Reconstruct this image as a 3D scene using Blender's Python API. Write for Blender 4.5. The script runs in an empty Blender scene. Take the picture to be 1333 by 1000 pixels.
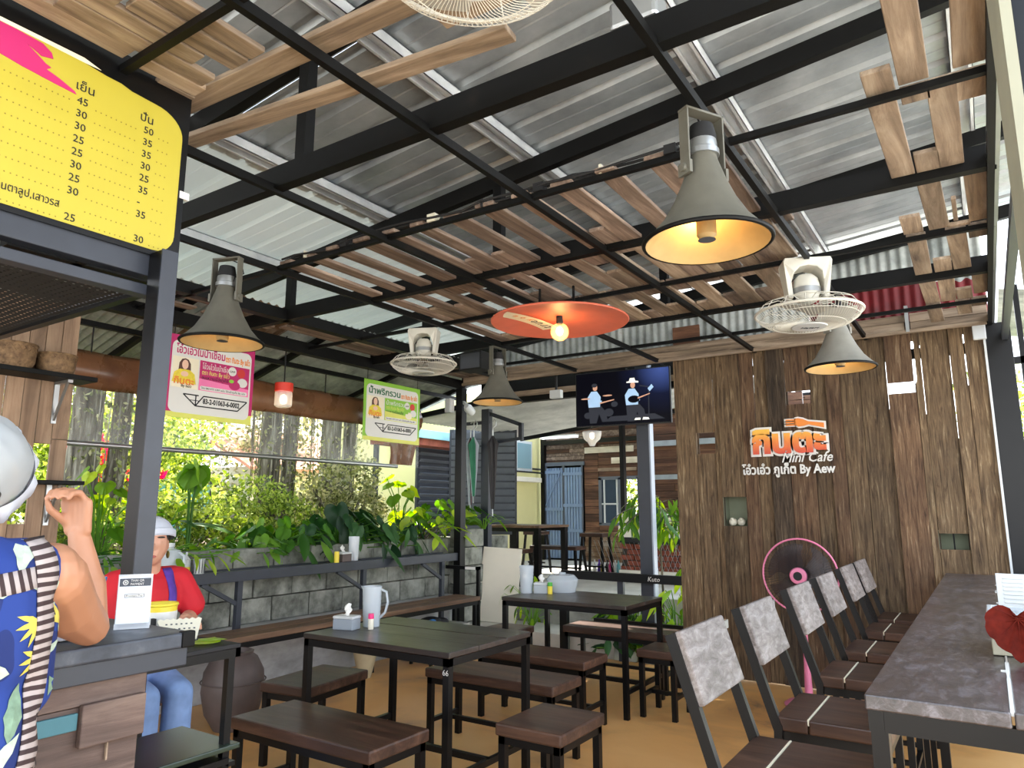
import bpy, bmesh, math, random
import numpy as np
from mathutils import Vector, Matrix, Euler, noise
from mathutils.bvhtree import BVHTree
random.seed(7)
SC = bpy.context.scene
COL = SC.collection
PI = math.pi
R = math.radians

# ---------------------------------------------------------------- camera, light, exposure
cam_d = bpy.data.cameras.new('camera')
cam_d.sensor_width = 36.0
cam_d.lens = 924.0 / 1333.0 * 36.0
cam_d.clip_start = 0.05
cam_d.clip_end = 300
cam = bpy.data.objects.new('camera', cam_d)
COL.objects.link(cam)
cam.location = (0, 0, 1.42)
cam.rotation_euler = (R(100.0), 0, R(33.5))
SC.camera = cam

SC.view_settings.view_transform = 'Standard'
SC.view_settings.look = 'None'
SC.view_settings.gamma = 1.0
SC.view_settings.use_curve_mapping = False
SC.view_settings.exposure = 1.7

world = bpy.data.worlds.new('sky')
SC.world = world
world.use_nodes = True
wn, wl = world.node_tree.nodes, world.node_tree.links
wn.clear()
w_out = wn.new('ShaderNodeOutputWorld')
w_bg = wn.new('ShaderNodeBackground')
w_tc = wn.new('ShaderNodeTexCoord')
w_sep = wn.new('ShaderNodeSeparateXYZ')
w_rmp = wn.new('ShaderNodeValToRGB')
w_rmp.color_ramp.elements[0].position = 0.0
w_rmp.color_ramp.elements[0].color = (0.95, 0.97, 1.0, 1)
w_rmp.color_ramp.elements[1].position = 0.7
w_rmp.color_ramp.elements[1].color = (0.62, 0.78, 1.0, 1)
wl.new(w_tc.outputs['Generated'], w_sep.inputs[0])
wl.new(w_sep.outputs['Z'], w_rmp.inputs[0])
wl.new(w_rmp.outputs[0], w_bg.inputs['Color'])
w_bg.inputs['Strength'].default_value = 1.5
wl.new(w_bg.outputs[0], w_out.inputs[0])

sun_d = bpy.data.lights.new('sun', 'SUN')
sun_d.energy = 8.0
sun_d.angle = R(1.0)
sun_d.color = (1.0, 0.95, 0.86)
sun = bpy.data.objects.new('sun', sun_d)
COL.objects.link(sun)
sun.location = (-8, 8, 16)
sun.rotation_euler = Vector((0.38, -0.30, -0.87)).to_track_quat('-Z', 'Y').to_euler()

# ---------------------------------------------------------------- materials
def lin(c):
    c = c / 255.0
    return c / 12.92 if c <= 0.04045 else ((c + 0.055) / 1.055) ** 2.4

def rgb(r, g, b):
    return (lin(r), lin(g), lin(b), 1.0)

MATS = {}
def new_mat(name):
    m = bpy.data.materials.new(name)
    m.use_nodes = True
    nt = m.node_tree
    bs = nt.nodes['Principled BSDF']
    MATS[name] = m
    return m, nt.nodes, nt.links, bs

def flat(name, col, rough=0.6, metal=0.0, emit=None, estr=1.0, alpha=None, trans=0.0, var=0.06, scale=9.0):
    """One colour with a little mottling; optional emission."""
    m, n, l, bs = new_mat(name)
    tc = n.new('ShaderNodeTexCoord'); nz = n.new('ShaderNodeTexNoise'); mx = n.new('ShaderNodeMix')
    mx.data_type = 'RGBA'
    nz.inputs['Scale'].default_value = scale
    nz.inputs['Detail'].default_value = 4
    l.new(tc.outputs['Object'], nz.inputs['Vector'])
    k0 = [max(0, c * (1 - var * 2.2)) for c in col[:3]] + [1]
    k1 = [min(1, c * (1 + var * 2.2)) for c in col[:3]] + [1]
    mx.inputs['A'].default_value = k0; mx.inputs['B'].default_value = k1
    l.new(nz.outputs['Fac'], mx.inputs['Factor'])
    l.new(mx.outputs['Result'], bs.inputs['Base Color'])
    bs.inputs['Roughness'].default_value = rough
    bs.inputs['Metallic'].default_value = metal
    if emit:
        bs.inputs['Emission Color'].default_value = emit
        bs.inputs['Emission Strength'].default_value = estr
    if alpha is not None:
        bs.inputs['Alpha'].default_value = alpha
    if trans:
        bs.inputs['Transmission Weight'].default_value = trans
    return m

def ramp(n, stops):
    r = n.new('ShaderNodeValToRGB')
    e = r.color_ramp.elements
    while len(e) < len(stops):
        e.new(0.5)
    for i, (p, c) in enumerate(stops):
        e[i].position = p; e[i].color = c
    return r

def wood(name, cols, axis='X', scale=6.0, stretch=14.0, rough=0.6, bump=0.25, per_object=0.35, spec=0.4, coat=0.0):
    """Grain stretched along one local axis; each object gets its own offset and tone."""
    m, n, l, bs = new_mat(name)
    tc = n.new('ShaderNodeTexCoord'); mp = n.new('ShaderNodeMapping'); oi = n.new('ShaderNodeObjectInfo')
    s = {'X': (1 / stretch, 1, 1), 'Y': (1, 1 / stretch, 1), 'Z': (1, 1, 1 / stretch)}[axis]
    mp.inputs['Scale'].default_value = [k * scale for k in s]
    off = n.new('ShaderNodeVectorMath'); off.operation = 'SCALE'
    off.inputs[0].default_value = (13.1, 7.7, 19.3)
    l.new(oi.outputs['Random'], off.inputs['Scale'])
    l.new(off.outputs[0], mp.inputs['Location'])
    l.new(tc.outputs['Object'], mp.inputs['Vector'])
    nz = n.new('ShaderNodeTexNoise'); nz.inputs['Scale'].default_value = 2.2; nz.inputs['Detail'].default_value = 9
    nz.inputs['Roughness'].default_value = 0.68; nz.inputs['Distortion'].default_value = 0.7
    l.new(mp.outputs[0], nz.inputs['Vector'])
    k = len(cols)
    rp = ramp(n, [(0.28 + 0.46 * i / (k - 1), c) for i, c in enumerate(cols)])
    l.new(nz.outputs['Fac'], rp.inputs[0])
    # broad wear blotches
    nb = n.new('ShaderNodeTexNoise'); nb.inputs['Scale'].default_value = 3.0; nb.inputs['Detail'].default_value = 5
    ad = n.new('ShaderNodeVectorMath'); ad.operation = 'ADD'
    l.new(tc.outputs['Object'], ad.inputs[0]); l.new(off.outputs[0], ad.inputs[1])
    l.new(ad.outputs[0], nb.inputs['Vector'])
    hs = n.new('ShaderNodeHueSaturation')
    mr = n.new('ShaderNodeMapRange')
    mr.inputs['To Min'].default_value = 1 - per_object; mr.inputs['To Max'].default_value = 1 + per_object
    l.new(oi.outputs['Random'], mr.inputs['Value'])
    mb = n.new('ShaderNodeMapRange'); mb.inputs['From Min'].default_value = 0.3; mb.inputs['From Max'].default_value = 0.7
    mb.inputs['To Min'].default_value = 0.78; mb.inputs['To Max'].default_value = 1.22
    l.new(nb.outputs['Fac'], mb.inputs['Value'])
    mu = n.new('ShaderNodeMath'); mu.operation = 'MULTIPLY'
    l.new(mr.outputs[0], mu.inputs[0]); l.new(mb.outputs[0], mu.inputs[1])
    l.new(mu.outputs[0], hs.inputs['Value'])
    l.new(rp.outputs[0], hs.inputs['Color'])
    l.new(hs.outputs[0], bs.inputs['Base Color'])
    rr = n.new('ShaderNodeMapRange'); rr.inputs['To Min'].default_value = rough - 0.12; rr.inputs['To Max'].default_value = min(1, rough + 0.15)
    l.new(nb.outputs['Fac'], rr.inputs['Value']); l.new(rr.outputs[0], bs.inputs['Roughness'])
    bp = n.new('ShaderNodeBump'); bp.inputs['Strength'].default_value = bump; bp.inputs['Distance'].default_value = 0.01
    l.new(nz.outputs['Fac'], bp.inputs['Height']); l.new(bp.outputs[0], bs.inputs['Normal'])
    bs.inputs['Specular IOR Level'].default_value = spec
    bs.inputs['Coat Weight'].default_value = coat
    bs.inputs['Coat Roughness'].default_value = 0.25
    return m

def mottled(name, stops, scale=3.0, detail=8, rough=0.7, metal=0.0, bump=0.2, space='Object', dist=0.0, vec_scale=(1, 1, 1), rlo=None):
    m, n, l, bs = new_mat(name)
    tc = n.new('ShaderNodeTexCoord'); mp = n.new('ShaderNodeMapping'); nz = n.new('ShaderNodeTexNoise')
    mp.inputs['Scale'].default_value = vec_scale
    oi = n.new('ShaderNodeObjectInfo')
    off = n.new('ShaderNodeVectorMath'); off.operation = 'SCALE'
    off.inputs[0].default_value = (11.1, 5.7, 9.3)
    l.new(oi.outputs['Random'], off.inputs['Scale']); l.new(off.outputs[0], mp.inputs['Location'])
    l.new(tc.outputs[space], mp.inputs['Vector']); l.new(mp.outputs[0], nz.inputs['Vector'])
    nz.inputs['Scale'].default_value = scale; nz.inputs['Detail'].default_value = detail
    nz.inputs['Roughness'].default_value = 0.62; nz.inputs['Distortion'].default_value = dist
    rp = ramp(n, stops)
    l.new(nz.outputs['Fac'], rp.inputs[0]); l.new(rp.outputs[0], bs.inputs['Base Color'])
    bs.inputs['Roughness'].default_value = rough; bs.inputs['Metallic'].default_value = metal
    if rlo is not None:
        mr = n.new('ShaderNodeMapRange'); mr.inputs['To Min'].default_value = rlo; mr.inputs['To Max'].default_value = rough
        mr.inputs['From Min'].default_value = .3; mr.inputs['From Max'].default_value = .7
        l.new(nz.outputs['Fac'], mr.inputs['Value']); l.new(mr.outputs[0], bs.inputs['Roughness'])
    bp = n.new('ShaderNodeBump'); bp.inputs['Strength'].default_value = bump; bp.inputs['Distance'].default_value = 0.01
    l.new(nz.outputs['Fac'], bp.inputs['Height']); l.new(bp.outputs[0], bs.inputs['Normal'])
    return m

def leaf_mat(name, c0, c1, c2, trans=0.45, island=True):
    """Leaves: glossy diffuse plus light passing through; each leaf its own tone."""
    m, n, l, bs = new_mat(name)
    out = n['Material Output']
    if island:
        g = n.new('ShaderNodeNewGeometry'); rnd = g.outputs['Random Per Island']
    else:
        g = n.new('ShaderNodeObjectInfo'); rnd = g.outputs['Random']
    rp = ramp(n, [(0.0, c0), (0.5, c1), (1.0, c2)])
    l.new(rnd, rp.inputs[0])
    l.new(rp.outputs[0], bs.inputs['Base Color'])
    bs.inputs['Roughness'].default_value = 0.45
    bs.inputs['Specular IOR Level'].default_value = 0.35
    tr = n.new('ShaderNodeBsdfTranslucent'); mx = n.new('ShaderNodeMixShader')
    hs = n.new('ShaderNodeHueSaturation'); hs.inputs['Hue'].default_value = 0.475; hs.inputs['Saturation'].default_value = 1.15; hs.inputs['Value'].default_value = 1.5
    l.new(rp.outputs[0], hs.inputs['Color']); l.new(hs.outputs[0], tr.inputs['Color'])
    mx.inputs[0].default_value = trans
    l.new(bs.outputs[0], mx.inputs[1]); l.new(tr.outputs[0], mx.inputs[2]); l.new(mx.outputs[0], out.inputs['Surface'])
    return m

def clear(name, col, alpha, rough=0.12, spec=0.5):
    """Thin clear plastic or glass: partly see-through, with a gloss."""
    m, n, l, bs = new_mat(name)
    out = n['Material Output']
    tp = n.new('ShaderNodeBsdfTransparent'); mx = n.new('ShaderNodeMixShader')
    tp.inputs['Color'].default_value = (1, 1, 1, 1)
    bs.inputs['Base Color'].default_value = col
    bs.inputs['Roughness'].default_value = rough
    bs.inputs['Specular IOR Level'].default_value = spec
    mx.inputs[0].default_value = alpha
    l.new(tp.outputs[0], mx.inputs[1]); l.new(bs.outputs[0], mx.inputs[2]); l.new(mx.outputs[0], out.inputs['Surface'])
    return m

# ---------------------------------------------------------------- mesh builder
class MB:
    def __init__(s):
        s.v = []; s.f = []; s.m = []; s.cm = 0
    def add(s, vs, fs, M=None):
        o = len(s.v)
        if M is not None:
            vs = [M @ Vector(p) for p in vs]
        s.v += [tuple(p) for p in vs]
        s.f += [tuple(i + o for i in f) for f in fs]
        s.m += [s.cm] * len(fs)
        return s
    def box(s, c, d, M=None):
        x, y, z = [k / 2 for k in d]
        vs = [(c[0] + a * x, c[1] + b * y, c[2] + e * z) for a in (-1, 1) for b in (-1, 1) for e in (-1, 1)]
        return s.add(vs, [(0, 1, 3, 2), (4, 6, 7, 5), (0, 4, 5, 1), (2, 3, 7, 6), (0, 2, 6, 4), (1, 5, 7, 3)], M)
    def span(s, x0, x1, y0, y1, z0, z1, M=None):
        return s.box(((x0 + x1) / 2, (y0 + y1) / 2, (z0 + z1) / 2), (abs(x1 - x0), abs(y1 - y0), abs(z1 - z0)), M)
    def bar(s, p0, p1, w, h, up=(0, 0, 1)):
        """Rectangular bar from p0 to p1; w across, h along up."""
        p0 = Vector(p0); p1 = Vector(p1); d = p1 - p0; L = d.length; d.normalize()
        u = Vector(up)
        if abs(d.dot(u)) > 0.98: u = Vector((0, 1, 0))
        x = d.cross(u).normalized(); u = x.cross(d)
        vs = []
        for p in (p0, p1):
            for a, b in ((-1, -1), (1, -1), (1, 1), (-1, 1)):
                vs.append(p + x * a * w / 2 + u * b * h / 2)
        return s.add(vs, [(3, 2, 1, 0), (4, 5, 6, 7), (0, 1, 5, 4), (1, 2, 6, 5), (2, 3, 7, 6), (3, 0, 4, 7)])
    def tube(s, pts, r, n=8, closed=False, caps=True):
        pts = [Vector(p) for p in pts]; k = len(pts)
        rs = r if isinstance(r, (list, tuple)) else [r] * k
        o = len(s.v); prev = None; vs = []
        for i, p in enumerate(pts):
            a = pts[(i - 1) % k] if (i or closed) else p
            b = pts[(i + 1) % k] if (i < k - 1 or closed) else p
            d = (b - a).normalized()
            if prev is None:
                t = Vector((0, 0, 1)) if abs(d.z) < 0.9 else Vector((1, 0, 0))
                x = d.cross(t).normalized()
            else:
                x = prev - d * prev.dot(d)
                x = x.normalized() if x.length > 1e-6 else prev
            prev = x; y = d.cross(x)
            for j in range(n):
                t = 2 * PI * j / n
                vs.append(p + (x * math.cos(t) + y * math.sin(t)) * rs[i])
        fs = []
        for i in range(k if closed else k - 1):
            i2 = (i + 1) % k
            for j in range(n):
                j2 = (j + 1) % n
                fs.append((i * n + j, i * n + j2, i2 * n + j2, i2 * n + j))
        if caps and not closed:
            fs.append(tuple(range(n - 1, -1, -1))); fs.append(tuple((k - 1) * n + j for j in range(n)))
        return s.add(vs, fs)
    def lathe(s, prof, n=24, c=(0, 0, 0), M=None):
        """Profile of (radius, z) turned about the vertical through c."""
        vs = []; fs = []; rows = []
        for r, z in prof:
            if r < 1e-5:
                rows.append([len(vs)]); vs.append((c[0], c[1], c[2] + z))
            else:
                rows.append([len(vs) + j for j in range(n)])
                vs += [(c[0] + r * math.cos(2 * PI * j / n), c[1] + r * math.sin(2 * PI * j / n), c[2] + z) for j in range(n)]
        for a, b in zip(rows, rows[1:]):
            if len(a) == 1 and len(b) == 1: continue
            for j in range(n):
                j2 = (j + 1) % n
                if len(a) == 1: fs.append((a[0], b[j2], b[j]))
                elif len(b) == 1: fs.append((a[j], a[j2], b[0]))
                else: fs.append((a[j], a[j2], b[j2], b[j]))
        return s.add(vs, fs, M)
    def prism(s, poly, d0, d1, M=None):
        """Outline in local XZ (x, z), extruded along Y from d0 to d1."""
        k = len(poly)
        vs = [(x, d0, z) for x, z in poly] + [(x, d1, z) for x, z in poly]
        fs = [tuple(range(k)), tuple(range(2 * k - 1, k - 1, -1))]
        fs += [(i, i + k, (i + 1) % k + k, (i + 1) % k) for i in range(k)]
        return s.add(vs, fs, M)
    def ball(s, c, r, n=12, k=8, M=None):
        r = r if isinstance(r, (list, tuple)) else (r, r, r)
        prof = [(math.sin(PI * i / k), -math.cos(PI * i / k)) for i in range(k + 1)]
        T = Matrix.Translation(c) @ (M if M is not None else Matrix.Identity(4)) @ Matrix.Diagonal((*r, 1))
        return s.lathe(prof, n, M=T)
    def capsule(s, p0, p1, r0, r1, n=12):
        p0 = Vector(p0); p1 = Vector(p1); d = (p1 - p0); L = d.length
        prof = [(r0 * math.cos(t), r0 * math.sin(t)) for t in np.linspace(-PI / 2, 0, 5)]
        prof += [(r1 * math.cos(t), L + r1 * math.sin(t)) for t in np.linspace(0, PI / 2, 5)]
        q = d.to_track_quat('Z', 'Y').to_matrix().to_4x4()
        return s.lathe(prof, n, M=Matrix.Translation(p0) @ q)
    def mesh(s, name, mats, smooth=False, ang=35):
        me = bpy.data.meshes.new(name)
        me.from_pydata(s.v, [], s.f)
        for m in (mats if isinstance(mats, (list, tuple)) else [mats]):
            me.materials.append(m if not isinstance(m, str) else MATS[m])
        if any(s.m):
            me.polygons.foreach_set('material_index', s.m)
        bm = bmesh.new(); bm.from_mesh(me); bmesh.ops.recalc_face_normals(bm, faces=bm.faces); bm.to_mesh(me); bm.free()
        if smooth:
            me.polygons.foreach_set('use_smooth', [True] * len(me.polygons))
            me.set_sharp_from_angle(angle=R(ang))
        me.update()
        return me
    def build(s, name, mats, parent=None, smooth=False, bevel=0, ang=35):
        return link(name, s.mesh(name, mats, smooth, ang), parent, bevel)

def link(name, me, parent=None, bevel=0, loc=None, rot=None):
    o = bpy.data.objects.new(name, me)
    COL.objects.link(o)
    if parent is not None: o.parent = parent
    if loc is not None: o.location = loc
    if rot is not None: o.rotation_euler = rot
    if bevel:
        b = o.modifiers.new('edge', 'BEVEL'); b.width = bevel; b.segments = 2; b.limit_method = 'ANGLE'; b.angle_limit = R(40)
    return o

def tag(o, label, cat, group=None):
    o['label'] = label; o['category'] = cat
    if group: o['group'] = group
    return o

def thing(name, label, cat, loc=(0, 0, 0), rz=0, group=None):
    o = bpy.data.objects.new(name, None)
    o.empty_display_size = 0.1
    COL.objects.link(o)
    o.location = loc; o.rotation_euler = (0, 0, rz)
    return tag(o, label, cat, group)

def structure(name, loc=(0, 0, 0)):
    o = bpy.data.objects.new(name, None)
    COL.objects.link(o); o.location = loc
    o['kind'] = 'structure'
    return o

def dup(root, loc=None, rz=None, label=None, group=None):
    def cp(o, parent):
        c = o.copy(); COL.objects.link(c)
        if parent is not None: c.parent = parent
        for ch in list(kids.get(o.name, [])): cp(ch, c)
        return c
    kids = {}
    def walk(o):
        kids[o.name] = [q for q in o.children]
        for q in o.children: walk(q)
    walk(root)
    r = cp(root, None)
    if loc is not None: r.location = loc
    if rz is not None: r.rotation_euler = (0, 0, rz)
    if label: r['label'] = label
    if group: r['group'] = group
    return r

def text_mesh(body, size, mat, depth=0.0008, shear=0.0, bold=0.0, align='LEFT', spacing=1.0):
    cu = bpy.data.curves.new('lettering', 'FONT')
    cu.body = body; cu.size = size; cu.extrude = depth; cu.shear = shear; cu.offset = bold
    cu.align_x = align; cu.align_y = 'BOTTOM_BASELINE'; cu.space_character = spacing; cu.resolution_u = 2
    o = bpy.data.objects.new('lettering', cu)
    COL.objects.link(o)
    dg = bpy.context.evaluated_depsgraph_get()
    me = bpy.data.meshes.new_from_object(o.evaluated_get(dg))
    bpy.data.objects.remove(o); bpy.data.curves.remove(cu)
    me.materials.clear(); me.materials.append(MATS[mat] if isinstance(mat, str) else mat)
    return me

def fit_width(me, w):
    """Scale a lettering mesh to width w, keeping the left end at x = 0."""
    xs = [v.co.x for v in me.vertices]
    if not xs: return me
    a, b = min(xs), max(xs)
    me.transform(Matrix.Scale(w / max(1e-6, b - a), 4, (1, 0, 0)) @ Matrix.Translation((-a, 0, 0)))
    return me

def evaluated(o):
    dg = bpy.context.evaluated_depsgraph_get()
    me = bpy.data.meshes.new_from_object(o.evaluated_get(dg))
    return me

def fuse(mb, name, mat, voxel=0.006, smooth=6, factor=0.5):
    """Union of overlapping shapes remeshed into one continuous skin."""
    me = mb.mesh(name, mat)
    o = bpy.data.objects.new('tmp', me); COL.objects.link(o)
    md = o.modifiers.new('r', 'REMESH'); md.mode = 'VOXEL'; md.voxel_size = voxel
    sm = o.modifiers.new('s', 'SMOOTH'); sm.iterations = smooth; sm.factor = factor
    out = evaluated(o)
    bpy.data.objects.remove(o)
    out.name = name
    out.materials.clear(); out.materials.append(MATS[mat] if isinstance(mat, str) else mat)
    out.polygons.foreach_set('use_smooth', [True] * len(out.polygons))
    return out
flat('black_steel', rgb(5, 5, 6), 0.36, 0.0, var=0.25)
MATS['black_steel'].node_tree.nodes['Principled BSDF'].inputs['Specular IOR Level'].default_value = .3
flat('slate_steel', rgb(44, 48, 57), 0.42, 0.0, var=0.15)
mottled('grid_steel', [(0.35, rgb(3, 3, 3)), (0.62, rgb(6, 6, 6)), (0.78, rgb(26, 20, 16))], 6, 8, 0.55, 0.0, 0.1)
MATS['grid_steel'].node_tree.nodes['Principled BSDF'].inputs['Specular IOR Level'].default_value = .22
mottled('galvanised', [(0.3, rgb(134, 140, 144)), (0.55, rgb(166, 172, 176)), (0.75, rgb(192, 197, 200))], 2.5, 6, 0.40, 0.4, 0.04, rlo=0.28)
mottled('purlin_steel', [(0.3, rgb(196, 200, 204)), (0.7, rgb(232, 234, 236))], 5, 5, 0.34, 0.3, 0.03)
mottled('old_zinc', [(0.3, rgb(116, 122, 120)), (0.5, rgb(160, 165, 162)), (0.68, rgb(190, 194, 190)), (0.8, rgb(140, 106, 80))], 4, 8, 0.6, 0.2, 0.1)
mottled('light_zinc', [(0.3, rgb(176, 180, 182)), (0.7, rgb(222, 224, 224))], 3, 6, 0.5, 0.1, 0.08)
mottled('red_zinc', [(0.3, rgb(84, 12, 18)), (0.7, rgb(128, 22, 30))], 5, 6, 0.6, 0.0, 0.1)
mottled('rust_zinc', [(0.3, rgb(70, 48, 34)), (0.5, rgb(120, 92, 66)), (0.72, rgb(160, 150, 136))], 5, 8, 0.75, 0.1, 0.15)
wood('plank_pale', [rgb(84, 70, 58), rgb(146, 126, 106), rgb(188, 170, 148)], 'Y', 8, 12, 0.75, 0.3, 0.25)
wood('plank_pale_x', [rgb(82, 68, 56), rgb(138, 119, 99), rgb(174, 156, 136)], 'X', 8, 12, 0.75, 0.3, 0.18)
wood('plank_brown', [rgb(70, 57, 50), rgb(128, 108, 94), rgb(176, 157, 140)], 'Y', 8, 12, 0.75, 0.3, 0.28)
wood('wall_plank', [rgb(30, 22, 16), rgb(84, 66, 47), rgb(112, 92, 68), rgb(164, 146, 116)], 'Z', 22, 13, 0.85, 0.9, 0.3)
wood('wall_plank_dark', [rgb(20, 15, 12), rgb(52, 41, 31), rgb(76, 62, 48), rgb(120, 104, 84)], 'Z', 22, 13, 0.85, 0.9, 0.15)
wood('wall_plank_red', [rgb(32, 22, 16), rgb(86, 63, 45), rgb(112, 87, 64), rgb(160, 138, 110)], 'Z', 22, 13, 0.85, 0.9, 0.2)
wood('shop_plank', [rgb(98, 76, 58), rgb(148, 120, 96), rgb(180, 152, 124)], 'Z', 5, 12, 0.6, 0.2, 0.16)
wood('front_plank', [rgb(58, 46, 42), rgb(96, 78, 70), rgb(132, 112, 100)], 'Y', 6, 12, 0.65, 0.3, 0.16)
flat('teal_paint', rgb(64, 112, 122), 0.6, var=0.14)
wood('table_wood', [rgb(26, 20, 17), rgb(46, 37, 32), rgb(74, 61, 52)], 'X', 6, 10, 0.34, 0.15, 0.12, 0.5, 0.25)
wood('seat_wood', [rgb(38, 24, 18), rgb(68, 46, 35), rgb(100, 72, 55)], 'X', 6, 10, 0.40, 0.2, 0.14, 0.35, 0.1)
wood('bench_wood', [rgb(66, 48, 36), rgb(104, 78, 58), rgb(134, 104, 80)], 'Y', 6, 16, 0.45, 0.2, 0.12)
wood('bar_wood', [rgb(34, 28, 28), rgb(66, 58, 58), rgb(118, 113, 118)], 'Y', 14, 3, 0.33, 0.25, 0.1, 0.7, 0.35)
wood('back_wood', [rgb(70, 60, 54), rgb(120, 111, 106), rgb(158, 151, 147)], 'Y', 16, 3, 0.5, 0.35, 0.12)
wood('far_wood', [rgb(48, 30, 21), rgb(88, 59, 42), rgb(126, 92, 68)], 'X', 5, 12, 0.7, 0.2, 0.35)
wood('pale_batten', [rgb(176, 166, 148), rgb(206, 198, 180), rgb(222, 216, 202)], 'X', 5, 12, 0.7, 0.1, 0.05)
mottled('floor_stain', [(0.30, rgb(96, 82, 66)), (0.36, rgb(184, 134, 80)), (0.5, rgb(214, 160, 96)), (0.66, rgb(222, 172, 110)), (0.8, rgb(212, 162, 102))], 1.1, 9, 0.5, 0.0, 0.04, dist=0.6, rlo=0.3)
mottled('cement', [(0.3, rgb(120, 118, 112)), (0.55, rgb(160, 158, 150)), (0.75, rgb(190, 188, 180))], 2.2, 9, 0.85, 0.0, 0.15)
mottled('sunny_concrete', [(0.3, rgb(170, 166, 156)), (0.7, rgb(205, 200, 190))], 1.5, 8, 0.9, 0.0, 0.1)
mottled('plinth_cement', [(0.28, rgb(118, 116, 114)), (0.5, rgb(164, 163, 162)), (0.72, rgb(196, 196, 196))], 3.5, 9, 0.8, 0.0, 0.1, vec_scale=(1, 0.5, 1))
mottled('block', [(0.3, rgb(44, 44, 38)), (0.44, rgb(102, 103, 95)), (0.6, rgb(140, 141, 132)), (0.78, rgb(164, 164, 154))], 5, 9, 0.9, 0.0, 0.35)
flat('mortar', rgb(66, 64, 58), 0.95, var=0.2)
mottled('soil', [(0.3, rgb(58, 46, 34)), (0.7, rgb(96, 80, 58))], 4, 8, 0.95, 0.0, 0.4)
mottled('bark', [(0.32, rgb(34, 30, 24)), (0.5, rgb(98, 90, 76)), (0.7, rgb(176, 170, 154))], 16, 10, 0.95, 0.0, 0.9, vec_scale=(1, 1, 0.12))
flat('white_plastic', rgb(196, 199, 199), 0.35, var=0.03)
flat('cream_plastic', rgb(214, 208, 188), 0.4, var=0.05)
flat('cream_box', rgb(196, 192, 168), 0.4, var=0.03)
flat('grey_box', rgb(142, 150, 158), 0.45, var=0.05)
flat('horn_grey', rgb(104, 102, 92), 0.5, 0.15, var=0.12, scale=14)
flat('horn_pale', rgb(146, 145, 138), 0.5, 0.15, var=0.1, scale=14)
flat('horn_inside', rgb(178, 152, 104), 0.55, var=0.14)
flat('silver', rgb(170, 172, 172), 0.32, 0.8, var=0.08)
flat('fan_cream', rgb(206, 203, 192), 0.42, var=0.06)
flat('orange_metal', rgb(206, 104, 80), 0.5, var=0.08)
flat('pink_plastic', rgb(222, 124, 158), 0.4, var=0.05)
flat('hot_pink', rgb(232, 50, 120), 0.4, var=0.03)
flat('yellow_plastic', rgb(224, 200, 60), 0.4, var=0.05)
flat('green_plastic', rgb(70, 160, 60), 0.4, var=0.05)
flat('ink_black', rgb(20, 20, 22), 0.7, var=0.02)
flat('ink_grey', rgb(70, 74, 82), 0.7, var=0.02)
flat('print_white', rgb(216, 214, 208), 0.5, var=0.015)
flat('print_yellow', rgb(178, 164, 50), 0.5, var=0.02)
flat('print_dots', rgb(120, 104, 26), 0.6, var=0.02)
flat('print_magenta', rgb(184, 30, 100), 0.5, var=0.03)
flat('print_pink', rgb(236, 120, 170), 0.5, var=0.05)
flat('print_green', rgb(136, 190, 56), 0.5, var=0.04)
flat('print_deep_green', rgb(30, 96, 62), 0.5, var=0.03)
flat('print_lime', rgb(214, 214, 100), 0.5, var=0.03)
flat('print_orange', rgb(226, 130, 44), 0.5, var=0.03)
flat('print_red', rgb(200, 52, 44), 0.5, var=0.03)
flat('print_skin', rgb(228, 186, 160), 0.5, var=0.03)
flat('print_hair', rgb(84, 50, 40), 0.5, var=0.03)
flat('print_blouse', rgb(222, 200, 56), 0.5, var=0.12, scale=60)
flat('print_cream', rgb(232, 222, 196), 0.5, var=0.03)
flat('skin', rgb(180, 128, 98), 0.5, var=0.07)
flat('skin_light', rgb(190, 140, 114), 0.5, var=0.04)
flat('hair_black', rgb(26, 20, 18), 0.45, var=0.1)
flat('lip', rgb(178, 96, 88), 0.45, var=0.03)
flat('cap_white', rgb(186, 190, 200), 0.8, var=0.03)
clear('cap_net', rgb(170, 174, 176), 0.8, 0.8, 0.1)
flat('red_shirt', rgb(186, 22, 36), 0.8, var=0.1)
flat('denim', rgb(112, 138, 180), 0.85, var=0.16, scale=18)
flat('purple_cloth', rgb(78, 48, 140), 0.8, var=0.2, scale=30)
clear('clear_plastic', rgb(236, 240, 244), 0.4, 0.15)
clear('frosted_plastic', rgb(206, 214, 220), 0.5, 0.25)
clear('curtain_clear', rgb(224, 228, 224), 0.16, 0.08)
clear('window_glass', rgb(150, 190, 200), 0.55, 0.05)
clear('bulb_glass', rgb(255, 230, 180), 0.25, 0.05)
mottled('tarp_brown', [(0.3, rgb(92, 62, 42)), (0.7, rgb(142, 98, 66))], 3, 6, 0.35, 0.0, 0.15, rlo=0.22)
flat('clay_dark', rgb(82, 70, 66), 0.55, var=0.2, scale=7)
flat('clay_pale', rgb(186, 170, 136), 0.7, var=0.1)
flat('red_cap', rgb(222, 58, 40), 0.45, var=0.04)
flat('glow_warm', rgb(255, 190, 90), 0.5, emit=(1.0, 0.62, 0.22, 1), estr=9.0)
flat('glow_soft', rgb(255, 214, 150), 0.5, emit=(1.0, 0.70, 0.36, 1), estr=3.0)
flat('tube_glow', rgb(255, 255, 255), 0.5, emit=(0.9, 0.97, 1.0, 1), estr=0.6)
flat('yellow_house', rgb(216, 208, 150), 0.85, var=0.05, scale=2)
flat('cream_trim', rgb(226, 220, 204), 0.8, var=0.03)
flat('gate_blue', rgb(118, 138, 166), 0.5, var=0.08)
flat('white_board', rgb(226, 218, 200), 0.7, var=0.02)
flat('slat_grey', rgb(96, 102, 112), 0.5, 0.2, var=0.08)
flat('salmon_roof', rgb(206, 142, 116), 0.85, var=0.1)
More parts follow.
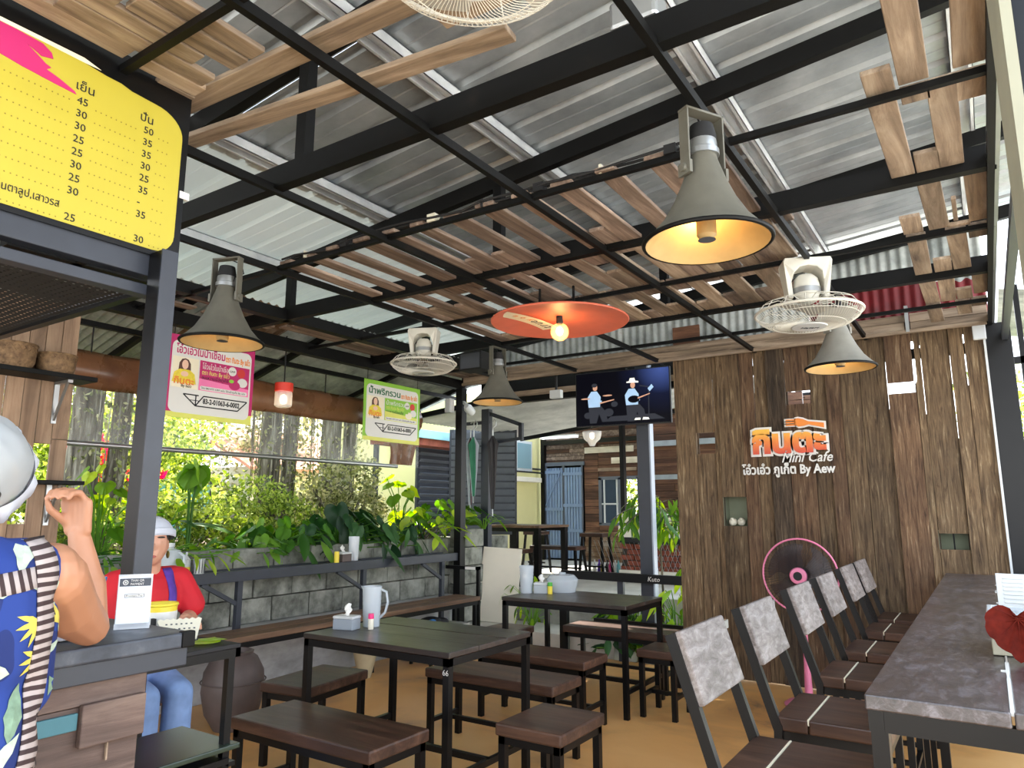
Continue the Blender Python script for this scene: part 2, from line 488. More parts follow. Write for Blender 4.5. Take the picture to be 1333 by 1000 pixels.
flat('teal_cloth', rgb(112, 176, 186), 0.8, var=0.1)
mottled('brick_red', [(0.3, rgb(110, 54, 40)), (0.7, rgb(160, 88, 66))], 6, 6, 0.9, 0, 0.2)
flat('dark_slab', rgb(38, 52, 40), 0.35, var=0.15)
flat('red_leaf', rgb(84, 22, 12), 0.75, var=0.28, scale=40)
MATS['red_leaf'].node_tree.nodes['Principled BSDF'].inputs['Specular IOR Level'].default_value = .08
flat('screen_black', rgb(3, 3, 5), 0.35, emit=(0.0004, 0.0004, 0.0012, 1), estr=1.0)
flat('screen_blue', rgb(12, 16, 34), 0.35, emit=(0.006, 0.010, 0.035, 1), estr=1.0)
flat('screen_pale', rgb(140, 165, 190), 0.2, emit=(0.08, 0.12, 0.17, 1), estr=1.0)
flat('screen_white', rgb(220, 220, 210), 0.2, emit=(0.22, 0.22, 0.19, 1), estr=1.0)
flat('screen_grey', rgb(26, 26, 29), 0.35, emit=(0.010, 0.011, 0.014, 1), estr=1.0)
flat('screen_skin', rgb(190, 140, 110), 0.2, emit=(0.10, 0.06, 0.045, 1), estr=1.0)
flat('umbrella_green', rgb(60, 130, 100), 0.7, var=0.15)
flat('umbrella_grey', rgb(150, 160, 165), 0.7, var=0.15)
flat('umbrella_plum', rgb(92, 46, 52), 0.7, var=0.15)
flat('umbrella_black', rgb(40, 36, 38), 0.6, var=0.15)
mottled('basket', [(0.3, rgb(84, 62, 42)), (0.7, rgb(150, 120, 86))], 30, 4, 0.8, 0, 0.5)
m, n, l, bs = new_mat('eave_lit_sheet')
out = n['Material Output']; tr = n.new('ShaderNodeBsdfTranslucent'); mx = n.new('ShaderNodeMixShader')
bs.inputs['Base Color'].default_value = rgb(190, 194, 192); bs.inputs['Roughness'].default_value = .45
tr.inputs['Color'].default_value = rgb(176, 186, 182); mx.inputs[0].default_value = .05
l.new(bs.outputs[0], mx.inputs[1]); l.new(tr.outputs[0], mx.inputs[2]); l.new(mx.outputs[0], out.inputs['Surface'])
leaf_mat('leaf_small', rgb(60, 84, 34), rgb(128, 154, 62), rgb(196, 208, 118), 0.45)
leaf_mat('leaf_dry', rgb(74, 82, 46), rgb(134, 140, 86), rgb(186, 182, 140), 0.4)
leaf_mat('leaf_bright', rgb(70, 120, 26), rgb(128, 172, 40), rgb(190, 214, 70), 0.5, False)
leaf_mat('leaf_dark', rgb(22, 50, 28), rgb(40, 78, 40), rgb(70, 112, 56), 0.3, False)
leaf_mat('leaf_mid', rgb(44, 88, 30), rgb(78, 128, 40), rgb(120, 164, 60), 0.4, False)
leaf_mat('flower_red', rgb(190, 40, 50), rgb(224, 70, 60), rgb(236, 110, 60), 0.4)

# blouse print: pale leaves and yellow petals on blue
m, n, l, bs = new_mat('blouse_print')
tc = n.new('ShaderNodeTexCoord')
def spots(scale, vs, rot, thr, rnd=1.0):
    mp = n.new('ShaderNodeMapping'); mp.inputs['Scale'].default_value = vs; mp.inputs['Rotation'].default_value = (0, 0, rot)
    sx = n.new('ShaderNodeSeparateXYZ'); cx_ = n.new('ShaderNodeCombineXYZ')
    nz = n.new('ShaderNodeTexNoise'); nz.inputs['Scale'].default_value = 6
    ad = n.new('ShaderNodeVectorMath'); ad.operation = 'MULTIPLY_ADD'; ad.inputs[1].default_value = (0.05, 0.05, 0.05)
    l.new(tc.outputs['Object'], nz.inputs['Vector']); l.new(nz.outputs['Color'], ad.inputs[0]); l.new(tc.outputs['Object'], ad.inputs[2])
    l.new(ad.outputs[0], sx.inputs[0]); l.new(sx.outputs['Y'], cx_.inputs['X']); l.new(sx.outputs['Z'], cx_.inputs['Y'])
    l.new(cx_.outputs[0], mp.inputs['Vector'])
    vo = n.new('ShaderNodeTexVoronoi'); vo.voronoi_dimensions = '2D'; vo.inputs['Scale'].default_value = scale; vo.inputs['Randomness'].default_value = rnd
    l.new(mp.outputs[0], vo.inputs['Vector'])
    lt = n.new('ShaderNodeMath'); lt.operation = 'LESS_THAN'; lt.inputs[1].default_value = thr
    l.new(vo.outputs['Distance'], lt.inputs[0])
    return lt.outputs[0], vo
def over(a, mask, b):
    mx = n.new('ShaderNodeMix'); mx.data_type = 'RGBA'
    if isinstance(a, tuple): mx.inputs['A'].default_value = a
    else: l.new(a, mx.inputs['A'])
    if isinstance(b, tuple): mx.inputs['B'].default_value = b
    else: l.new(b, mx.inputs['B'])
    l.new(mask, mx.inputs['Factor'])
    return mx.outputs['Result']
m1, v1 = spots(17.0, (1.3, .55, 1), 0.7, 0.36)
m2, v2 = spots(19.0, (1.3, .5, 1), -0.8, 0.33)
m3, v3 = spots(21.0, (1.7, .5, 1), 0.15, 0.24)
m4, v4 = spots(13.0, (1, .6, 1.0), 0.9, 0.35)
r1 = ramp(n, [(0.04, rgb(196, 206, 186)), (0.10, rgb(112, 142, 116)), (0.36, rgb(160, 180, 158))])
l.new(v1.outputs['Distance'], r1.inputs[0])
c = over(rgb(30, 56, 128), m4, rgb(22, 40, 98))
l.new(c, bs.inputs['Base Color']); bs.inputs['Roughness'].default_value = 0.85

flat('print_sage', rgb(120, 146, 122), .85, var=.22, scale=60)
flat('print_pale_leaf', rgb(176, 190, 170), .85, var=.18, scale=60)
flat('print_petal', rgb(206, 190, 84), .85, var=.12, scale=60)
# lit picture on the television: black stage, blue spotlight in the upper right corner
m, n, l, bs = new_mat('screen_stage')
tc = n.new('ShaderNodeTexCoord'); mp = n.new('ShaderNodeMapping'); gr_ = n.new('ShaderNodeTexGradient'); gr_.gradient_type = 'SPHERICAL'
mp.inputs['Location'].default_value = (-.40 * 2.2, 0, -.26 * 2.2); mp.inputs['Scale'].default_value = (2.2, 2.2, 2.2)
l.new(tc.outputs['Object'], mp.inputs['Vector']); l.new(mp.outputs[0], gr_.inputs['Vector'])
rp = ramp(n, [(0.0, (.0006, .0006, .0014, 1)), (.45, (.002, .003, .010, 1)), (1.0, (.020, .034, .11, 1))])
l.new(gr_.outputs['Fac'], rp.inputs[0]); l.new(rp.outputs[0], bs.inputs['Emission Color']); bs.inputs['Emission Strength'].default_value = 1.0
bs.inputs['Base Color'].default_value = (.001, .001, .002, 1); bs.inputs['Roughness'].default_value = .35
for k_ in ('screen_stage', 'screen_black', 'screen_blue', 'screen_grey', 'screen_pale', 'screen_white', 'screen_skin'):
    MATS[k_].node_tree.nodes['Principled BSDF'].inputs['Specular IOR Level'].default_value = .06

# striped apron strap
m, n, l, bs = new_mat('strap_stripe')
tc = n.new('ShaderNodeTexCoord'); wv = n.new('ShaderNodeTexWave')
wv.wave_type = 'BANDS'; wv.bands_direction = 'X'; wv.inputs['Scale'].default_value = 1.0; wv.inputs['Distortion'].default_value = 0.0
mp = n.new('ShaderNodeMapping'); mp.inputs['Scale'].default_value = (1, 1, 1)
l.new(tc.outputs['UV'], mp.inputs['Vector']); l.new(mp.outputs[0], wv.inputs['Vector'])
rp = ramp(n, [(0.44, rgb(58, 42, 42)), (0.56, rgb(172, 160, 156))])
l.new(wv.outputs['Fac'], rp.inputs[0]); l.new(rp.outputs[0], bs.inputs['Base Color']); bs.inputs['Roughness'].default_value = 0.85

# fine woven mesh (kiosk canopy, garden wire): holes are really open
def mesh_mat(name, col, scale, width):
    m, n, l, bs = new_mat(name)
    out = n['Material Output']
    tc = n.new('ShaderNodeTexCoord'); sp = n.new('ShaderNodeSeparateXYZ')
    l.new(tc.outputs['Object'], sp.inputs[0])
    res = []
    for ax in ('X', 'Y', 'Z'):
        a = n.new('ShaderNodeMath'); a.operation = 'MULTIPLY'; a.inputs[1].default_value = scale
        f = n.new('ShaderNodeMath'); f.operation = 'FRACT'
        g = n.new('ShaderNodeMath'); g.operation = 'LESS_THAN'; g.inputs[1].default_value = width
        l.new(sp.outputs[ax], a.inputs[0]); l.new(a.outputs[0], f.inputs[0]); l.new(f.outputs[0], g.inputs[0])
        res.append(g)
    return m, n, l, bs, out, res
m, n, l, bs, out, res = mesh_mat('shade_mesh', None, 40.0, 0.72)
mx2 = n.new('ShaderNodeMath'); mx2.operation = 'MAXIMUM'
l.new(res[0].outputs[0], mx2.inputs[0]); l.new(res[1].outputs[0], mx2.inputs[1])
tp = n.new('ShaderNodeBsdfTransparent'); ms = n.new('ShaderNodeMixShader')
l.new(mx2.outputs[0], ms.inputs[0]); l.new(tp.outputs[0], ms.inputs[1]); l.new(bs.outputs[0], ms.inputs[2]); l.new(ms.outputs[0], out.inputs['Surface'])
bs.inputs['Base Color'].default_value = rgb(12, 12, 13); bs.inputs['Roughness'].default_value = 0.8
# ================================================================ setting
def zr(x):                      # underside of the rafters: the roof climbs to the right
    return 3.58 + 0.10 * x

# ---- floor and grounds
fl = structure('floor')
MB().span(-5.1, 1.6, -2.2, 6.5, -0.12, 0).build('stained_slab', 'floor_stain', fl)
gr = structure('ground')
MB().span(-40, 40, -30, 45, -0.3, -0.125).build('yard', 'sunny_concrete', gr)
tr = structure('terrace')
MB().span(-8.3, -2.4, 7.6, 13.0, -0.12, 0.46).build('terrace_slab', 'sunny_concrete', tr)
st = structure('steps')
MB().span(-5.0, -3.15, 6.55, 7.1, -0.12, 0.17).build('step', 'sunny_concrete', st, bevel=0.01)
MB().span(-5.0, -2.9, 7.1, 7.6, -0.12, 0.32).build('step', 'cement', st, bevel=0.01)
bed = structure('garden_bed')
MB().span(-30, -5.32, -6, 7.55, -0.12, 1.0).build('bed_soil', 'soil', bed)
MB().span(-30, -8.4, 7.55, 14, -0.12, 1.0).build('bed_soil', 'soil', bed)
MB().span(-8.4, -5.32, 7.50, 7.58, -0.12, 1.06).build('bed_edge', 'cement', bed)

# ---- block wall of the planter (left side)
wl_ = structure('wall_left')
MB().span(-5.30, -5.15, -0.2, 7.5, 0, 1.06).build('mortar_core', 'mortar', wl_)
MB().span(-5.15, -4.98, -0.2, 6.45, 0, 0.50).build('plinth', 'plinth_cement', wl_, bevel=0.008)
blk = []
for k in range(3):
    b = MB(); b.box((0, 0, 0), (0.19, 0.385, 0.192))
    blk.append(b.mesh('block', 'block'))
rng = random.Random(3)
for row in range(3):
    z = 0.50 + 0.1 + row * 0.2
    y = -0.1 + (0.2 if row % 2 else 0)
    while y < 7.5:
        o = link('block', blk[rng.randrange(3)], wl_, 0.006, (-5.19 + rng.uniform(-.008, .006), y, z), (0, 0, rng.uniform(-.008, .008)))
        y += 0.395
wf = structure('wall_far')       # sunny return of block wall beyond the corner column
for row in range(6):
    link('block', blk[row % 3], wf, 0.006, (-5.00 + rng.uniform(-.006, .006), 6.60 + (0.03 if row % 2 else 0), 0.1 + 0.2 * row))

# ---- back wall of upright planks
wb = structure('wall_back')
YB = 6.31
bounds = [-2.36, -2.165, -2.0, -1.955, -1.75, -1.63, -1.52, -1.365, -1.165, -1.04, -0.93, -0.78, -0.585, -0.385, -0.335, -0.14, -0.04, 0.09]
holes = {1: [(1.912, 2.105)], 3: [(1.275, 1.525)], 7: [(2.30, 2.415)], 12: [(2.322, 2.412)], 14: [(1.122, 1.24)]}
# chinks of daylight: boundary number -> (width, from, to)
chinks = {2: (.009, 2.18, 2.62), 5: (.008, 2.2, 2.76), 7: (.004, 2.42, 2.7), 9: (.003, 1.75, 2.5), 12: (.007, 2.2, 2.66), 13: (.022, 2.40, 2.74), 14: (.005, 2.15, 2.7), 15: (.005, 1.95, 2.6), 16: (.007, 2.35, 2.75)}
def edge(k, zz, side):
    """How far an edge of the board at boundary k stands from the line (behind the neighbour, or back from a chink)."""
    c = chinks.get(k)
    if c and c[1] < zz < c[2]:
        return side * c[0] / 2 + rng.uniform(-.0012, .0012)
    return side * rng.uniform(.0008, .0032)
for i, (a, b) in enumerate(zip(bounds, bounds[1:])):
    segs = []; z0 = 0.012
    for h0, h1 in holes.get(i, []):
        segs.append((z0, h0)); z0 = h1
    segs.append((z0, 2.86))
    d = 0.016 * ((i * 7) % 3) / 2 + rng.uniform(0, 0.004)
    for s0, s1 in segs:
        mb = MB()
        zs = sorted(set([s0, s1] + [q for k in (i, i + 1) if k in chinks for q in (chinks[k][1] - .01, chinks[k][1] + .02, chinks[k][2] - .02, chinks[k][2] + .01) if s0 < q < s1] + [s0 + (s1 - s0) * k / max(2, int((s1 - s0) / .3)) for k in range(max(2, int((s1 - s0) / .3)))]))
        vs = []; fs = []; n = len(zs) - 1
        for zz in zs:                                # edges worn slightly out of true
            w0 = a + edge(i, zz, 1); w1 = b - edge(i + 1, zz, 1)
            vs += [(w0, -0.016, zz), (w1, -0.016, zz), (w1, 0.016, zz), (w0, 0.016, zz)]
        for k in range(n):
            o = 4 * k
            for q in range(4):
                fs.append((o + q, o + (q + 1) % 4, o + 4 + (q + 1) % 4, o + 4 + q))
        fs += [(3, 2, 1, 0), tuple(4 * n + q for q in range(4))]
        mb.add(vs, fs)
        mb.build('plank', 'wall_plank_dark' if i in (6,) else 'wall_plank_red' if i in (4, 7, 9, 12) else 'wall_plank', wb).location = (0, YB + 0.02 + d, 0)
for k in range(1, len(bounds) - 1):                    # dark strips added behind the joints to stop daylight and darken seams
    c = chinks.get(k)
    for z0, z1 in ([(0.012, c[1]), (c[2], 2.86)] if c else [(0.012, 2.86)]):
        MB().span(bounds[k] - .009, bounds[k] + .009, YB + .054, YB + .060, z0, z1).build('dark_seam_strip', 'wall_plank_dark', wb)
MB().span(-2.36, 0.10, YB + 0.06, YB + 0.10, 0.35, 0.43).build('rail', 'grid_steel', wb)
MB().span(-2.36, 0.10, YB + 0.06, YB + 0.10, 1.66, 1.74).build('rail', 'grid_steel', wb)
MB().span(-2.36, 0.10, YB + 0.06, YB + 0.10, 2.60, 2.68).build('rail', 'grid_steel', wb)
m = MB()                                            # niche boxes behind two of the openings
for x0, x1, z0, z1 in ((-1.965, -1.74, 1.262, 1.54), (-0.345, -0.13, 1.11, 1.252)):
    m.span(x0, x1, YB + 0.20, YB + 0.21, z0 - .02, z1 + .02)
    m.span(x0, x1, YB + 0.045, YB + 0.21, z0 - .012, z0)
    m.span(x0, x1, YB + 0.045, YB + 0.21, z1, z1 + .012)
    m.span(x0, x0 + .01, YB + 0.045, YB + 0.21, z0, z1); m.span(x1 - .01, x1, YB + 0.045, YB + 0.21, z0, z1)
m.build('niche', flat('niche_green', rgb(128, 134, 112), 0.8), wb)
MB().span(-0.245, -0.235, YB + 0.03, YB + 0.05, 1.115, 1.245).build('mullion', 'grid_steel', wb)

# ---- wooden trims along the top of the back wall
t1 = structure('trim_1')
for y, z, h, x0, x1, mt in ((6.27, 2.84, .07, -4.8, -0.42, 'plank_pale_x'), (6.29, 2.91, .06, -4.8, -0.40, 'plank_pale_x'), (6.24, 2.795, .03, -4.8, .12, 'plank_pale_x'),
                            (6.27, 2.84, .06, -0.38, .13, 'plank_pale_x'), (6.28, 2.91, .07, -0.38, .13, 'plank_pale_x')):
    MB().span(x0, x1, y - .014, y + .014, z - h / 2, z + h / 2).build('batten', mt, t1, bevel=0.003)
MB().span(-0.41, -0.385, 6.22, 6.26, 2.79, 3.0).build('bracket', 'silver', t1)

# ---- corrugated infill above the back wall, part painted dark red
wg = structure('wall_gable')
def corrugated(x0, x1, pitch, amp, z0f, z1f, y):
    vs = []; fs = []; n = int((x1 - x0) / pitch * 8)
    for i in range(n + 1):
        x = x0 + (x1 - x0) * i / n
        yy = y + amp * math.sin(2 * PI * (x - x0) / pitch)
        vs += [(x, yy, z0f(x)), (x, yy, z1f(x))]
    for i in range(n):
        fs.append((2 * i, 2 * i + 2, 2 * i + 3, 2 * i + 1))
    return MB().add(vs, fs)
corrugated(-4.85, -1.15, 0.076, 0.009, lambda x: 2.9, lambda x: zr(x) + .05, 6.44).build('corrugated_sheet', 'old_zinc', wg, True, ang=60)
corrugated(-1.15, 0.14, 0.076, 0.009, lambda x: 3.20 - .16 * x + .012 * math.sin(x * 37) + .01 * math.sin(x * 83), lambda x: zr(x) + .05, 6.44).build('corrugated_sheet', 'old_zinc', wg, True, ang=60)
corrugated(-1.15, 0.14, 0.076, 0.009, lambda x: 2.9, lambda x: 3.20 - .16 * x + .012 * math.sin(x * 37) + .01 * math.sin(x * 83), 6.44).build('corrugated_sheet', 'red_zinc', wg, True, ang=60)
MB().span(-2.38, -2.12, 6.40, 6.42, 2.90, 3.14).build('patch_board', 'far_wood', wg)

# ---- roof: rafters, purlins, sheets
ce = structure('ceiling')
for y in (-0.85, 0.4, 1.87, 3.35, 4.9, 6.36):
    MB().bar((-5.6, y, zr(-5.6) + .05), (.9, y, zr(.9) + .05), 0.05, 0.10).build('rafter', 'grid_steel', ce)
for x in (-4.4, -3.25, -2.1, -1.0, 0.1, 0.85):
    z = zr(x) + 0.10
    m = MB()                                         # C section: web and two flanges
    m.span(x - .05, x + .05, -0.95, 6.5, z + .055, z + .06)
    m.span(x - .05, x - .046, -0.95, 6.5, z, z + .06); m.span(x + .046, x + .05, -0.95, 6.5, z, z + .06)
    m.span(x - .05, x - .03, -0.95, 6.5, z, z + .004); m.span(x + .03, x + .05, -0.95, 6.5, z, z + .004)
    m.build('purlin', 'purlin_steel', ce)
prof = []
y = 0
while y < 0.75 - 1e-6:                               # one sheet: flat pans and raised ribs
    prof += [(y, 0), (y + .018, .026), (y + .046, .026), (y + .064, 0), (y + .150, 0.0), (y + .156, 0.004), (y + .164, 0)]
    y += 0.25
prof.append((0.75, 0))
vs = []; fs = []
def sheet_mesh(x0, x1, mat, lift=0.0):
    vs = []; fs = []
    for yy, dz in prof:
        vs += [(x0, yy, zr(x0) + .165 + dz + lift), (x1, yy, zr(x1) + .165 + dz + lift)]
    for i in range(len(prof) - 1):
        fs.append((2 * i, 2 * i + 1, 2 * i + 3, 2 * i + 2))
    return MB().add(vs, fs).mesh('roof_sheet', mat)
sheet = sheet_mesh(-3.42, 0.95, 'galvanised')
low_sheet = sheet_mesh(-5.75, -3.30, 'eave_lit_sheet', -.006)   # paler, slightly translucent sheets: daylight from the eave put into the material
for k in range(10):
    link('roof_sheet', sheet, ce, loc=(0, -0.95 + 0.75 * k, 0.002 * (k % 2)))
    link('roof_sheet', low_sheet, ce, loc=(0, -0.95 + 0.75 * k, 0.002 * (k % 2)))

# ---- the hanging frame: one level at 2.8 m
for y, x0 in ((1.87, -4.88), (3.35, -4.88), (4.9, -4.88), (6.36, -4.88)):
    MB().span(x0, 0.16, y - .025, y + .025, 2.80, 2.90).build('beam', 'grid_steel', ce)
for y in (0.4, 1.04, 2.57, 4.10, 5.62):
    MB().span(-4.88 if y > 2 else -2.5, 0.16, y - .0125, y + .0125, 2.80, 2.825).build('grid_bar', 'grid_steel', ce)
for x, y0 in ((-0.71, -0.6), (-1.6, -0.6), (-2.48, 1.04), (-3.35, 1.87), (0.14, -0.6)):
    MB().span(x - .013, x + .013, y0, 6.36, 2.785, 2.82).build('grid_bar', 'grid_steel', ce)
MB().span(-4.28, -4.20, 1.5, 6.36, 2.80, 2.88).build('beam', 'grid_steel', ce)
MB().span(-4.93, -4.85, 1.5, 6.36, 2.76, 2.86).build('beam', 'grid_steel', ce)
MB().span(0.13, 0.17, -0.6, 6.5, 2.80, 2.86).build('edge_tube', 'silver', ce)
MB().span(0.20, 0.24, 3.4, 6.5, 2.66, 2.72).build('edge_tube', 'slate_steel', ce)
for x, y in ((-2.31, 1.87), (-2.31, 3.35), (-1.87, 4.9), (-4.2, 3.35), (-4.2, 4.9), (-0.1, 1.87)):
    MB().span(x - .03, x + .03, y - .025, y + .025, 2.9, zr(x) + .02).build('strut', 'grid_steel', ce)

# ---- planks lying on the frame
def plank(x, y, z, lx, ly, lz, mat, rz=0.0):
    return link('plank', MB().box((0, 0, 0), (lx, ly, lz)).mesh('plank', mat), ce, 0.003, (x, y, z), (0, 0, rz))
rng = random.Random(11)
x = -3.28                                            # bay between the bars at 2.57 and 3.35: spaced single layer
while x < -0.78:
    plank(x, 2.96 + rng.uniform(-.02, .02), 2.836, 0.095 + rng.uniform(-.01, .012), 0.80, 0.02, 'plank_brown', rng.uniform(-.02, .02))
    if rng.random() < .45:
        plank(x + .11, 3.22, 2.838, 0.1, 0.2, 0.02, 'plank_brown')
    x += 0.20 + rng.uniform(-.02, .02)
for y0, y1 in ((3.375, 4.09), (4.11, 4.88)):         # the two denser bays
    x = -3.28
    while x < -0.80:
        plank(x, (y0 + y1) / 2, 2.837, 0.10 + rng.uniform(-.01, .01), y1 - y0, 0.02, 'plank_brown' if x < -2.1 else 'plank_pale', rng.uniform(-.012, .012))
        a = rng.uniform(.10, .26)
        plank(x + .105, y0 + a / 2, 2.838, 0.096, a, 0.02, 'plank_brown')
        b = rng.uniform(.16, .34)
        if rng.random() < .85:
            plank(x + .105, y1 - b / 2, 2.838, 0.096, b, 0.02, 'plank_brown' if rng.random() < .5 else 'plank_pale')
        x += 0.205 + rng.uniform(-.01, .01)
# right-hand strip with open squares
for x, y0, y1 in ((-0.175, 2.43, 2.62), (-0.175, 2.64, 3.32), (-0.075, 1.85, 2.56), (-0.075, 2.60, 2.70), (-0.075, 3.14, 3.32), (0.005, 2.60, 3.32), (0.09, 1.6, 2.55), (0.09, 2.6, 2.78),
                  (-0.19, 3.84, 4.08), (-0.08, 3.42, 4.08), (0.095, 3.42, 4.06), (-0.19, 4.13, 4.86), (0.0, 4.13, 4.86), (-0.09, 4.62, 4.86), (0.095, 4.13, 4.32),
                  (-0.19, 4.95, 5.6), (-0.09, 4.95, 5.6), (0.0, 5.35, 5.6), (0.095, 4.95, 5.5), (-0.19, 5.65, 6.2), (-0.01, 5.65, 6.05), (0.08, 5.65, 5.85),
                  (-0.09, 0.9, 1.82), (0.05, 0.6, 1.5)):
    plank(x, (y0 + y1) / 2, 2.845, 0.09, y1 - y0, 0.02, 'plank_pale', rng.uniform(-.02, .02))
plank(0.0, 3.9, 2.86, 0.02, 0.3, 0.02, 'plank_pale'); plank(0.01, 4.07, 2.84, 0.10, 0.03, 0.02, 'plank_pale')
# upper left: short boards and two long ones across
for x, y0, y1, w in ((-2.13, 1.07, 1.27, .07), (-2.05, 0.78, 1.25, .075), (-1.97, 0.72, 1.16, .07), (-1.88, 0.9, 1.25, .085), (-1.79, .9, 1.25, .07), (-2.12, 0.7, 1.02, .075), (-2.2, 1.15, 1.28, .06), (-1.9, .55, .88, .08), (-2.0, .4, .7, .08)):
    plank(x, (y0 + y1) / 2, 2.84, w, y1 - y0, 0.02, 'plank_pale', rng.uniform(-.02, .02))
plank(-1.62, 1.335, 2.858, 1.5, 0.085, 0.022, 'plank_pale_x', 0.045)
plank(-1.80, 1.545, 2.858, 1.45, 0.075, 0.022, 'plank_pale_x', 0.11)
plank(-0.85, 1.47, 2.858, 0.75, 0.085, 0.022, 'plank_pale_x', 0.04)
# eave strip of old boards with chinks of daylight
y = 1.7
while y < 6.3:
    for x in (-4.78, -4.66, -4.54, -4.42, -4.33):
        if rng.random() < .84:
            plank(x, y + .3 + rng.uniform(-.03, .03), 2.885 + rng.uniform(0, .008), 0.10, 0.60, 0.016, 'plank_brown', rng.uniform(-.015, .015))
    y += 0.66
# lean-to roof over the eave
ev = structure('eave_roof')
prof = [(k * .038, .012 * (1 if k % 2 else -1)) for k in range(21)]
vs = []; fs = []
for yy, dz in prof:
    vs += [(-4.6, yy, 3.02 + dz), (-6.1, yy, 2.60 + dz)]
for i in range(len(prof) - 1):
    fs.append((2 * i, 2 * i + 1, 2 * i + 3, 2 * i + 2))
es = MB().add(vs, fs).mesh('roof_sheet', 'old_zinc'); es2 = MB().add(vs, fs).mesh('roof_sheet', 'rust_zinc')
for k in range(8):
    link('roof_sheet', es2 if k in (3,) else es, ev, loc=(0, 0.9 + 0.74 * k, 0.004 * (k % 2)))
for y in (1.6, 2.9, 4.2, 5.5, 6.6):
    MB().bar((-4.65, y, 2.96), (-6.05, y, 2.57), .04, .05).build('rafter', 'grid_steel', ev)
for x, z in ((-5.3, 2.745), (-5.95, 2.565)):
    MB().span(x - .02, x + .02, 0.9, 6.75, z - .02, z + .02).build('purlin', 'grid_steel', ev)

# ---- posts
cl = structure('column_left')
MB().span(-4.89, -4.80, 6.24, 6.33, 0, 2.76).build('shaft', 'black_steel', cl, bevel=0.003)
MB().span(-4.92, -4.77, 6.21, 6.36, 0, 0.012).build('base_plate', 'black_steel', cl)
cr = structure('column_right')
MB().span(0.094, 0.26, 6.31, 6.43, 0, 2.80).build('shaft', 'black_steel', cr, bevel=0.003)
MB().span(0.085, 0.10, 6.27, 6.29, 0.95, 2.70).build('conduit', 'white_plastic', cr)
MB().box((0.065, 6.27, 2.73), (.085, .04, .11)).build('junction_box', 'white_plastic', cr, bevel=0.006)
cn = structure('column_near')
MB().span(0.055, 0.16, 0.70, 0.80, 0, 2.80).build('shaft', 'black_steel', cn)
MB().span(0.047, 0.055, 0.66, 0.80, 0, 2.80).build('pale_side_strip', flat('strip_beige', rgb(140, 138, 118), .7, var=.1), cn)
cw = structure('column_far')
MB().span(-2.84, -2.70, 6.52, 6.60, 0, 2.85).build('shaft', 'slate_steel', cw, bevel=0.003)
MB().span(-2.71, -2.695, 6.515, 6.60, 0, 2.85).build('pale_side_strip', flat('lit_side_steel', rgb(150, 158, 172), .5), cw)  # lighter strip paints the right face of the post as lit

fb = structure('trim_2')
MB().span(-4.8, -2.30, 6.60, 6.68, 2.60, 2.86).build('fascia_beam', 'grid_steel', fb)
MB().span(-4.8, -2.30, 6.58, 6.60, 2.66, 2.72).build('batten', 'plank_pale_x', fb)
# low steel fence across the far side
rf = structure('railing_far')
MB().span(-3.66, -2.36, 6.42, 6.47, 0.735, 0.815).build('top_bar', 'black_steel', rf)
MB().span(-3.30, -2.36, 6.42, 6.46, 0.33, 0.38).build('lower_bar', 'black_steel', rf)
MB().span(-3.68, -3.60, 6.42, 6.48, 0, 0.80).build('post', 'black_steel', rf)
MB().span(-3.06, -3.0, 6.46, 6.50, 0, 0.74).build('post', 'slate_steel', rf)
me = text_mesh('Kuto', .06, 'print_white', shear=.2)
me.transform(Matrix.Translation((-2.73, 6.418, 0.755)) @ Matrix.Rotation(R(90), 4, 'X'))
link('scrawl', me, rf)
# ================================================================ tables, benches, stools
def steel_legs(t, x0, x1, y0, y1, h, w=0.035, mat='black_steel', foot=True):
    for x in (x0 + w / 2, x1 - w / 2):
        for y in (y0 + w / 2, y1 - w / 2):
            MB().span(x - w / 2, x + w / 2, y - w / 2, y + w / 2, 0, h).build('leg', mat, t)

def dining_table(x0, x1, y0, y1, label, ny=3, number=None):
    cx, cy = (x0 + x1) / 2, (y0 + y1) / 2
    a, b = (x1 - x0) / 2, (y1 - y0) / 2
    t = thing('dining_table', label, 'table', (cx, cy, 0), 0, 'dark plank dining tables')
    for k in range(ny):
        ya, yb = -b + 2 * b * k / ny, -b + 2 * b * (k + 1) / ny
        MB().span(-a, a, ya + .002, yb - .002, 0.722, 0.75 - .0015 * (k % 2)).build('plank', 'table_wood', t, bevel=0.004)
    f = MB()
    for s in (-1, 1):
        f.span(-a + .005, a - .005, s * (b - .022) - .017, s * (b - .022) + .017, 0.685, 0.72)
        f.span(s * (a - .022) - .017, s * (a - .022) + .017, -b + .005, b - .005, 0.685, 0.72)
    f.build('apron', 'black_steel', t)
    steel_legs(t, -a + .005, a - .005, -b + .005, b - .005, 0.72)
    m = MB(); m.span(-a + .02, a - .02, -.014, .014, 0.16, 0.19)
    m.build('stretcher', 'black_steel', t)
    for s in (-1, 1):
        MB().span(s * (a - .022) - .013, s * (a - .022) + .013, -b + .03, b - .03, 0.16, 0.19).build('stretcher', 'black_steel', t)
    if number:
        me = text_mesh(number, .038, 'print_white', depth=.0004, bold=-.0004)
        me.transform(Matrix.Translation((a - .042, -b + .0045, 0.645)) @ Matrix.Rotation(R(90), 4, 'X'))
        link('number', me, t)
    return t

dining_table(-3.21, -2.19, 2.77, 3.50, 'long dark plank table numbered 66 on its corner leg, in the middle of the room', 3, '66')
dining_table(-3.23, -2.18, 4.73, 5.41, 'dark plank table farther back, carrying the clear dispenser and white boxes', 2)

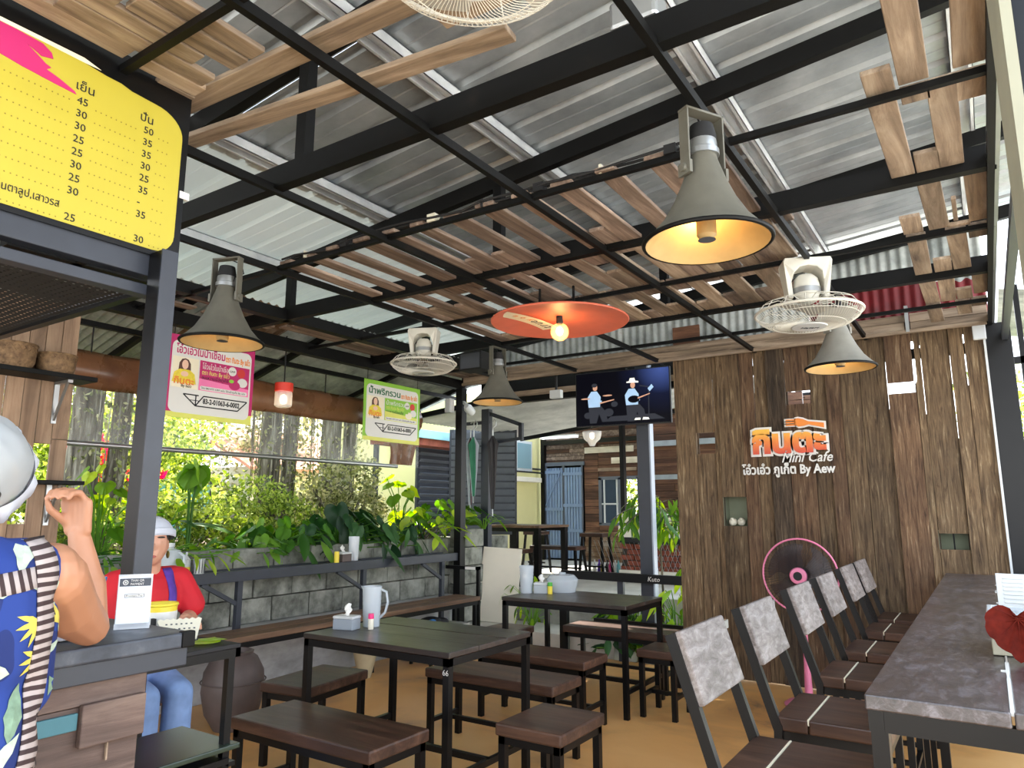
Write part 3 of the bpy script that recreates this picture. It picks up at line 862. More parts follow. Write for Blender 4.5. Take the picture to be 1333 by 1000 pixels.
def bench(x0, x1, y0, y1, label, name='bench', group='dark wooden benches at the tables', mat='seat_wood', h=0.45, rz=0.0, loc=None, cat='bench'):
    cx, cy = (x0 + x1) / 2, (y0 + y1) / 2
    a, b = (x1 - x0) / 2, (y1 - y0) / 2
    t = thing(name, label, cat, (cx, cy, 0), rz, group)
    MB().span(-a, a, -b, b, h - .055, h).build('seat', mat, t, bevel=0.009)
    f = MB()
    for s in (-1, 1):
        f.span(-a + .012, a - .012, s * (b - .03) - .015, s * (b - .03) + .015, h - .09, h - .056)
        f.span(s * (a - .03) - .015, s * (a - .03) + .015, -b + .012, b - .012, h - .09, h - .056)
    f.build('apron', 'black_steel', t)
    steel_legs(t, -a + .012, a - .012, -b + .012, b - .012, h - .056, 0.034)
    for s in (-1, 1):
        MB().span(s * (a - .03) - .012, s * (a - .03) + .012, -b + .03, b - .03, 0.13, 0.155).build('stretcher', 'black_steel', t)
    MB().span(-a + .03, a - .03, -.012, .012, 0.13, 0.155).build('stretcher', 'black_steel', t)
    return t

bench(-3.10, -2.19, 2.26, 2.64, 'dark wooden bench in the foreground, in front of table 66')
bench(-3.02, -2.10, 3.58, 3.92, 'dark wooden bench behind table 66, reached from the far side')
bench(-3.12, -2.26, 4.25, 4.60, 'brown wooden bench just in front of the farther table')
bench(-3.12, -2.19, 5.49, 5.83, 'reddish brown bench behind the farther table, near the low railing')
bench(-1.995, -1.645, 2.87, 3.30, 'square dark stool at the right end of table 66', 'stool', 'dark wooden stools', cat='stool')
bench(-3.60, -3.24, 2.80, 3.33, 'dark stool at the left end of table 66, below the long bench', 'stool', 'dark wooden stools', rz=R(7), cat='stool')
bench(-2.17, -1.88, 4.86, 5.20, 'dark stool at the right end of the farther table, behind the first chair', 'stool', 'dark wooden stools', cat='stool')
bench(-3.62, -3.30, 5.02, 5.33, 'dark stool at the left end of the farther table', 'stool', 'dark wooden stools', cat='stool')

# long plank bench against the planter
t = thing('long_bench', 'long brown plank bench running along the block planter wall', 'bench', (-4.55, 4.0, 0))
MB().span(-.16, -.005, -2.1, 2.05, 0.515, 0.55).build('plank', 'bench_wood', t, bevel=0.005)
MB().span(.005, .16, -2.1, 2.05, 0.51, 0.55).build('plank', 'bench_wood', t, bevel=0.005)
f = MB(); f.span(.11, .15, -2.08, 2.03, 0.47, 0.512); f.span(-.15, -.11, -2.08, 2.03, 0.47, 0.512); f.build('frame', 'black_steel', t)
for y in (-2.0, -0.75, 0.82, 2.0):
    for x in (-.13, .13):
        MB().span(x - .018, x + .018, y - .018, y + .018, 0, 0.47).build('leg', 'black_steel', t)
    MB().span(-.11, .11, y - .012, y + .012, 0.2, 0.23).build('stretcher', 'black_steel', t)
m = MB(); m.span(.12, .155, 2.03, 2.06, 0.1, 0.84); m.span(-.28, .155, 2.03, 2.06, 0.805, 0.84); m.span(-.02, .155, 2.03, 2.06, .50, .53)
m.build('end_rail', 'black_steel', t)
MB().span(-.02, .11, 2.026, 2.032, 0.808, 0.836).build('sticker', 'print_white', t)
t = thing('shoe_rack', 'low wooden rack with black and blue things under the far end of the long bench', 'rack', (-4.5, 5.55, 0))
MB().span(-.15, .13, -.28, .30, .30, .32).build('shelf', 'cement', t); MB().span(-.15, .13, -.28, .30, .08, .10).build('shelf', 'bench_wood', t)
for x in (-.13, .11):
    for y in (-.26, .28): MB().span(x - .012, x + .012, y - .012, y + .012, 0, .32).build('leg', 'black_steel', t)
t = thing('cloth_bundle', 'black and blue cloth bundle on the rack under the long bench', 'cloth', (-4.5, 5.4, .32))
m = MB(); m.ball((0, 0, .05), (.1, .13, .05)); m.ball((.03, .12, .04), (.07, .09, .04)); m.build('fold', 'ink_black', t, True)
m = MB(); m.ball((.07, -.06, .05), (.03, .07, .04)); m.build('blue_fold', flat('blue_cloth', rgb(36, 104, 170), .7), t, True)

# steel rail counter in front of the planter
t = thing('rail_counter', 'slate grey steel rail shelf on braced posts along the planter wall', 'counter', (-4.88, 4.1, 0))
MB().span(.0, .05, -2.6, 2.14, 0.875, 0.955).build('front_rail', 'slate_steel', t, bevel=0.003)
MB().span(-.19, -.15, -2.6, 2.14, 0.925, 0.955).build('back_rail', 'slate_steel', t, bevel=0.003)
for y in (-1.9, -0.56, 0.76, 1.9):
    MB().span(.005, .045, y - .022, y + .022, 0.0, 0.875).build('post', 'slate_steel', t)
    MB().span(-.17, .02, y - .015, y + .015, 0.89, 0.92).build('cross_tie', 'slate_steel', t)
    MB().bar((.025, y, 0.70), (.025, y - .32, 0.875), .03, .03).build('brace', 'slate_steel', t)

# high bar counter on the right
t = thing('bar_counter', 'long high bar counter of two worn dark planks with a pale seam', 'counter', (0, 4.19, 0))
L0, L1 = -2.09, 2.08
MB().span(-.312, -.003, L0, L1, 0.918, 0.955).build('plank', 'bar_wood', t, bevel=0.004)
MB().span(.003, .42, L0, L1, 0.918, 0.956).build('plank', 'bar_wood', t, bevel=0.004)
m = MB()
rng = random.Random(5)
y = L0 + .01
while y < L1 - .4:                                   # pale filler squeezed along the seam
    ln = rng.uniform(.08, .22); w = rng.uniform(.002, .005)
    m.span(-w, w, y, y + ln, .945, .9585)
    if rng.random() < .3: m.span(-w - .012, w, y + .02, y + .04, .95, .958)
    y += ln
m.build('seam_filler', 'print_white', t)
f = MB()
for x in (-.29, .40): f.span(x - .018, x + .018, L0 + .01, L1 - .01, .865, .917)
for y in (L0 + .03, 0, L1 - .03): f.span(-.30, .41, y - .018, y + .018, .865, .917)
f.build('apron', 'black_steel', t)
for y in (L0 + .035, 0, L1 - .035):
    for x in (-.285, .395):
        MB().span(x - .02, x + .02, y - .02, y + .02, 0, .866).build('leg', 'black_steel', t)
MB().span(.385, .405, L0 + .05, L1 - .05, .2, .23).build('foot_rail', 'black_steel', t)

# bar chairs: wooden seats and back boards on black steel frames
def bar_chair(name='bar_chair'):
    t = thing(name, 'x', 'chair', (0, 0, 0), 0, 'high wooden chairs along the bar counter')
    for a, b in ((-.195, -.08), (-.076, .195)):      # two seat boards with the pale joint between
        MB().span(a, b, -.215, .215, .60, .65).build('seat_board', 'seat_wood', t, bevel=.006)
    MB().span(-.081, -.075, -.21, .21, .63, .651).build('joint', 'print_cream', t)
    f = MB()
    for s in (-1, 1):
        f.span(-.19, .185, s * .19 - .012, s * .19 + .012, .565, .60)
    for x in (-.18, .175): f.span(x - .012, x + .012, -.19, .19, .565, .60)
    f.build('seat_frame', 'black_steel', t)
    for s in (-1, 1):
        MB().bar((.17, s * .19, 0), (.17, s * .19, .57), .028, .028, (1, 0, 0)).build('leg', 'black_steel', t)
        m = MB(); m.bar((-.215, s * .205, 0), (-.185, s * .205, .62), .028, .03, (1, 0, 0)); m.bar((-.185, s * .205, .60), (-.325, s * .205, 1.03), .028, .034, (1, 0, 0))
        m.build('rear_leg', 'black_steel', t)
        MB().span(-.20, .17, s * .19 - .01, s * .19 + .01, .2, .222).build('stretcher', 'black_steel', t)
    MB().span(.16, .18, -.19, .19, .26, .282).build('foot_rest', 'black_steel', t)
    MB().bar((-.312, -.2, 1.0), (-.312, .30, 1.0), .03, .03).build('top_rail', 'silver', t)
    M = Matrix.Translation((-.268, 0, .932)) @ Matrix.Rotation(R(-18), 4, 'Y')
    mb = MB(); mb.box((0, 0, 0), (.028, .425, .225))
    o = mb.build('backrest', 'back_wood', t, bevel=.007); o.matrix_local = M
    return t
ch0 = bar_chair()
chairs = [(2.45, 0.0, 'bar chair nearest the camera, its pale back board largest in the row'),
          (3.15, 0.0, 'second bar chair from the camera, smooth pale back board'),
          (3.95, 0.0, 'third bar chair, with whitish rough back board, just right of the pink fan'),
          (4.66, 0.0, 'fourth bar chair, partly hiding the pink fan stand'),
          (5.44, 0.0, 'fifth bar chair, with a mottled brown back board'),
          (6.05, 0.0, 'last bar chair, closest to the plank wall')]
for i, (y, rz, lab) in enumerate(chairs):
    o = ch0 if i == 0 else dup(ch0)
    o.location = (-.555, y, 0); o.rotation_euler = (0, 0, rz); o['label'] = lab

# ---- things on the tables
def tissue_box(loc, label, mat, w=.13, d=.085, h=.075, rz=0.0, group=None):
    t = thing('tissue_box', label, 'tissue box', loc, rz, group)
    MB().span(-w / 2, w / 2, -d / 2, d / 2, 0, h * .78).build('body', mat, t, bevel=.004)
    MB().span(-w / 2 - .002, w / 2 + .002, -d / 2 - .002, d / 2 + .002, h * .78, h).build('lid', 'white_plastic', t, bevel=.006)
    m = MB()
    vs = []; fs = []
    for i in range(5):
        for j in range(4):
            vs.append((-.02 + .04 * j / 3 + .008 * math.sin(i * 1.7 + j), .012 * math.sin(j * 2.1 + i) - .01 + .006 * i, h - .002 + .055 * i / 4 * (1 + .25 * math.sin(j * 1.3))))
    for i in range(4):
        for j in range(3): fs.append((i * 4 + j, i * 4 + j + 1, i * 4 + j + 5, i * 4 + j + 4))
    m.add(vs, fs); m.build('tissue', 'print_white', t, True)
    return t

def pitcher(loc, label, h=.225, r=.05, rz=0.0, handle=True, mat='frosted_plastic', group='clear plastic water pitchers'):
    t = thing('water_pitcher', label, 'pitcher', loc, rz, group)
    prof = [(0, 0.004), (r * .82, 0.0)]
    n = 16
    for i in range(n + 1):                           # ribbed side
        z = h * i / n
        prof.append((r * (.84 + .16 * i / n) + (.0016 if i % 2 else 0), z))
    pi = [(p[0] - .003, p[1]) for p in reversed(prof[2:])]
    MB().lathe(prof + pi, 24).build('jug', mat, t, True)
    if handle:
        MB().tube([(r * .95, 0, h * .92), (r * 1.55, 0, h * .86), (r * 1.72, 0, h * .6), (r * 1.45, 0, h * .35), (r * .9, 0, h * .22)], .0075, 8).build('handle', mat, t, True)
        MB().add([(-r * .9, -.018, h * .9), (-r * .9, .018, h * .9), (-r * 1.25, 0, h * 1.0), (-r * .92, -.016, h), (-r * .92, .016, h)], [(0, 1, 2), (0, 2, 3), (1, 4, 2)]).build('spout', mat, t)
    return t

def shaker(loc, label, body, cap, h=.085, r=.017, group=None):
    t = thing('shaker', label, 'shaker', loc, 0, group)
    MB().lathe([(0, 0), (r, 0), (r, h * .66), (r * .85, h * .7), (0, h * .7)], 16).build('bottle', body, t, True)
    MB().lathe([(r * .98, h * .68), (r * 1.02, h * .72), (r * .95, h), (0, h)], 16).build('cap', cap, t, True)
    return t

tissue_box((-3.105, 2.99, .75), 'grey tissue box with white lid on table 66', 'grey_box', rz=R(12))
pitcher((-3.06, 3.14, .75), 'ribbed clear pitcher with handle standing on table 66', .225, .056, R(25))
shaker((-2.985, 3.06, .75), 'small shaker with a hot pink cap on table 66', 'cream_plastic', 'hot_pink', .085, .016)
pitcher((-3.20, 5.05, .75), 'tall frosted cup dispenser on the farther table', .215, .058, 0, False)
tissue_box((-3.09, 5.10, .75), 'pale grey tissue box on the farther table', 'frosted_plastic', .11, .085, .085, R(20))
shaker((-3.0, 5.085, .75), 'small shaker with green cap on the farther table', 'yellow_plastic', 'green_plastic', .09, .02)
t = thing('lidded_tub', 'round clear lidded tub on the farther table, behind the green shaker', 'tub', (-3.0, 5.285, .75))
MB().lathe([(0, 0), (.11, 0), (.125, .06), (.128, .09)], 28).build('bowl', 'frosted_plastic', t, True)
MB().lathe([(.132, .088), (.132, .1), (.10, .135), (.03, .14), (.03, .155), (0, .155)], 28).build('lid', 'frosted_plastic', t, True)
# things on the rail counter
tissue_box((-4.90, 4.64, .955), 'brown tissue box on the slate rail counter', 'clay_dark', .11, .11, .085, R(90))
pitcher((-4.93, 4.80, .955), 'clear pitcher standing on the slate rail counter', .215, .05, R(80), False, 'clear_plastic')
shaker((-4.85, 4.52, .955), 'yellow shaker beside the brown tissue box on the rail', 'yellow_plastic', 'yellow_plastic', .095, .022)
t = thing('milk_jug', 'white plastic jug with a screw cap on the rail, behind the seated person', 'jug', (-4.9, 2.98, .955))
MB().lathe([(0, 0), (.085, 0), (.09, .02), (.09, .14), (.07, .175), (.03, .19), (.03, .205)], 24).build('body', 'frosted_plastic', t, True)
MB().lathe([(.034, .2), (.034, .225), (0, .228)], 16).build('cap', 'white_plastic', t, True)
MB().tube([(.075, .03, .16), (.12, .04, .14), (.125, .04, .08), (.09, .03, .05)], .01).build('handle', 'frosted_plastic', t, True)
t = thing('striped_cup', 'small white ribbed cup at the rail counter edge, right of the seated person', 'cup', (-4.87, 3.20, .955))
MB().lathe([(0, 0), (.036, 0), (.042, .105), (.038, .105), (.032, .01), (0, .01)], 20).build('cup_body', 'white_plastic', t, True)
for k in range(12): MB().box((.0405 * math.cos(k * PI / 6), .0405 * math.sin(k * PI / 6), .055), (.004, .004, .1)).build('rib', 'ink_grey', t)
t = thing('squeeze_bottle', 'white squeeze bottle with yellow foot on the rail counter', 'bottle', (-4.93, 3.135, .955))
MB().lathe([(0, 0), (.03, 0), (.03, .05)], 16).build('foot', 'yellow_plastic', t, True)
MB().lathe([(.03, .05), (.03, .1), (.012, .12), (.006, .155), (0, .157)], 16).build('body', 'white_plastic', t, True)

# ---- pots on the floor
t = thing('water_jar', 'big dark brown clay jar on the floor under the long bench', 'jar', (-4.30, 3.14, 0))
MB().lathe([(0, 0), (.11, 0), (.17, .10), (.20, .24), (.19, .36), (.145, .445), (.115, .465), (.12, .485), (.105, .49), (.1, .46), (.0, .44)], 36).build('body', 'clay_dark', t, True, ang=50)
MB().tube([(.205 * math.cos(a), .205 * math.sin(a), .30) for a in np.linspace(0, 2 * PI, 37)[:-1]], .004, 6, True).build('band', 'clay_dark', t, True)
t = thing('flower_pot', 'small cream tapered clay pot under the long bench', 'pot', (-4.60, 4.66, 0))
MB().lathe([(0, 0), (.055, 0), (.10, .19), (.115, .26), (.118, .30), (.10, .30), (.09, .24), (0, .23)], 28).build('body', 'clay_pale', t, True)

# ---- food box and leaf on the bar counter
t = thing('food_box', 'beige plastic food box with open white lid on the bar counter', 'box', (.15, 2.99, .957))
a, b, h = .185, .13, .115
m = MB()
m.span(-a, a, -b, -b + .006, 0, h); m.span(-a, a, b - .006, b, 0, h); m.span(-a, -a + .006, -b, b, 0, h); m.span(a - .006, a, -b, b, 0, h); m.span(-a, a, -b, b, 0, .006)
m.build('body', 'cream_box', t, bevel=.003)
m = MB()
m.span(-a - .006, a + .006, -b - .006, -b + .012, h - .004, h + .014); m.span(-a - .006, a + .006, b - .012, b + .006, h - .004, h + .014)
m.span(-a - .006, -a + .012, -b, b, h - .004, h + .014); m.span(a - .012, a + .006, -b, b, h - .004, h + .014)
m.build('rim', 'white_plastic', t, bevel=.004)
MB().span(-a + .01, a - .01, -b + .01, b - .01, h + .008, h + .012).build('inner_tray', 'frosted_plastic', t)
m = MB(); m.span(-.085, .07, -b - .009, -b - .004, .045, .095)
m.build('latch', 'cream_plastic', t, bevel=.002)
lid = MB(); lid.span(-a, a, 0, .012, 0, .20)
for k in range(12): lid.span(-a + .02, a - .02, -.004, .0, .02 + .0145 * k, .027 + .0145 * k)
o = lid.build('lid', 'white_plastic', t, bevel=.002); o.location = (.03, b + .14, .03); o.rotation_euler = (R(-12), 0, 0)
# red heart shaped leaf
def leaf_mesh(name, L, W, mat, lobes=.18, fold=.12, droop=.15, tip=.25, n=9, heart=True):
    """A leaf lying along +Y from its stalk, midrib raised, edge falling."""
    vs = []; fs = []
    for i in range(n + 1):
        t_ = i / n
        w = W / 2 * (math.sin(PI * min(1, (t_ ** .62))) ** .8) if heart else W / 2 * math.sin(PI * t_ ** .85) ** .9
        y = L * t_
        z = -droop * L * t_ * t_
        yb = -lobes * L * (1 - t_) ** 3 if heart else 0
        vs += [(-w, y + yb, z - fold * w), (-w * .5, y + yb * .6, z - fold * w * .3), (0, y, z), (w * .5, y + yb * .6, z - fold * w * .3), (w, y + yb, z - fold * w)]
    for i in range(n):
        for j in range(4):
            o = i * 5 + j
            fs.append((o, o + 1, o + 6, o + 5))
    me = bpy.data.meshes.new(name); me.from_pydata(vs, [], fs); me.materials.append(MATS[mat])
    me.polygons.foreach_set('use_smooth', [True] * len(fs)); me.update()
    return me
def heart_leaf(name, L, W, mat, n=14):
    """Broad heart outline with two basal lobes, ribs as slight folds."""
    pts = []
    for i in range(2 * n):
        a = 2 * PI * i / (2 * n)
        x = 16 * math.sin(a) ** 3 / 16
        y = (13 * math.cos(a) - 5 * math.cos(2 * a) - 2 * math.cos(3 * a) - math.cos(4 * a)) / 16
        pts.append((x * W / 2, -y * L / 1.85))
    vs = [(0, -.28 * L, .004)]; fs = []
    for ring in (.55, 1.0):
        for i, (x, y) in enumerate(pts):
            z = (.012 * math.sin(i * PI) + (.010 if i % 4 == 0 else -.002)) * ring - .02 * ring * ring * abs(x) / (W / 2)
            vs.append((x * ring, (y + .28 * L) * ring - .28 * L, z))
    k = len(pts)
    for i in range(k):
        j = (i + 1) % k
        fs.append((0, 1 + i, 1 + j)); fs.append((1 + i, 1 + k + i, 1 + k + j, 1 + j))
    me = bpy.data.meshes.new(name); me.from_pydata(vs, [], fs); me.materials.append(MATS[mat])
    me.polygons.foreach_set('use_smooth', [True] * len(fs)); me.update()
    return me
t = thing('red_leaf', 'large dried red heart shaped leaf leaning on the beige food box', 'leaf', (.045, 2.735, .965))
pts = []
for i in range(40):                                   # broad blade: notch at the stalk, pointed tip, scalloped edge
    a = 2 * PI * i / 40
    r_ = .085 * (1 + .10 * math.cos(2 * a) + .045 * abs(math.sin(5 * a)))
    if abs(a - PI / 2) < .5: r_ *= .55 + .45 * abs(a - PI / 2) / .5
    if abs(a - 3 * PI / 2) < .5: r_ *= 1.28 - .28 * abs(a - 3 * PI / 2) / .5
    pts.append((r_ * math.cos(a) * .95, r_ * math.sin(a)))
vs = [(0, .03, .0)]; fs = []
for k_, rg in enumerate((.5, 1.0)):
    for i, (x, y) in enumerate(pts): vs.append((x * rg, .03 + (y - .03) * rg, (.006 if i % 4 == 0 else -.004) * rg + .018 * (abs(x) / .08) ** 2 * rg))
for i in range(40):
    j = (i + 1) % 40
    fs += [(0, 1 + i, 1 + j), (1 + i, 41 + i, 41 + j, 1 + j)]
o = MB().add(vs, fs).build('blade', 'red_leaf', t, True, ang=80)
o.location = (-.005, .045, .088); o.rotation_euler = (R(62), R(6), R(8))
m = MB()
for a in (-90, -50, -130, -20, -160, 20, 160):
    m.tube([(0, .03, .006), (.035 * math.cos(R(a)), .03 + .04 * math.sin(R(a)), .008), (.07 * math.cos(R(a)), .03 + .075 * math.sin(R(a)), .012)], [.0022, .0015, .0008], 5)
v_ = m.build('veins', 'red_leaf', o)
MB().tube([(-.012, .06, .125), (.0, .035, .13), (.03, .02, .122), (.06, .01, .11)], .0025, 6).build('stalk', 'red_leaf', t, True)

# ---- pink pedestal fan by the wall
t = thing('pedestal_fan', 'pink pedestal fan with clear dark blades standing by the plank wall', 'fan', (-1.23, 5.80, 0))
MB().lathe([(0, 0), (.17, 0), (.175, .012), (.15, .03), (.05, .045), (0, .05)], 32).build('base', 'pink_plastic', t, True)
MB().lathe([(.03, .04), (.022, .3), (.02, .55), (0, .56)], 16).build('pole', 'pink_plastic', t, True)
MB().box((0, -.01, .62), (.075, .06, .16)).build('control_box', 'pink_plastic', t, bevel=.012)
MB().box((0, -.042, .60), (.05, .006, .09)).build('control_panel', 'print_white', t)
for k, mt in enumerate(('hot_pink', 'yellow_plastic', 'print_cream')):
    MB().box((0, -.047, .63 - .028 * k), (.03, .008, .016)).build('button', mt, t, bevel=.002)
cz = .93
MB().ball((0, .06, cz), (.055, .09, .055)).build('motor', 'ink_black', t, True)
MY = Matrix.Translation((0, -.06, cz)) @ Matrix.Rotation(R(90), 4, 'X')
def ring(r, y, rr, n=48): return [(r * math.cos(a), y, cz + r * math.sin(a)) for a in np.linspace(0, 2 * PI, n + 1)[:-1]]
MB().tube(ring(.268, -.03, 0), .007, 8, True).build('guard_ring', 'pink_plastic', t, True)
m = MB(); m2 = MB()
for k in range(72):
    a = 2 * PI * k / 72; c, s_ = math.cos(a), math.sin(a)
    m.tube([(.06 * c, -.095, cz + .06 * s_), (.2 * c, -.085, cz + .2 * s_), (.266 * c, -.034, cz + .266 * s_)], .0011, 3, caps=False)
    m2.tube([(.05 * c, .03, cz + .05 * s_), (.2 * c, .02, cz + .2 * s_), (.266 * c, -.026, cz + .266 * s_)], .0011, 3, caps=False)
m.tube(ring(.17, -.09, 0), .0012, 4, True); m.build('front_guard', 'ink_black', t); m2.build('rear_guard', 'ink_black', t)
clear('fan_smoke', rgb(46, 34, 38), .72, .25)
for k in range(3):
    m = MB(); vs = []; fs = []
    for i in range(9):
        r_ = .05 + .185 * i / 8
        for j in range(7):
            a = 2 * PI * k / 3 + (j / 6 - .5) * (1.75 + .15 * math.sin(i)) + .25 * i / 8
            vs.append((r_ * math.cos(a), -.035 + .03 * (j / 6 - .5), cz + r_ * math.sin(a)))
    for i in range(8):
        for j in range(6): fs.append((i * 7 + j, i * 7 + j + 1, i * 7 + j + 8, i * 7 + j + 7))
    m.add(vs, fs); m.build('blade', 'fan_smoke', t, True)
m = MB(); m.lathe([(0, .05), (.03, .05), (.03, .045)], 24, M=MY); m.build('hub_badge', 'ink_black', t, True)
m = MB(); m.lathe([(.032, .05), (.055, .048), (.062, .035), (.062, .02)], 28, M=MY); m.build('hub_cap', 'pink_plastic', t, True)

# two pale stones in the wall niche
for k, (dx, lab) in enumerate(((-.04, 'left of two small cream ornaments in the wall niche'), (.035, 'right of two small cream ornaments in the wall niche'))):
    t = thing('ornament', lab, 'ornament', (-1.855 + dx, 6.40, 1.275), 0, 'cream ornaments in the niche')
    m = MB(); m.ball((0, 0, .034), (.036, .034, .034)); m.build('shell_body', 'cream_plastic', t, True)
    m = MB(); m.ball((0, -.022, .058), (.016, .016, .014)); m.build('crest', 'cream_plastic', t, True)
# ================================================================ lamps, fans, signs, screen
def horn_lamp(loc, label, power, mat='horn_grey', rz=0.0):
    """Old loudspeaker horn hung upside down as a lamp; loc is where its yoke meets the bar."""
    t = thing('horn_lamp', label, 'lamp', loc, rz, 'loudspeaker horn lamps')
    out = [(.046, -.165), (.052, -.19), (.075, -.26), (.105, -.33), (.145, -.40), (.185, -.445), (.205, -.462), (.212, -.468), (.212, -.478), (.205, -.480)]
    inn = [(.200, -.474), (.182, -.452), (.142, -.407), (.102, -.337), (.072, -.267), (.046, -.20), (0, -.195)]
    MB().lathe([(0, -.165)] + out, 40).build('horn', mat, t, True, ang=50)
    MB().lathe([(.205, -.480)] + inn, 40).build('horn_lining', 'horn_inside', t, True, ang=50)
    MB().tube([(.211 * math.cos(a), .211 * math.sin(a), -.474) for a in np.linspace(0, 2 * PI, 41)[:-1]], .008, 8, True).build('rim', 'grid_steel', t, True)
    MB().lathe([(0, -.075), (.03, -.075), (.045, -.09), (.05, -.12), (.05, -.14), (.056, -.145), (.056, -.165), (0, -.166)], 24).build('driver', 'silver', t, True)
    MB().lathe([(0, -.045), (.04, -.05), (.048, -.09), (.048, -.11), (0, -.11)], 24).build('driver_cap', 'ink_black', t, True)
    for s in (-1, 1):
        MB().bar((s * .078, 0, .0), (s * .078, 0, -.235), .006, .045, (0, 1, 0)).build('yoke_arm', mat, t)
        m = MB(); m.box((s * .080, 0, -.225), (.012, .06, .045)); m.lathe([(0, 0), (.016, 0), (.014, .012), (0, .014)], 12, M=Matrix.Translation((s * .084, 0, -.222)) @ Matrix.Rotation(R(90 * s), 4, 'Y')); m.build('bolt', mat, t, True)
    MB().box((0, 0, -.004), (.165, .045, .008)).build('yoke_bridge', mat, t)
    MB().lathe([(0, -.465), (.022, -.463), (.033, -.45), (.033, -.34), (0, -.34)], 24).build('inner_tube', 'horn_inside', t, True)
    MB().lathe([(0, -.466), (.03, -.4665), (0, -.467)], 16).build('tube_grille', 'ink_grey', t)
    MB().tube([(.0, .02, .0), (.05, .05, -.02), (.075, .04, -.08), (.05, .0, -.11), (.045, -.01, -.15)], .0035, 6).build('cable', 'ink_black', t, True)
    if power:
        m = MB(); m.ball((.0, .055, -.35), .02); m.build('bulb', 'glow_warm', t, True)
        d = bpy.data.lights.new('horn_light', 'POINT'); d.energy = power; d.color = (1.0, .62, .24); d.shadow_soft_size = .02
        o = bpy.data.objects.new('horn_light', d); COL.objects.link(o); o.parent = t; o.location = (.03, .075, -.385)
    return t
horn_lamp((-.71, 2.27, 2.785), 'large grey horn lamp glowing yellow inside, nearest the camera', 0.45, 'horn_grey', R(60))
horn_lamp((-3.35, 2.24, 2.775), 'dull grey horn lamp with two straps beside the pink sign', 0.12, 'horn_grey', R(20))
horn_lamp((-3.39, 4.90, 2.79), 'small grey horn lamp between the left ceiling fan and the screen', 0.25, 'horn_grey', R(80))
horn_lamp((-.71, 4.90, 2.79), 'pale grey horn lamp hanging in front of the plank wall', 0.4, 'horn_pale', R(50))

# orange disc lamp
t = thing('disc_lamp', 'orange round sign dish hung as a lamp with one bare glowing bulb', 'lamp', (-2.12, 3.74, 2.80))
MB().lathe([(0, -.185), (.15, -.19), (.33, -.205), (.425, -.222), (.43, -.228), (.425, -.234), (.33, -.214), (.15, -.199), (0, -.195)], 56).build('dish', 'orange_metal', t, True, ang=60)
for x, y in ((-.13, -.02), (.08, .04)):
    MB().span(x - .006, x + .006, y - .006, y + .006, -.19, .0).build('hanger', 'black_steel', t)
MB().lathe([(0, -.19), (.02, -.195), (.022, -.235), (.016, -.245), (0, -.245)], 16).build('socket', 'ink_black', t, True)
MB().ball((0, 0, -.295), .057, 20, 12).build('bulb', 'bulb_glass', t, True)
MB().ball((0, 0, -.29), (.022, .022, .03)).build('filament', 'glow_warm', t, True)
def under(r, a): return (r * math.cos(a), r * math.sin(a), -.203 - .1 * max(0, r - .1) ** 2 - .012 * r / .4)
rv, fv = Vector((.834, .552, 0)), Vector((-.552, .834, 0))    # printed band: a curved strip from the bulb out to the rim
def band(t_):
    a_ = -.04 - .16 * t_ - .17 * t_ * t_; b_ = .24 - .30 * t_ - .12 * t_ * t_
    p = rv * a_ + fv * b_; r_ = p.length
    return Vector((p.x, p.y, -.203 - .1 * max(0, r_ - .1) ** 2 - .012 * r_ / .4))
vs = []; fs = []
for i in range(13):
    p = band(i / 12); d_ = (band(i / 12 + .02) - p).normalized(); u_ = d_.cross(Vector((0, 0, -1))).normalized()
    for k in (-1, 1): vs.append(p - u_ * k * .058 + Vector((0, 0, -.002)))
for i in range(12): fs.append((2 * i, 2 * i + 1, 2 * i + 3, 2 * i + 2))
MB().add(vs, fs).build('printed_band', 'print_cream', t)
for i, chx in enumerate('trueyou'):
    p = band(.10 + .115 * i); d_ = (band(.12 + .115 * i) - p).normalized(); z_ = Vector((0, 0, -1)); u_ = z_.cross(d_).normalized(); z_ = d_.cross(u_)
    me = text_mesh(chx, .10 if i < 4 else .07, 'ink_grey' if i < 4 else 'print_orange', depth=.0003)
    o_ = p - u_ * .028 + Vector((0, 0, -.004))
    me.transform(Matrix(((d_.x, u_.x, z_.x, o_.x), (d_.y, u_.y, z_.y, o_.y), (d_.z, u_.z, z_.z, o_.z), (0, 0, 0, 1))))
    link('letter', me, t)
d = bpy.data.lights.new('disc_light', 'POINT'); d.energy = 1.6; d.color = (1, .62, .25); d.shadow_soft_size = .03
o = bpy.data.objects.new('disc_light', d); COL.objects.link(o); o.parent = t; o.location = (0, 0, -.30)

# jar lamp by the curtain
t = thing('jar_lamp', 'glowing glass jar lamp with red lid hanging before the brown curtain roll', 'lamp', (-5.0, 3.97, 2.74))
MB().tube([(0, 0, .19), (0, 0, -.25)], .006, 6).build('cord', 'ink_black', t)
MB().lathe([(0, -.24), (.078, -.245), (.078, -.315), (.07, -.318)], 24).build('lid', 'red_cap', t, True)
MB().lathe([(.068, -.315), (.075, -.33), (.075, -.44), (.06, -.452), (0, -.452)], 24).build('jar', 'clear_plastic', t, True)
MB().ball((0, 0, -.385), (.03, .03, .042)).build('bulb', 'glow_soft', t, True)
# glass pendant below the screen
t = thing('glass_pendant', 'small bell shaped glass pendant lamp hanging below the screen', 'lamp', (-3.345, 6.55, 2.81))
MB().tube([(0, 0, 0), (0, 0, -.57)], .005, 6).build('cord', 'ink_black', t)
MB().lathe([(.098, -.60), (.1, -.63), (.085, -.68), (.045, -.715), (.03, -.745), (.022, -.752), (0, -.752)], 24).build('shade', 'clear_plastic', t, True)
MB().ball((0, 0, -.645), (.025, .025, .035)).build('bulb', 'glow_soft', t, True)

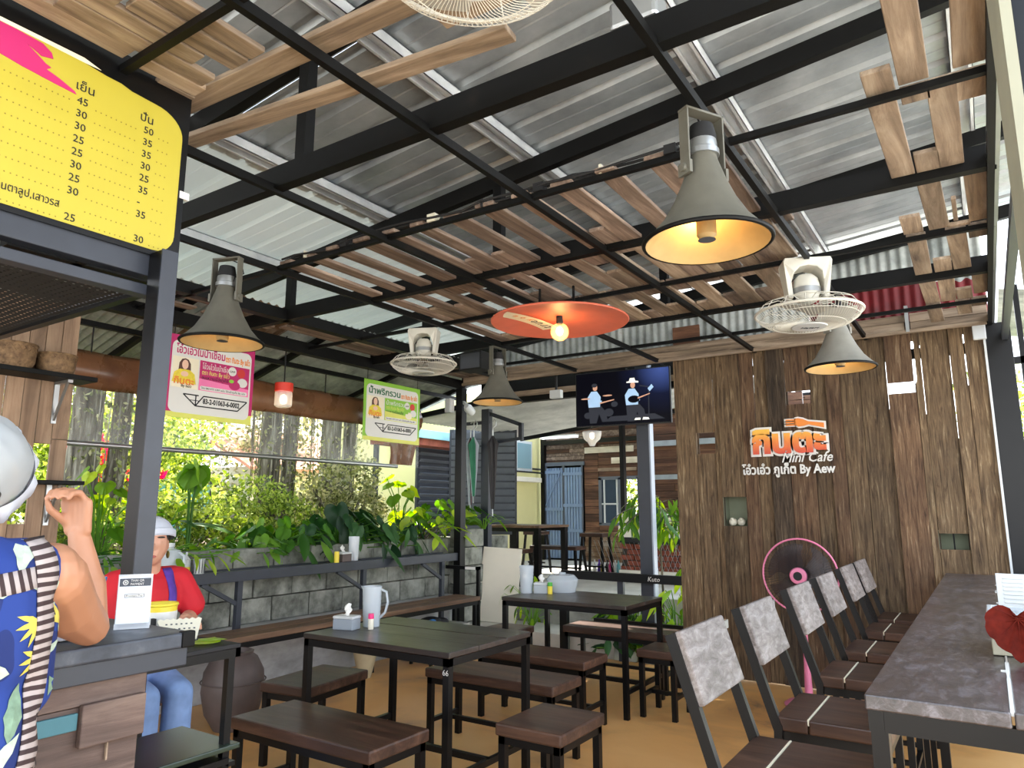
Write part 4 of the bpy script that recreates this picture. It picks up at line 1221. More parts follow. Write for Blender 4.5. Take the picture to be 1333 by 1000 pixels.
# ---- ceiling fans in wire cages
def cage_fan(loc, label, sc=1.0, rz=0.0, tilt=(0, 0)):
    t = thing('cage_fan', label, 'fan', loc, rz, 'cream ceiling fans in wire cages')
    t.scale = (sc, sc, sc)
    outer = [(-.108, -.225), (-.130, -.02), (-.122, 0), (-.06, 0), (0, 0), (.06, 0), (.122, 0), (.130, -.02), (.108, -.225)]
    inner = [(-.080, -.225), (-.086, -.13), (-.074, -.085), (-.045, -.055), (0, -.046), (.045, -.055), (.074, -.085), (.086, -.13), (.080, -.225)]
    k_ = len(outer); m = MB(); vs = []; fs = []
    for yy in (-.07, .07):
        for pt in outer: vs.append((pt[0], yy * (.6 if pt[1] < -.1 else 1), pt[1]))
        for pt in inner: vs.append((pt[0], yy * (.6 if pt[1] < -.1 else 1), pt[1]))
    for i in range(k_ - 1):
        fs += [(i, i + 1, k_ + i + 1, k_ + i), (2 * k_ + i, 3 * k_ + i, 3 * k_ + i + 1, 2 * k_ + i + 1), (i, 2 * k_ + i, 2 * k_ + i + 1, i + 1), (k_ + i, k_ + i + 1, 3 * k_ + i + 1, 3 * k_ + i)]
    fs += [(0, k_, 3 * k_, 2 * k_), (k_ - 1, 3 * k_ - 1, 4 * k_ - 1, 2 * k_ - 1)]
    m.add(vs, fs)
    m.build('mount', 'fan_cream', t, bevel=.006)
    MB().lathe([(0, -.085), (.04, -.088), (.062, -.11), (.07, -.15), (.072, -.19), (.065, -.205), (.055, -.235), (.03, -.25), (0, -.25)], 28).build('motor', 'fan_cream', t, True)
    MB().lathe([(.0725, -.165), (.0755, -.165), (.0755, -.195), (.0725, -.195)], 28).build('motor_band', 'silver', t, True)
    MB().tube([(-.06, 0, -.1), (-.085, 0, -.13), (-.085, 0, -.19), (-.06, .0, -.22)], .004, 6).build('cable', 'ink_black', t, True)
    rim = -.305
    m = MB(); m.tube([(.28 * math.cos(a), .28 * math.sin(a), rim) for a in np.linspace(0, 2 * PI, 49)[:-1]], .0075, 8, True); m.build('guard_rim', 'fan_cream', t, True)
    m = MB(); m2 = MB()
    for k in range(90):                               # lower guard, spiral wires
        a = 2 * PI * k / 90
        pts = []
        for r_, z, tw in ((.085, rim - .075, .35), (.15, rim - .076, .2), (.22, rim - .06, .08), (.262, rim - .03, .02), (.28, rim, 0)):
            pts.append((r_ * math.cos(a + tw), r_ * math.sin(a + tw), z))
        m.tube(pts, .0014, 3, caps=False)
    for r_, z in ((.26, rim - .032), (.19, rim - .068)):
        m.tube([(r_ * math.cos(a), r_ * math.sin(a), z) for a in np.linspace(0, 2 * PI, 49)[:-1]], .0018, 4, True)
    m.build('lower_guard', 'fan_cream', t)
    for k in range(16):
        a = 2 * PI * k / 16
        m2.tube([((r_) * math.cos(a + w), (r_) * math.sin(a + w), z) for r_, z, w in ((.06, rim + .06, 0), (.16, rim + .075, .06), (.24, rim + .05, .1), (.28, rim, .1))], .0025, 4, caps=False)
    for r_, z in ((.24, rim + .05), (.14, rim + .073)):
        m2.tube([(r_ * math.cos(a), r_ * math.sin(a), z) for a in np.linspace(0, 2 * PI, 33)[:-1]], .0022, 4, True)
    m2.build('upper_guard', 'fan_cream', t)
    MB().lathe([(.085, rim - .072), (.095, rim - .076), (.09, rim - .082), (0, rim - .084)], 32).build('badge', 'white_plastic', t, True)
    me = text_mesh('Hatari', .038, 'ink_grey', align='CENTER', shear=.2)
    me.transform(Matrix.Translation((0, 0, rim - .0852)) @ Matrix.Rotation(R(180), 4, 'X') @ Matrix.Translation((0, -.012, 0)))
    link('badge_lettering', me, t)
    for k in range(3):
        vs = []; fs = []; m = MB()
        for i in range(7):
            r_ = .05 + .20 * i / 6
            for j in range(5):
                a = 2 * PI * k / 3 + (j / 4 - .5) * 1.25 + .2 * i / 6
                vs.append((r_ * math.cos(a), r_ * math.sin(a), rim - .015 - .045 * (j / 4 - .5)))
        for i in range(6):
            for j in range(4): fs.append((i * 5 + j, i * 5 + j + 1, i * 5 + j + 6, i * 5 + j + 5))
        m.add(vs, fs); m.build('blade', 'fan_blade', t, True)
    return t
flat('fan_blade', rgb(168, 166, 158), .4, var=.05)
cage_fan((-.85, 1.13, 2.93), 'cream ceiling fan nearest the camera, cut by the top of the picture', .86, R(35))
cage_fan((-3.54, 4.11, 2.80), 'cream ceiling fan on the left, close to the green sign', .9, R(25))
cage_fan((-.735, 4.10, 2.80), 'cream ceiling fan on the right, above the pale horn lamp', 1.0, R(25))

# ---- hanging product signs (facing into the room, that is +X)
def on_wall(me, y, z, x, face='X'):
    """Turn flat lettering (drawn in XY) upright, reading along +Y, facing +X."""
    me.transform(Matrix(((0, 0, 1, x), (1, 0, 0, y), (0, 1, 0, z), (0, 0, 0, 1))))
    return me
def plate(name, y0, y1, z0, z1, x, mat, parent, r=0.0, th=.0012):
    pts = []
    if r:
        for cy, cz, a0 in ((y1 - r, z1 - r, 0), (y0 + r, z1 - r, 90), (y0 + r, z0 + r, 180), (y1 - r, z0 + r, 270)):
            for k in range(7): pts.append((cy + r * math.cos(R(a0 + 15 * k)), cz + r * math.sin(R(a0 + 15 * k))))
    else: pts = [(y0, z0), (y1, z0), (y1, z1), (y0, z1)]
    return poly(name, pts, x, mat, parent, th)
def poly(name, pts, x, mat, parent, th=.0012):
    k = len(pts)
    vs = [(x, y, z) for y, z in pts] + [(x + th, y, z) for y, z in pts]
    fs = [tuple(range(k)), tuple(range(2 * k - 1, k - 1, -1))] + [(i, (i + 1) % k, (i + 1) % k + k, i + k) for i in range(k)]
    return MB().add(vs, fs).build(name, mat, parent)
def words(name, body, y, z, x, size, mat, parent, w=None, **kw):
    me = text_mesh(body, size, mat, **kw)
    if w: fit_width(me, w)
    on_wall(me, y, z, x)
    return link(name, me, parent)
def outline(name, pts, x, w, mat, parent, closed=True):
    m = MB()
    k = len(pts)
    for i in range(k if closed else k - 1):
        a, b = pts[i], pts[(i + 1) % k]
        m.bar((x, a[0], a[1]), (x, b[0], b[1]), .001, w, (1, 0, 0)) if False else m.bar((x, a[0], a[1]), (x, b[0], b[1]), w, .001, (1, 0, 0))
    return m.build(name, mat, parent)
def ell(cy, cz, ry, rz_, n=20): return [(cy + ry * math.cos(2 * PI * i / n), cz + rz_ * math.sin(2 * PI * i / n)) for i in range(n)]

def product_sign(loc, label, w, h, edge_top, edge_low, title, tcol, panel, ptext, num, pcol2):
    t = thing('hanging_sign', label, 'sign', loc, 0, 'printed signs hanging from the eave')
    MB().span(-.006, .0, 0, w, 0, h).build('board', edge_top, t)
    poly('lower_border', [(0, 0), (w, 0), (w, h * .12), (0, h * .06)], .0005, edge_low, t)
    plate('white_field', .03, w - .03, .035, h - .04, .0016, 'print_white', t, .05)
    words('title', title, .06, h * .78, .003, .085, tcol, t, w * .55, bold=.002)
    words('title', 'ตรา กินตะ By แอ๋ว', w * .64, h * .775, .003, .06, 'print_orange', t, w * .30, bold=.002)
    plate('photo_field', .04, w * .335, h * .36, h * .735, .003, 'print_cream', t)
    # printed half figure: blouse, face, hair
    cy = w * .185
    poly('printed_hair', [(cy - .05, h * .545), (cy - .045, h * .66), (cy - .025, h * .71), (cy + .0, h * .722), (cy + .026, h * .71), (cy + .045, h * .66), (cy + .05, h * .545)], .0044, 'print_hair', t)
    poly('printed_blouse', [(cy - .095, h * .42), (cy - .08, h * .54), (cy - .04, h * .585), (cy + .04, h * .585), (cy + .08, h * .54), (cy + .095, h * .42)], .0058, 'print_blouse', t)
    poly('printed_face', ell(cy, h * .645, .025, .036), .0072, 'print_skin', t)
    poly('printed_hands', ell(cy, h * .53, .03, .02), .0072, 'print_skin', t)
    words('printed_name', 'กินตะ', cy - .08, h * .405, .0074, .07, 'print_orange', t, .16, bold=.002)
    words('printed_name', 'By แอ๋ว', cy - .02, h * .37, .0074, .03, 'ink_black', t, .08)
    y0, y1, z0, z1 = w * .35, w - .045, h * .36, h * .735
    plate('panel', y0, y1, z0, z1, .003, panel, t)
    poly('panel_lower', [(y0, z0), (y1, z0), (y1, z0 + .06), (y0, z0 + .09)], .0044, pcol2, t)
    words('panel_text', ptext, y0 + .02, z1 - .062, .0046, .058, 'print_white', t, (y1 - y0) * .56)
    words('panel_text', 'ตรา กินตะ By แอ๋ว', y0 + .02, z1 - .105, .0046, .045, 'print_lime', t, (y1 - y0) * .54)
    words('panel_text', 'ขนมหวานเมืองภูเก็ต', y0 + .02, z1 - .140, .0046, .036, 'ink_black', t, (y1 - y0) * .52)
    poly('round_seal', ell(y1 - .155, z1 - .045, .036, .036), .0048, 'print_white', t)
    words('seal_text', 'GMP', y1 - .18, z1 - .055, .0062, .024, 'ink_black', t, .05)
    poly('round_seal', ell(y1 - .075, z1 - .05, .036, .036), .0048, 'print_red', t)
    poly('printed_bowl', ell(y1 - .13, z0 + .075, .05, .036), .0058, 'print_magenta' if panel == 'print_magenta' else 'print_cream', t)
    poly('printed_bowl', ell(y1 - .06, z0 + .105, .045, .036), .0052, 'print_white', t)
    poly('printed_leaf', ell(y1 - .16, z0 + .105, .022, .014), .0072, 'print_green', t)
    plate('contact_strip', y0 + .01, y1 - .015, z0 + .005, z0 + .034, .0072, 'print_white', t, .012)
    words('contact_text', 'โทร 083-977-1397 แอ๋ว, โอ๋วเอ๋วภูเก็ต By แอ๋ว', y0 + .02, z0 + .012, .0086, .02, 'ink_black', t, (y1 - y0) * .88)
    # registration mark: notched triangle and slanted box
    e0, e1 = h * .16, h * .29
    outline('registration_mark', [(w * .33, e0), (w * .82, e0), (w * .93, e1), (w * .415, e1)], .0035, .009, 'ink_black', t)
    outline('registration_mark', [(w * .33, e0), (w * .19, e1), (w * .36, e1)], .0035, .009, 'ink_black', t, False)
    outline('registration_mark', [(w * .33, e0), (w * .33, e1)], .0035, .009, 'ink_black', t, False)
    outline('registration_mark', [(w * .26, h * .225), (w * .37, h * .225)], .0035, .005, 'ink_black', t, False)
    words('registration_number', num, w * .41, h * .20, .0036, .054, 'ink_black', t, w * .43, bold=.0015)
    for y in (.04, w - .04): MB().tube([(0, y, h), (0, y, 2.77 - loc[2])], .003, 5).build('string', 'ink_black', t)
    return t
product_sign((-4.86, 2.82, 2.08), 'white hanging sign with magenta border and number ending 0002', .735, .61, 'print_magenta', 'print_lime', 'โอ๋วเอ๋วในน้ำเชื่อม', 'print_magenta', 'print_magenta', 'โอ๋วเอ๋วในน้ำเชื่อม', '83-2-01063-6-0002', 'print_pink')
product_sign((-4.86, 4.79, 2.07), 'white hanging sign with green border and number ending 0001', .805, .585, 'print_green', 'print_lime', 'น้ำพริกรวน', 'print_deep_green', 'print_green', 'น้ำพริกรวน', '83-2-01063-6-0001', 'print_lime')

# ---- shop name on the plank wall (facing -Y)
def front(me, x, z, y):
    me.transform(Matrix(((1, 0, 0, x), (0, 0, -1, y), (0, 1, 0, z), (0, 0, 0, 1))))
    return me
t = thing('shop_name_sign', 'orange and white shop name letters with a fork on the plank wall', 'sign', (-1.76, 6.30, 1.70))
def fsign(name, body, x, z, y, size, mat, w=None, **kw):
    me = text_mesh(body, size, mat, **kw)
    if w: fit_width(me, w)
    front(me, x, z, y); return link(name, me, t)
m, n, l, bs = new_mat('logo_orange')
tc = n.new('ShaderNodeTexCoord'); sp = n.new('ShaderNodeSeparateXYZ'); l.new(tc.outputs['Object'], sp.inputs[0])
mr = n.new('ShaderNodeMapRange'); mr.inputs['From Min'].default_value = .18; mr.inputs['From Max'].default_value = .40; l.new(sp.outputs['Z'], mr.inputs['Value'])
rp = ramp(n, [(0, rgb(196, 60, 40)), (.5, rgb(224, 124, 44)), (1, rgb(236, 186, 60))]); l.new(mr.outputs[0], rp.inputs[0]); l.new(rp.outputs[0], bs.inputs['Base Color'])
bs.inputs['Roughness'].default_value = .45
fsign('logo_outline', 'กินตะ', .082, .195, -.006, .27, 'print_white', .635, bold=.030, depth=.006)
fsign('logo_letters', 'กินตะ', .102, .197, -.018, .265, 'logo_orange', .595, bold=.013, depth=.006)
def fork(mat, grow, y0, y1, name):
    g = grow
    m = MB()
    m.prism([(.47, .412 - g), (.50, .392 - g), (.54, .395 - g), (.58, .405 - g), (.70 + g, .372 - g), (.70 + g, .412 + g), (.58, .432 + g), (.54, .452 + g), (.50, .462 + g), (.47, .458 + g)], y0, y1)
    for k in range(3): m.span(.40 - g, .48, y0, y1, .402 + .021 * k - g * .55, .414 + .021 * k + g * .55)
    return m.build(name, mat, t)
for o in (fork('print_white', .014, -.012, -.002, 'fork_outline'), fork('print_orange', 0, -.022, -.013, 'fork')): o.location = (-.01, 0, .012)
fsign('tagline', 'Mini Cafe', .34, .108, -.022, .115, 'print_white', .40, shear=.34, depth=.004, bold=.001)
fsign('tagline', 'โอ๋วเอ๋ว ภูเก็ต By Aew', 0, .015, -.006, .105, 'print_white', .75, bold=.003, depth=.004)

# ---- screen under the far beam
t = thing('television', 'flat television showing two seated musicians on a dark stage', 'television', (-2.90, 6.33, 2.50), R(6))
MB().box((0, .02, 0), (.97, .04, .545)).build('case', 'ink_black', t, bevel=.004)
MB().box((0, -.002, .0), (.95, .004, .525)).build('screen', 'screen_stage', t)
def scr(name, pts, mat, y):
    k = len(pts); vs = [(px_ - .475, y, pz - .262) for px_, pz in pts]
    MB().add(vs, [tuple(range(k))]).build(name, mat, t)
def ellp(cx, cz, rx, rz_, n=14): return [(cx + rx * math.cos(2 * PI * i / n), cz + rz_ * math.sin(2 * PI * i / n)) for i in range(n)]
scr('stage_floor', [(.30, .03), (.90, .03), (.80, .085), (.36, .08)], 'screen_grey', -.0045)
for cx, shirt in ((.19, 'screen_pale'), (.58, 'screen_pale')):
    scr('player_legs', [(cx - .05, .02), (cx - .06, .18), (cx + .07, .19), (cx + .12, .13), (cx + .14, .03), (cx + .08, .03), (cx + .05, .11), (cx + .02, .02)], 'screen_grey', -.005)
    scr('player_shirt', [(cx - .06, .18), (cx - .07, .28), (cx - .03, .34), (cx + .03, .34), (cx + .07, .28), (cx + .06, .18)], shirt, -.0055)
    scr('player_arm', [(cx - .07, .27), (cx - .02, .19), (cx + .08, .22), (cx + .08, .245), (cx - .01, .225), (cx - .05, .29)], shirt, -.006)
    scr('player_face', ellp(cx + .012, .375, .024, .032), 'screen_skin', -.006)
scr('player_hat', [(.53, .40), (.65, .395), (.65, .41), (.62, .415), (.61, .445), (.565, .445), (.555, .415), (.53, .412)], 'screen_white', -.0065)
scr('player_hair', ellp(.195, .40, .03, .02), 'screen_grey', -.0065)
scr('guitar', ellp(.60, .235, .06, .036), 'screen_black', -.007)
scr('guitar_neck', [(.64, .235), (.76, .275), (.762, .285), (.64, .25)], 'screen_skin', -.0072)
scr('guitar_neck', [(.25, .21), (.40, .24), (.40, .25), (.25, .225)], 'screen_skin', -.0072)
scr('microphone_stand', [(.74, .05), (.75, .05), (.755, .33), (.745, .33)], 'screen_grey', -.0068)
scr('microphone_stand', [(.66, .36), (.80, .33), (.80, .338), (.66, .37)], 'screen_grey', -.0068)
for cx_, cz_, r_ in ((.34, .12, .05), (.40, .20, .035), (.12, .10, .04)): scr('drum', ellp(cx_, cz_, r_, r_ * .8), 'screen_grey', -.0048)
for cx_, cz_ in ((.10, .27), (.33, .29)): scr('cymbal', ellp(cx_, cz_, .05, .008), 'screen_skin', -.0062)
scr('music_sheet', [(.76, .30), (.80, .34), (.78, .37), (.74, .33)], 'screen_pale', -.0069)
scr('shoe', [(.60, .03), (.66, .03), (.66, .05), (.61, .05)], 'screen_white', -.007); scr('shoe', [(.68, .03), (.75, .03), (.74, .05), (.69, .055)], 'screen_white', -.007)
MB().box((0, .08, .20), (.3, .08, .1)).build('wall_mount', 'black_steel', t); MB().span(-.03, .03, .05, .11, .2, .46).build('hanger', 'black_steel', t)

# ---- small boxes and devices
t = thing('loudspeaker', 'small black loudspeaker tucked under the far beam on the left', 'loudspeaker', (-3.92, 5.3, 2.70))
MB().box((0, 0, .09), (.26, .18, .17)).build('cabinet', 'ink_black', t, bevel=.006); MB().box((0, -.092, .09), (.22, .004, .14)).build('grille', 'ink_grey', t)
MB().span(-.02, .02, -.02, .02, .17, .30).build('hanger', 'black_steel', t)
t = thing('flood_light_box', 'white box lamp on top of the left corner column', 'lamp', (-4.93, 6.18, 2.50))
MB().box((0, 0, .06), (.08, .08, .16)).build('housing', 'white_plastic', t, bevel=.008); MB().box((.042, -.0, .06), (.004, .06, .12)).build('front_glass', 'print_white', t)
t = thing('security_camera', 'white security camera beside the left corner column', 'camera', (-4.70, 6.22, 2.52))
MB().lathe([(0, -.09), (.045, -.085), (.05, 0), (.03, .04), (0, .045)], 20, M=Matrix.Rotation(R(60), 4, 'X')).build('housing', 'white_plastic', t, True)
MB().lathe([(0, -.093), (.03, -.09)], 20, M=Matrix.Rotation(R(60), 4, 'X')).build('lens', 'ink_black', t, True); MB().bar((0, 0, .02), (-.1, .05, .08), .03, .03).build('arm', 'white_plastic', t)
t = thing('junction_box', 'grey metal box on top of the nearest heavy beam', 'box', (-.775, 1.89, 2.90))
MB().box((0, 0, .05), (.16, .10, .10)).build('body', 'silver', t, bevel=.015)
t = thing('cable_box', 'white switch box under the far beam, left of the screen', 'box', (-3.62, 6.30, 2.55))
MB().box((0, 0, .04), (.13, .06, .085)).build('body', 'white_plastic', t, bevel=.006); MB().span(-.01, .01, -.01, .01, .08, .25).build('cable', 'ink_black', t)
# cables lashed along the thin bars
t = thing('cable_bundle', 'loose bundle of black cables and ties lying along the ceiling bar', 'cable', (0, 2.57, 2.83))
rng = random.Random(2)
for k, off in enumerate((0, .02, -.018)):
    pts = [(-3.3 + .12 * i, off + rng.uniform(-.01, .01), .012 + .01 * math.sin(i * .9 + k) + rng.uniform(0, .012)) for i in range(22)]
    MB().tube(pts, .006, 6).build('cable', 'ink_black', t, True)
for k in range(8): MB().box((-3.1 + .31 * k, 0, .015), (.05 if k % 2 else .012, .045, .04)).build('tie', 'cream_plastic' if k % 3 == 0 else 'ink_black', t)
# ================================================================ drinks stall on the left
ks = thing('drinks_kiosk', 'drinks kiosk of brown boards with black steel frame and worn slate counter', 'kiosk', (-1.9, 1.2, 0))
def kbox(name, x0, x1, y0, y1, z0, z1, mat, bevel=0):   # given in room coordinates
    return MB().span(x0 + 1.9, x1 + 1.9, y0 - 1.2, y1 - 1.2, z0, z1).build(name, mat, ks, bevel=bevel)
mottled('counter_slate', [(0.3, rgb(38, 42, 50)), (0.55, rgb(70, 75, 84)), (0.75, rgb(112, 116, 122))], 7, 8, .5, .1, .1)
kbox('counter_top', -2.6, -1.88, -.5, 1.235, 1.045, 1.085, 'counter_slate', .006)
kbox('counter_apron', -2.58, -1.895, -.5, 1.23, 0.995, 1.045, 'slate_steel', .003)
kbox('corner_cap', -1.90, -1.874, 1.20, 1.238, 1.045, 1.088, 'grid_steel', .004)
for z0, z1, y1, d in ((.94, 1.0, 1.13, 0), (.60, .938, 1.12, -.004), (.36, .598, 1.13, .0), (.12, .358, 1.12, -.003)):
    kbox('front_board', -1.94 + d, -1.915 + d, -.5, y1, z0, z1, 'front_plank', .003)
kbox('raised_board', -1.915, -1.895, .962, 1.122, .845, .945, 'front_plank', .003)
kbox('teal_board', -1.917, -1.907, .86, .958, .888, .928, 'teal_paint', .002)
kbox('splinter', -1.916, -1.908, 1.035, 1.039, .80, .845, 'plank_pale')
kbox('side_board', -2.58, -1.94, 1.105, 1.125, .12, .995, 'front_plank', .003)
kbox('corner_post', -2.20, -2.125, 1.185, 1.232, 1.085, 2.24, 'black_steel', .003)
kbox('corner_post_lit_face', -2.125, -2.119, 1.183, 1.237, 1.085, 2.24, 'slate_steel')  # lighter plate: the post's brighter side put into the colour
kbox('base_plinth', -2.58, -1.92, -.5, 1.11, 0, .12, 'grid_steel')
kbox('rear_post', -4.86, -4.80, 1.17, 1.22, 0, 2.12, 'black_steel')
kbox('canopy_beam', -2.25, -2.20, -.5, 1.255, 2.165, 2.24, 'slate_steel', .003)
kbox('canopy_beam', -2.25, -2.20, -.5, 1.21, 2.10, 2.135, 'slate_steel', .003)
kbox('canopy_beam', -4.86, -2.25, 1.195, 1.225, 2.115, 2.15, 'black_steel')
kbox('canopy_beam', -2.25, -2.20, -.5, 1.26, 2.79, 2.88, 'black_steel', .003)
kbox('upper_post', -2.25, -2.20, 1.20, 1.25, 2.24, 2.90, 'black_steel', .003)
m = MB(); vs = []; fs = []
for i in range(13):
    for j in range(7): vs.append((-4.86 + 2.63 * i / 12 + 1.9, -.5 + 1.71 * j / 6 - 1.2, 2.128 - .012 * math.sin(i * .8) * math.sin(j)))
for i in range(12):
    for j in range(6): fs.append((i * 7 + j, i * 7 + j + 1, i * 7 + j + 8, i * 7 + j + 7))
m.add(vs, fs); m.build('canopy_mesh', 'shade_mesh', ks)
kbox('clip', -2.20, -2.185, 1.262, 1.295, 2.46, 2.485, 'print_white')

# menu board
mb_ = thing('menu_board', 'bright yellow menu board with price columns above the kiosk counter', 'sign', (-2.19, 0, -.217))
mb_.scale = (1.153, 1.153, 1.153)
MB().span(-.004, .001, -.45, 1.108, 2.125, 2.645).build('backing', 'black_steel', mb_)
poly('white_edge', [(-.40, 2.6), (.80, 2.606), (.845, 2.594), (.60, 2.585), (-.4, 2.585)], .0015, 'print_cream', mb_)
pts = [(-.42, 2.14), (1.03, 2.14)]
for k in range(7): pts.append((1.03 + .058 * math.sin(R(15 * k)), 2.198 - .058 * math.cos(R(15 * k))))
for k in range(9): pts.append((1.0 + .088 * math.cos(R(11.25 * k)), 2.50 + .072 * math.sin(R(11.25 * k))))
pts += [(.93, 2.576), (.90, 2.584), (.86, 2.585), (.80, 2.592), (.70, 2.594), (-.42, 2.594)]
poly('yellow_field', pts, .0018, 'print_yellow', mb_)
poly('brush_stroke', [(-.42, 2.592), (.64, 2.592), (.70, 2.588), (.722, 2.574), (.727, 2.560), (.70, 2.553), (.68, 2.562), (.665, 2.568), (.70, 2.546), (.712, 2.538), (.725, 2.534), (.715, 2.524), (.745, 2.516), (.785, 2.500), (.79, 2.493), (.74, 2.496), (.66, 2.503), (.60, 2.512), (-.42, 2.52)], .0032, 'print_magenta', mb_)
c1 = ['45', '30', '30', '25', '25', '30', '25', '30', None, '25']
c2 = ['50', '35', '35', '30', '25', '35', '-', '35', None, '30']
words('column_heading', 'เย็น', .785, 2.510, .0036, .034, 'ink_black', mb_)
words('column_heading', 'ปั่น', .958, 2.505, .0036, .034, 'ink_black', mb_)
for i in range(10):
    z = 2.472 - .0360 * i
    for col, y in ((c1, .793), (c2, .972)):
        if col[i]: words('price', col[i], y, z, .0036, .029, 'ink_black', mb_)
    m = MB()
    yy = -.40
    while yy < 1.05:
        if not (.78 < yy < .835 or .96 < yy < 1.015): m.box((.0034, yy, z + .0005), (.0006, .0028, .0028))
        yy += .0135
    m.build('dotted_line', 'print_dots', mb_)['kind'] = 'stuff'
words('item_name', 'แคนตาลูป,เสาวรส', .625, 2.175, .0036, .029, 'ink_black', mb_, .155)

# payment stand
t = thing('payment_stand', 'small clear acrylic stand with a printed payment card on the counter', 'sign', (-2.06, 1.158, 1.086), R(58))
MB().box((0, 0, .075), (.088, .004, .15)).build('acrylic_plate', 'clear_plastic', t)
MB().box((0, -.0035, .08), (.084, .0015, .13)).build('card', flat('card_blue', rgb(214, 222, 232), .5, var=.02), t)
MB().box((0, -.0045, .128), (.08, .001, .022)).build('card_header', 'ink_grey', t)
MB().box((0, -.0048, .091), (.05, .0008, .010)).build('card_logo_frame', 'ink_grey', t)
MB().box((0, -.0053, .091), (.047, .0008, .0075)).build('card_logo_field', 'print_white', t)
def card(body, x, z, size, mat, w):
    me = fit_width(text_mesh(body, size, mat, depth=.0002), w); front(me, x, z, -.0058); link('lettering', me, t)
card('THAI QR', -.012, .130, .009, 'print_white', .034); card('PAYMENT', -.012, .120, .009, 'print_white', .034)
card('Prompt Pay', -.021, .0885, .008, 'ink_black', .042)
m = MB(); m.tube([(-.025 + .006 * math.cos(a), -.0056, .128 + .006 * math.sin(a)) for a in np.linspace(0, 2 * PI, 13)[:-1]], .0012, 4, True); m.box((-.025, -.0056, .128), (.004, .001, .004)); m.build('card_emblem', 'print_white', t)
MB().box((0, -.004, .008), (.09, .012, .015)).build('foot', 'clear_plastic', t)
MB().box((0, -.0045, .010), (.075, .001, .008)).build('foot_band', 'ink_grey', t)

# things around the counter
t = thing('pen_cup', 'dark cup of pens and cutters behind the standing woman elbow', 'cup', (-2.30, 1.16, 1.086))
MB().lathe([(0, 0), (.036, 0), (.04, .06), (.036, .06), (.033, .01), (0, .01)], 18).build('cup_body', 'ink_black', t, True)
for k, (dx, dy, h_, mt) in enumerate(((.01, .01, .13, flat('pen_blue', rgb(40, 110, 170), .4)), (-.015, .012, .12, 'ink_black'), (.0, -.018, .115, 'silver'), (.02, -.005, .105, 'ink_grey'), (-.01, -.005, .135, 'print_white'))):
    MB().tube([(dx, dy, .012), (dx * 2.4, dy * 2.6, h_)], .004, 6).build('pen', mt, t)
t = thing('order_slips', 'loose papers and a dark phone lying beside the payment card', 'papers', (-2.06, .985, 1.086))
for k, (x, y, rz_, mt) in enumerate(((0, 0, .3, 'print_white'), (-.03, .03, .9, 'print_white'), (.01, -.03, 1.3, 'cap_white'))):
    o = MB().box((0, 0, .001 + .002 * k), (.07, .10, .0015)).build('sheet', mt, t); o.location = (x, y, 0); o.rotation_euler = (0, 0, rz_)
o = MB().box((0, 0, .011), (.045, .10, .009)).build('phone', 'ink_black', t, bevel=.003); o.location = (.02, .05, 0); o.rotation_euler = (0, 0, 1.2)

rk = thing('serving_rack', 'black steel two level rack with dark green shelves right of the kiosk', 'rack', (-2.55, 1.46, 0))
MB().span(-.30, .28, -.22, .22, .935, .95).build('top_shelf', 'ink_black', rk, bevel=.003)
m = MB()
for x in (-.29, .27): m.span(x - .01, x + .01, -.22, .22, .905, .935)
for y in (-.21, .21): m.span(-.3, .28, y - .01, y + .01, .905, .935)
m.build('top_frame', 'black_steel', rk)
MB().span(-.06, .29, -.30, .235, .60, .618).build('lower_shelf', 'dark_slab', rk, bevel=.004)
m = MB(); m.span(-.05, .28, -.28, .20, .555, .575); m.span(.0, .28, .20, .225, .545, .56); m.build('under_shelf', 'black_steel', rk)
for x in (-.29, .255):
    for y in (-.20, .195): MB().span(x - .013, x + .013, y - .013, y + .013, 0, .935).build('leg', 'black_steel', rk)
t = thing('banana_leaf', 'bright green leaf piece lying on the black rack top', 'leaf', (-2.36, 1.60, .952))
o = link('blade', leaf_mesh('blade', .15, .10, 'leaf_bright', heart=False, droop=.0, fold=.05), t); o.rotation_euler = (0, 0, R(35)); o.location = (.03, -.05, .006)
o = link('blade', leaf_mesh('blade', .11, .07, 'leaf_bright', heart=False, droop=.0, fold=.05), t); o.rotation_euler = (0, 0, R(-60)); o.location = (-.05, .0, .010)
t = thing('snack_tub', 'yellow and white printed tub beside the payment card', 'tub', (-2.66, 1.60, .951))
MB().lathe([(0, 0), (.055, 0), (.06, .115), (.055, .115), (.05, .02), (0, .02)], 28).build('tub_body', 'yellow_plastic', t, True)
MB().lathe([(.0565, .022), (.0605, .09)], 28).build('label_band', 'print_white', t, True)
MB().box((.045, -.05, .045), (.02, .01, .05)).build('printed_mark', 'ink_black', t); MB().lathe([(.061, .108), (.064, .112), (.061, .118)], 28).build('rim', 'yellow_plastic', t, True)
t = thing('steamer_tray', 'cream perforated scalloped tray tilted on the rack', 'tray', (-2.47, 1.575, .955))
t.scale = (.95, .8, .8)
m = MB(); n_ = 14
pts = [(-.09 + .18 * i / n_, .10 + .008 * abs(math.sin(i * 1.57))) for i in range(n_ + 1)] + [(.06, 0), (-.06, 0)]
m.prism(pts, -.004, .004); o = m.build('tray_body', 'cream_plastic', t); o.rotation_euler = (R(-38), 0, R(65))
m = MB()
for r_ in range(3):
    for k in range(6): m.box((-.055 + .02 * k + .01 * (r_ % 2), -.0045, .03 + .024 * r_), (.008, .001, .006))
o = m.build('perforations', 'ink_grey', t); o.rotation_euler = (R(-38), 0, R(65))

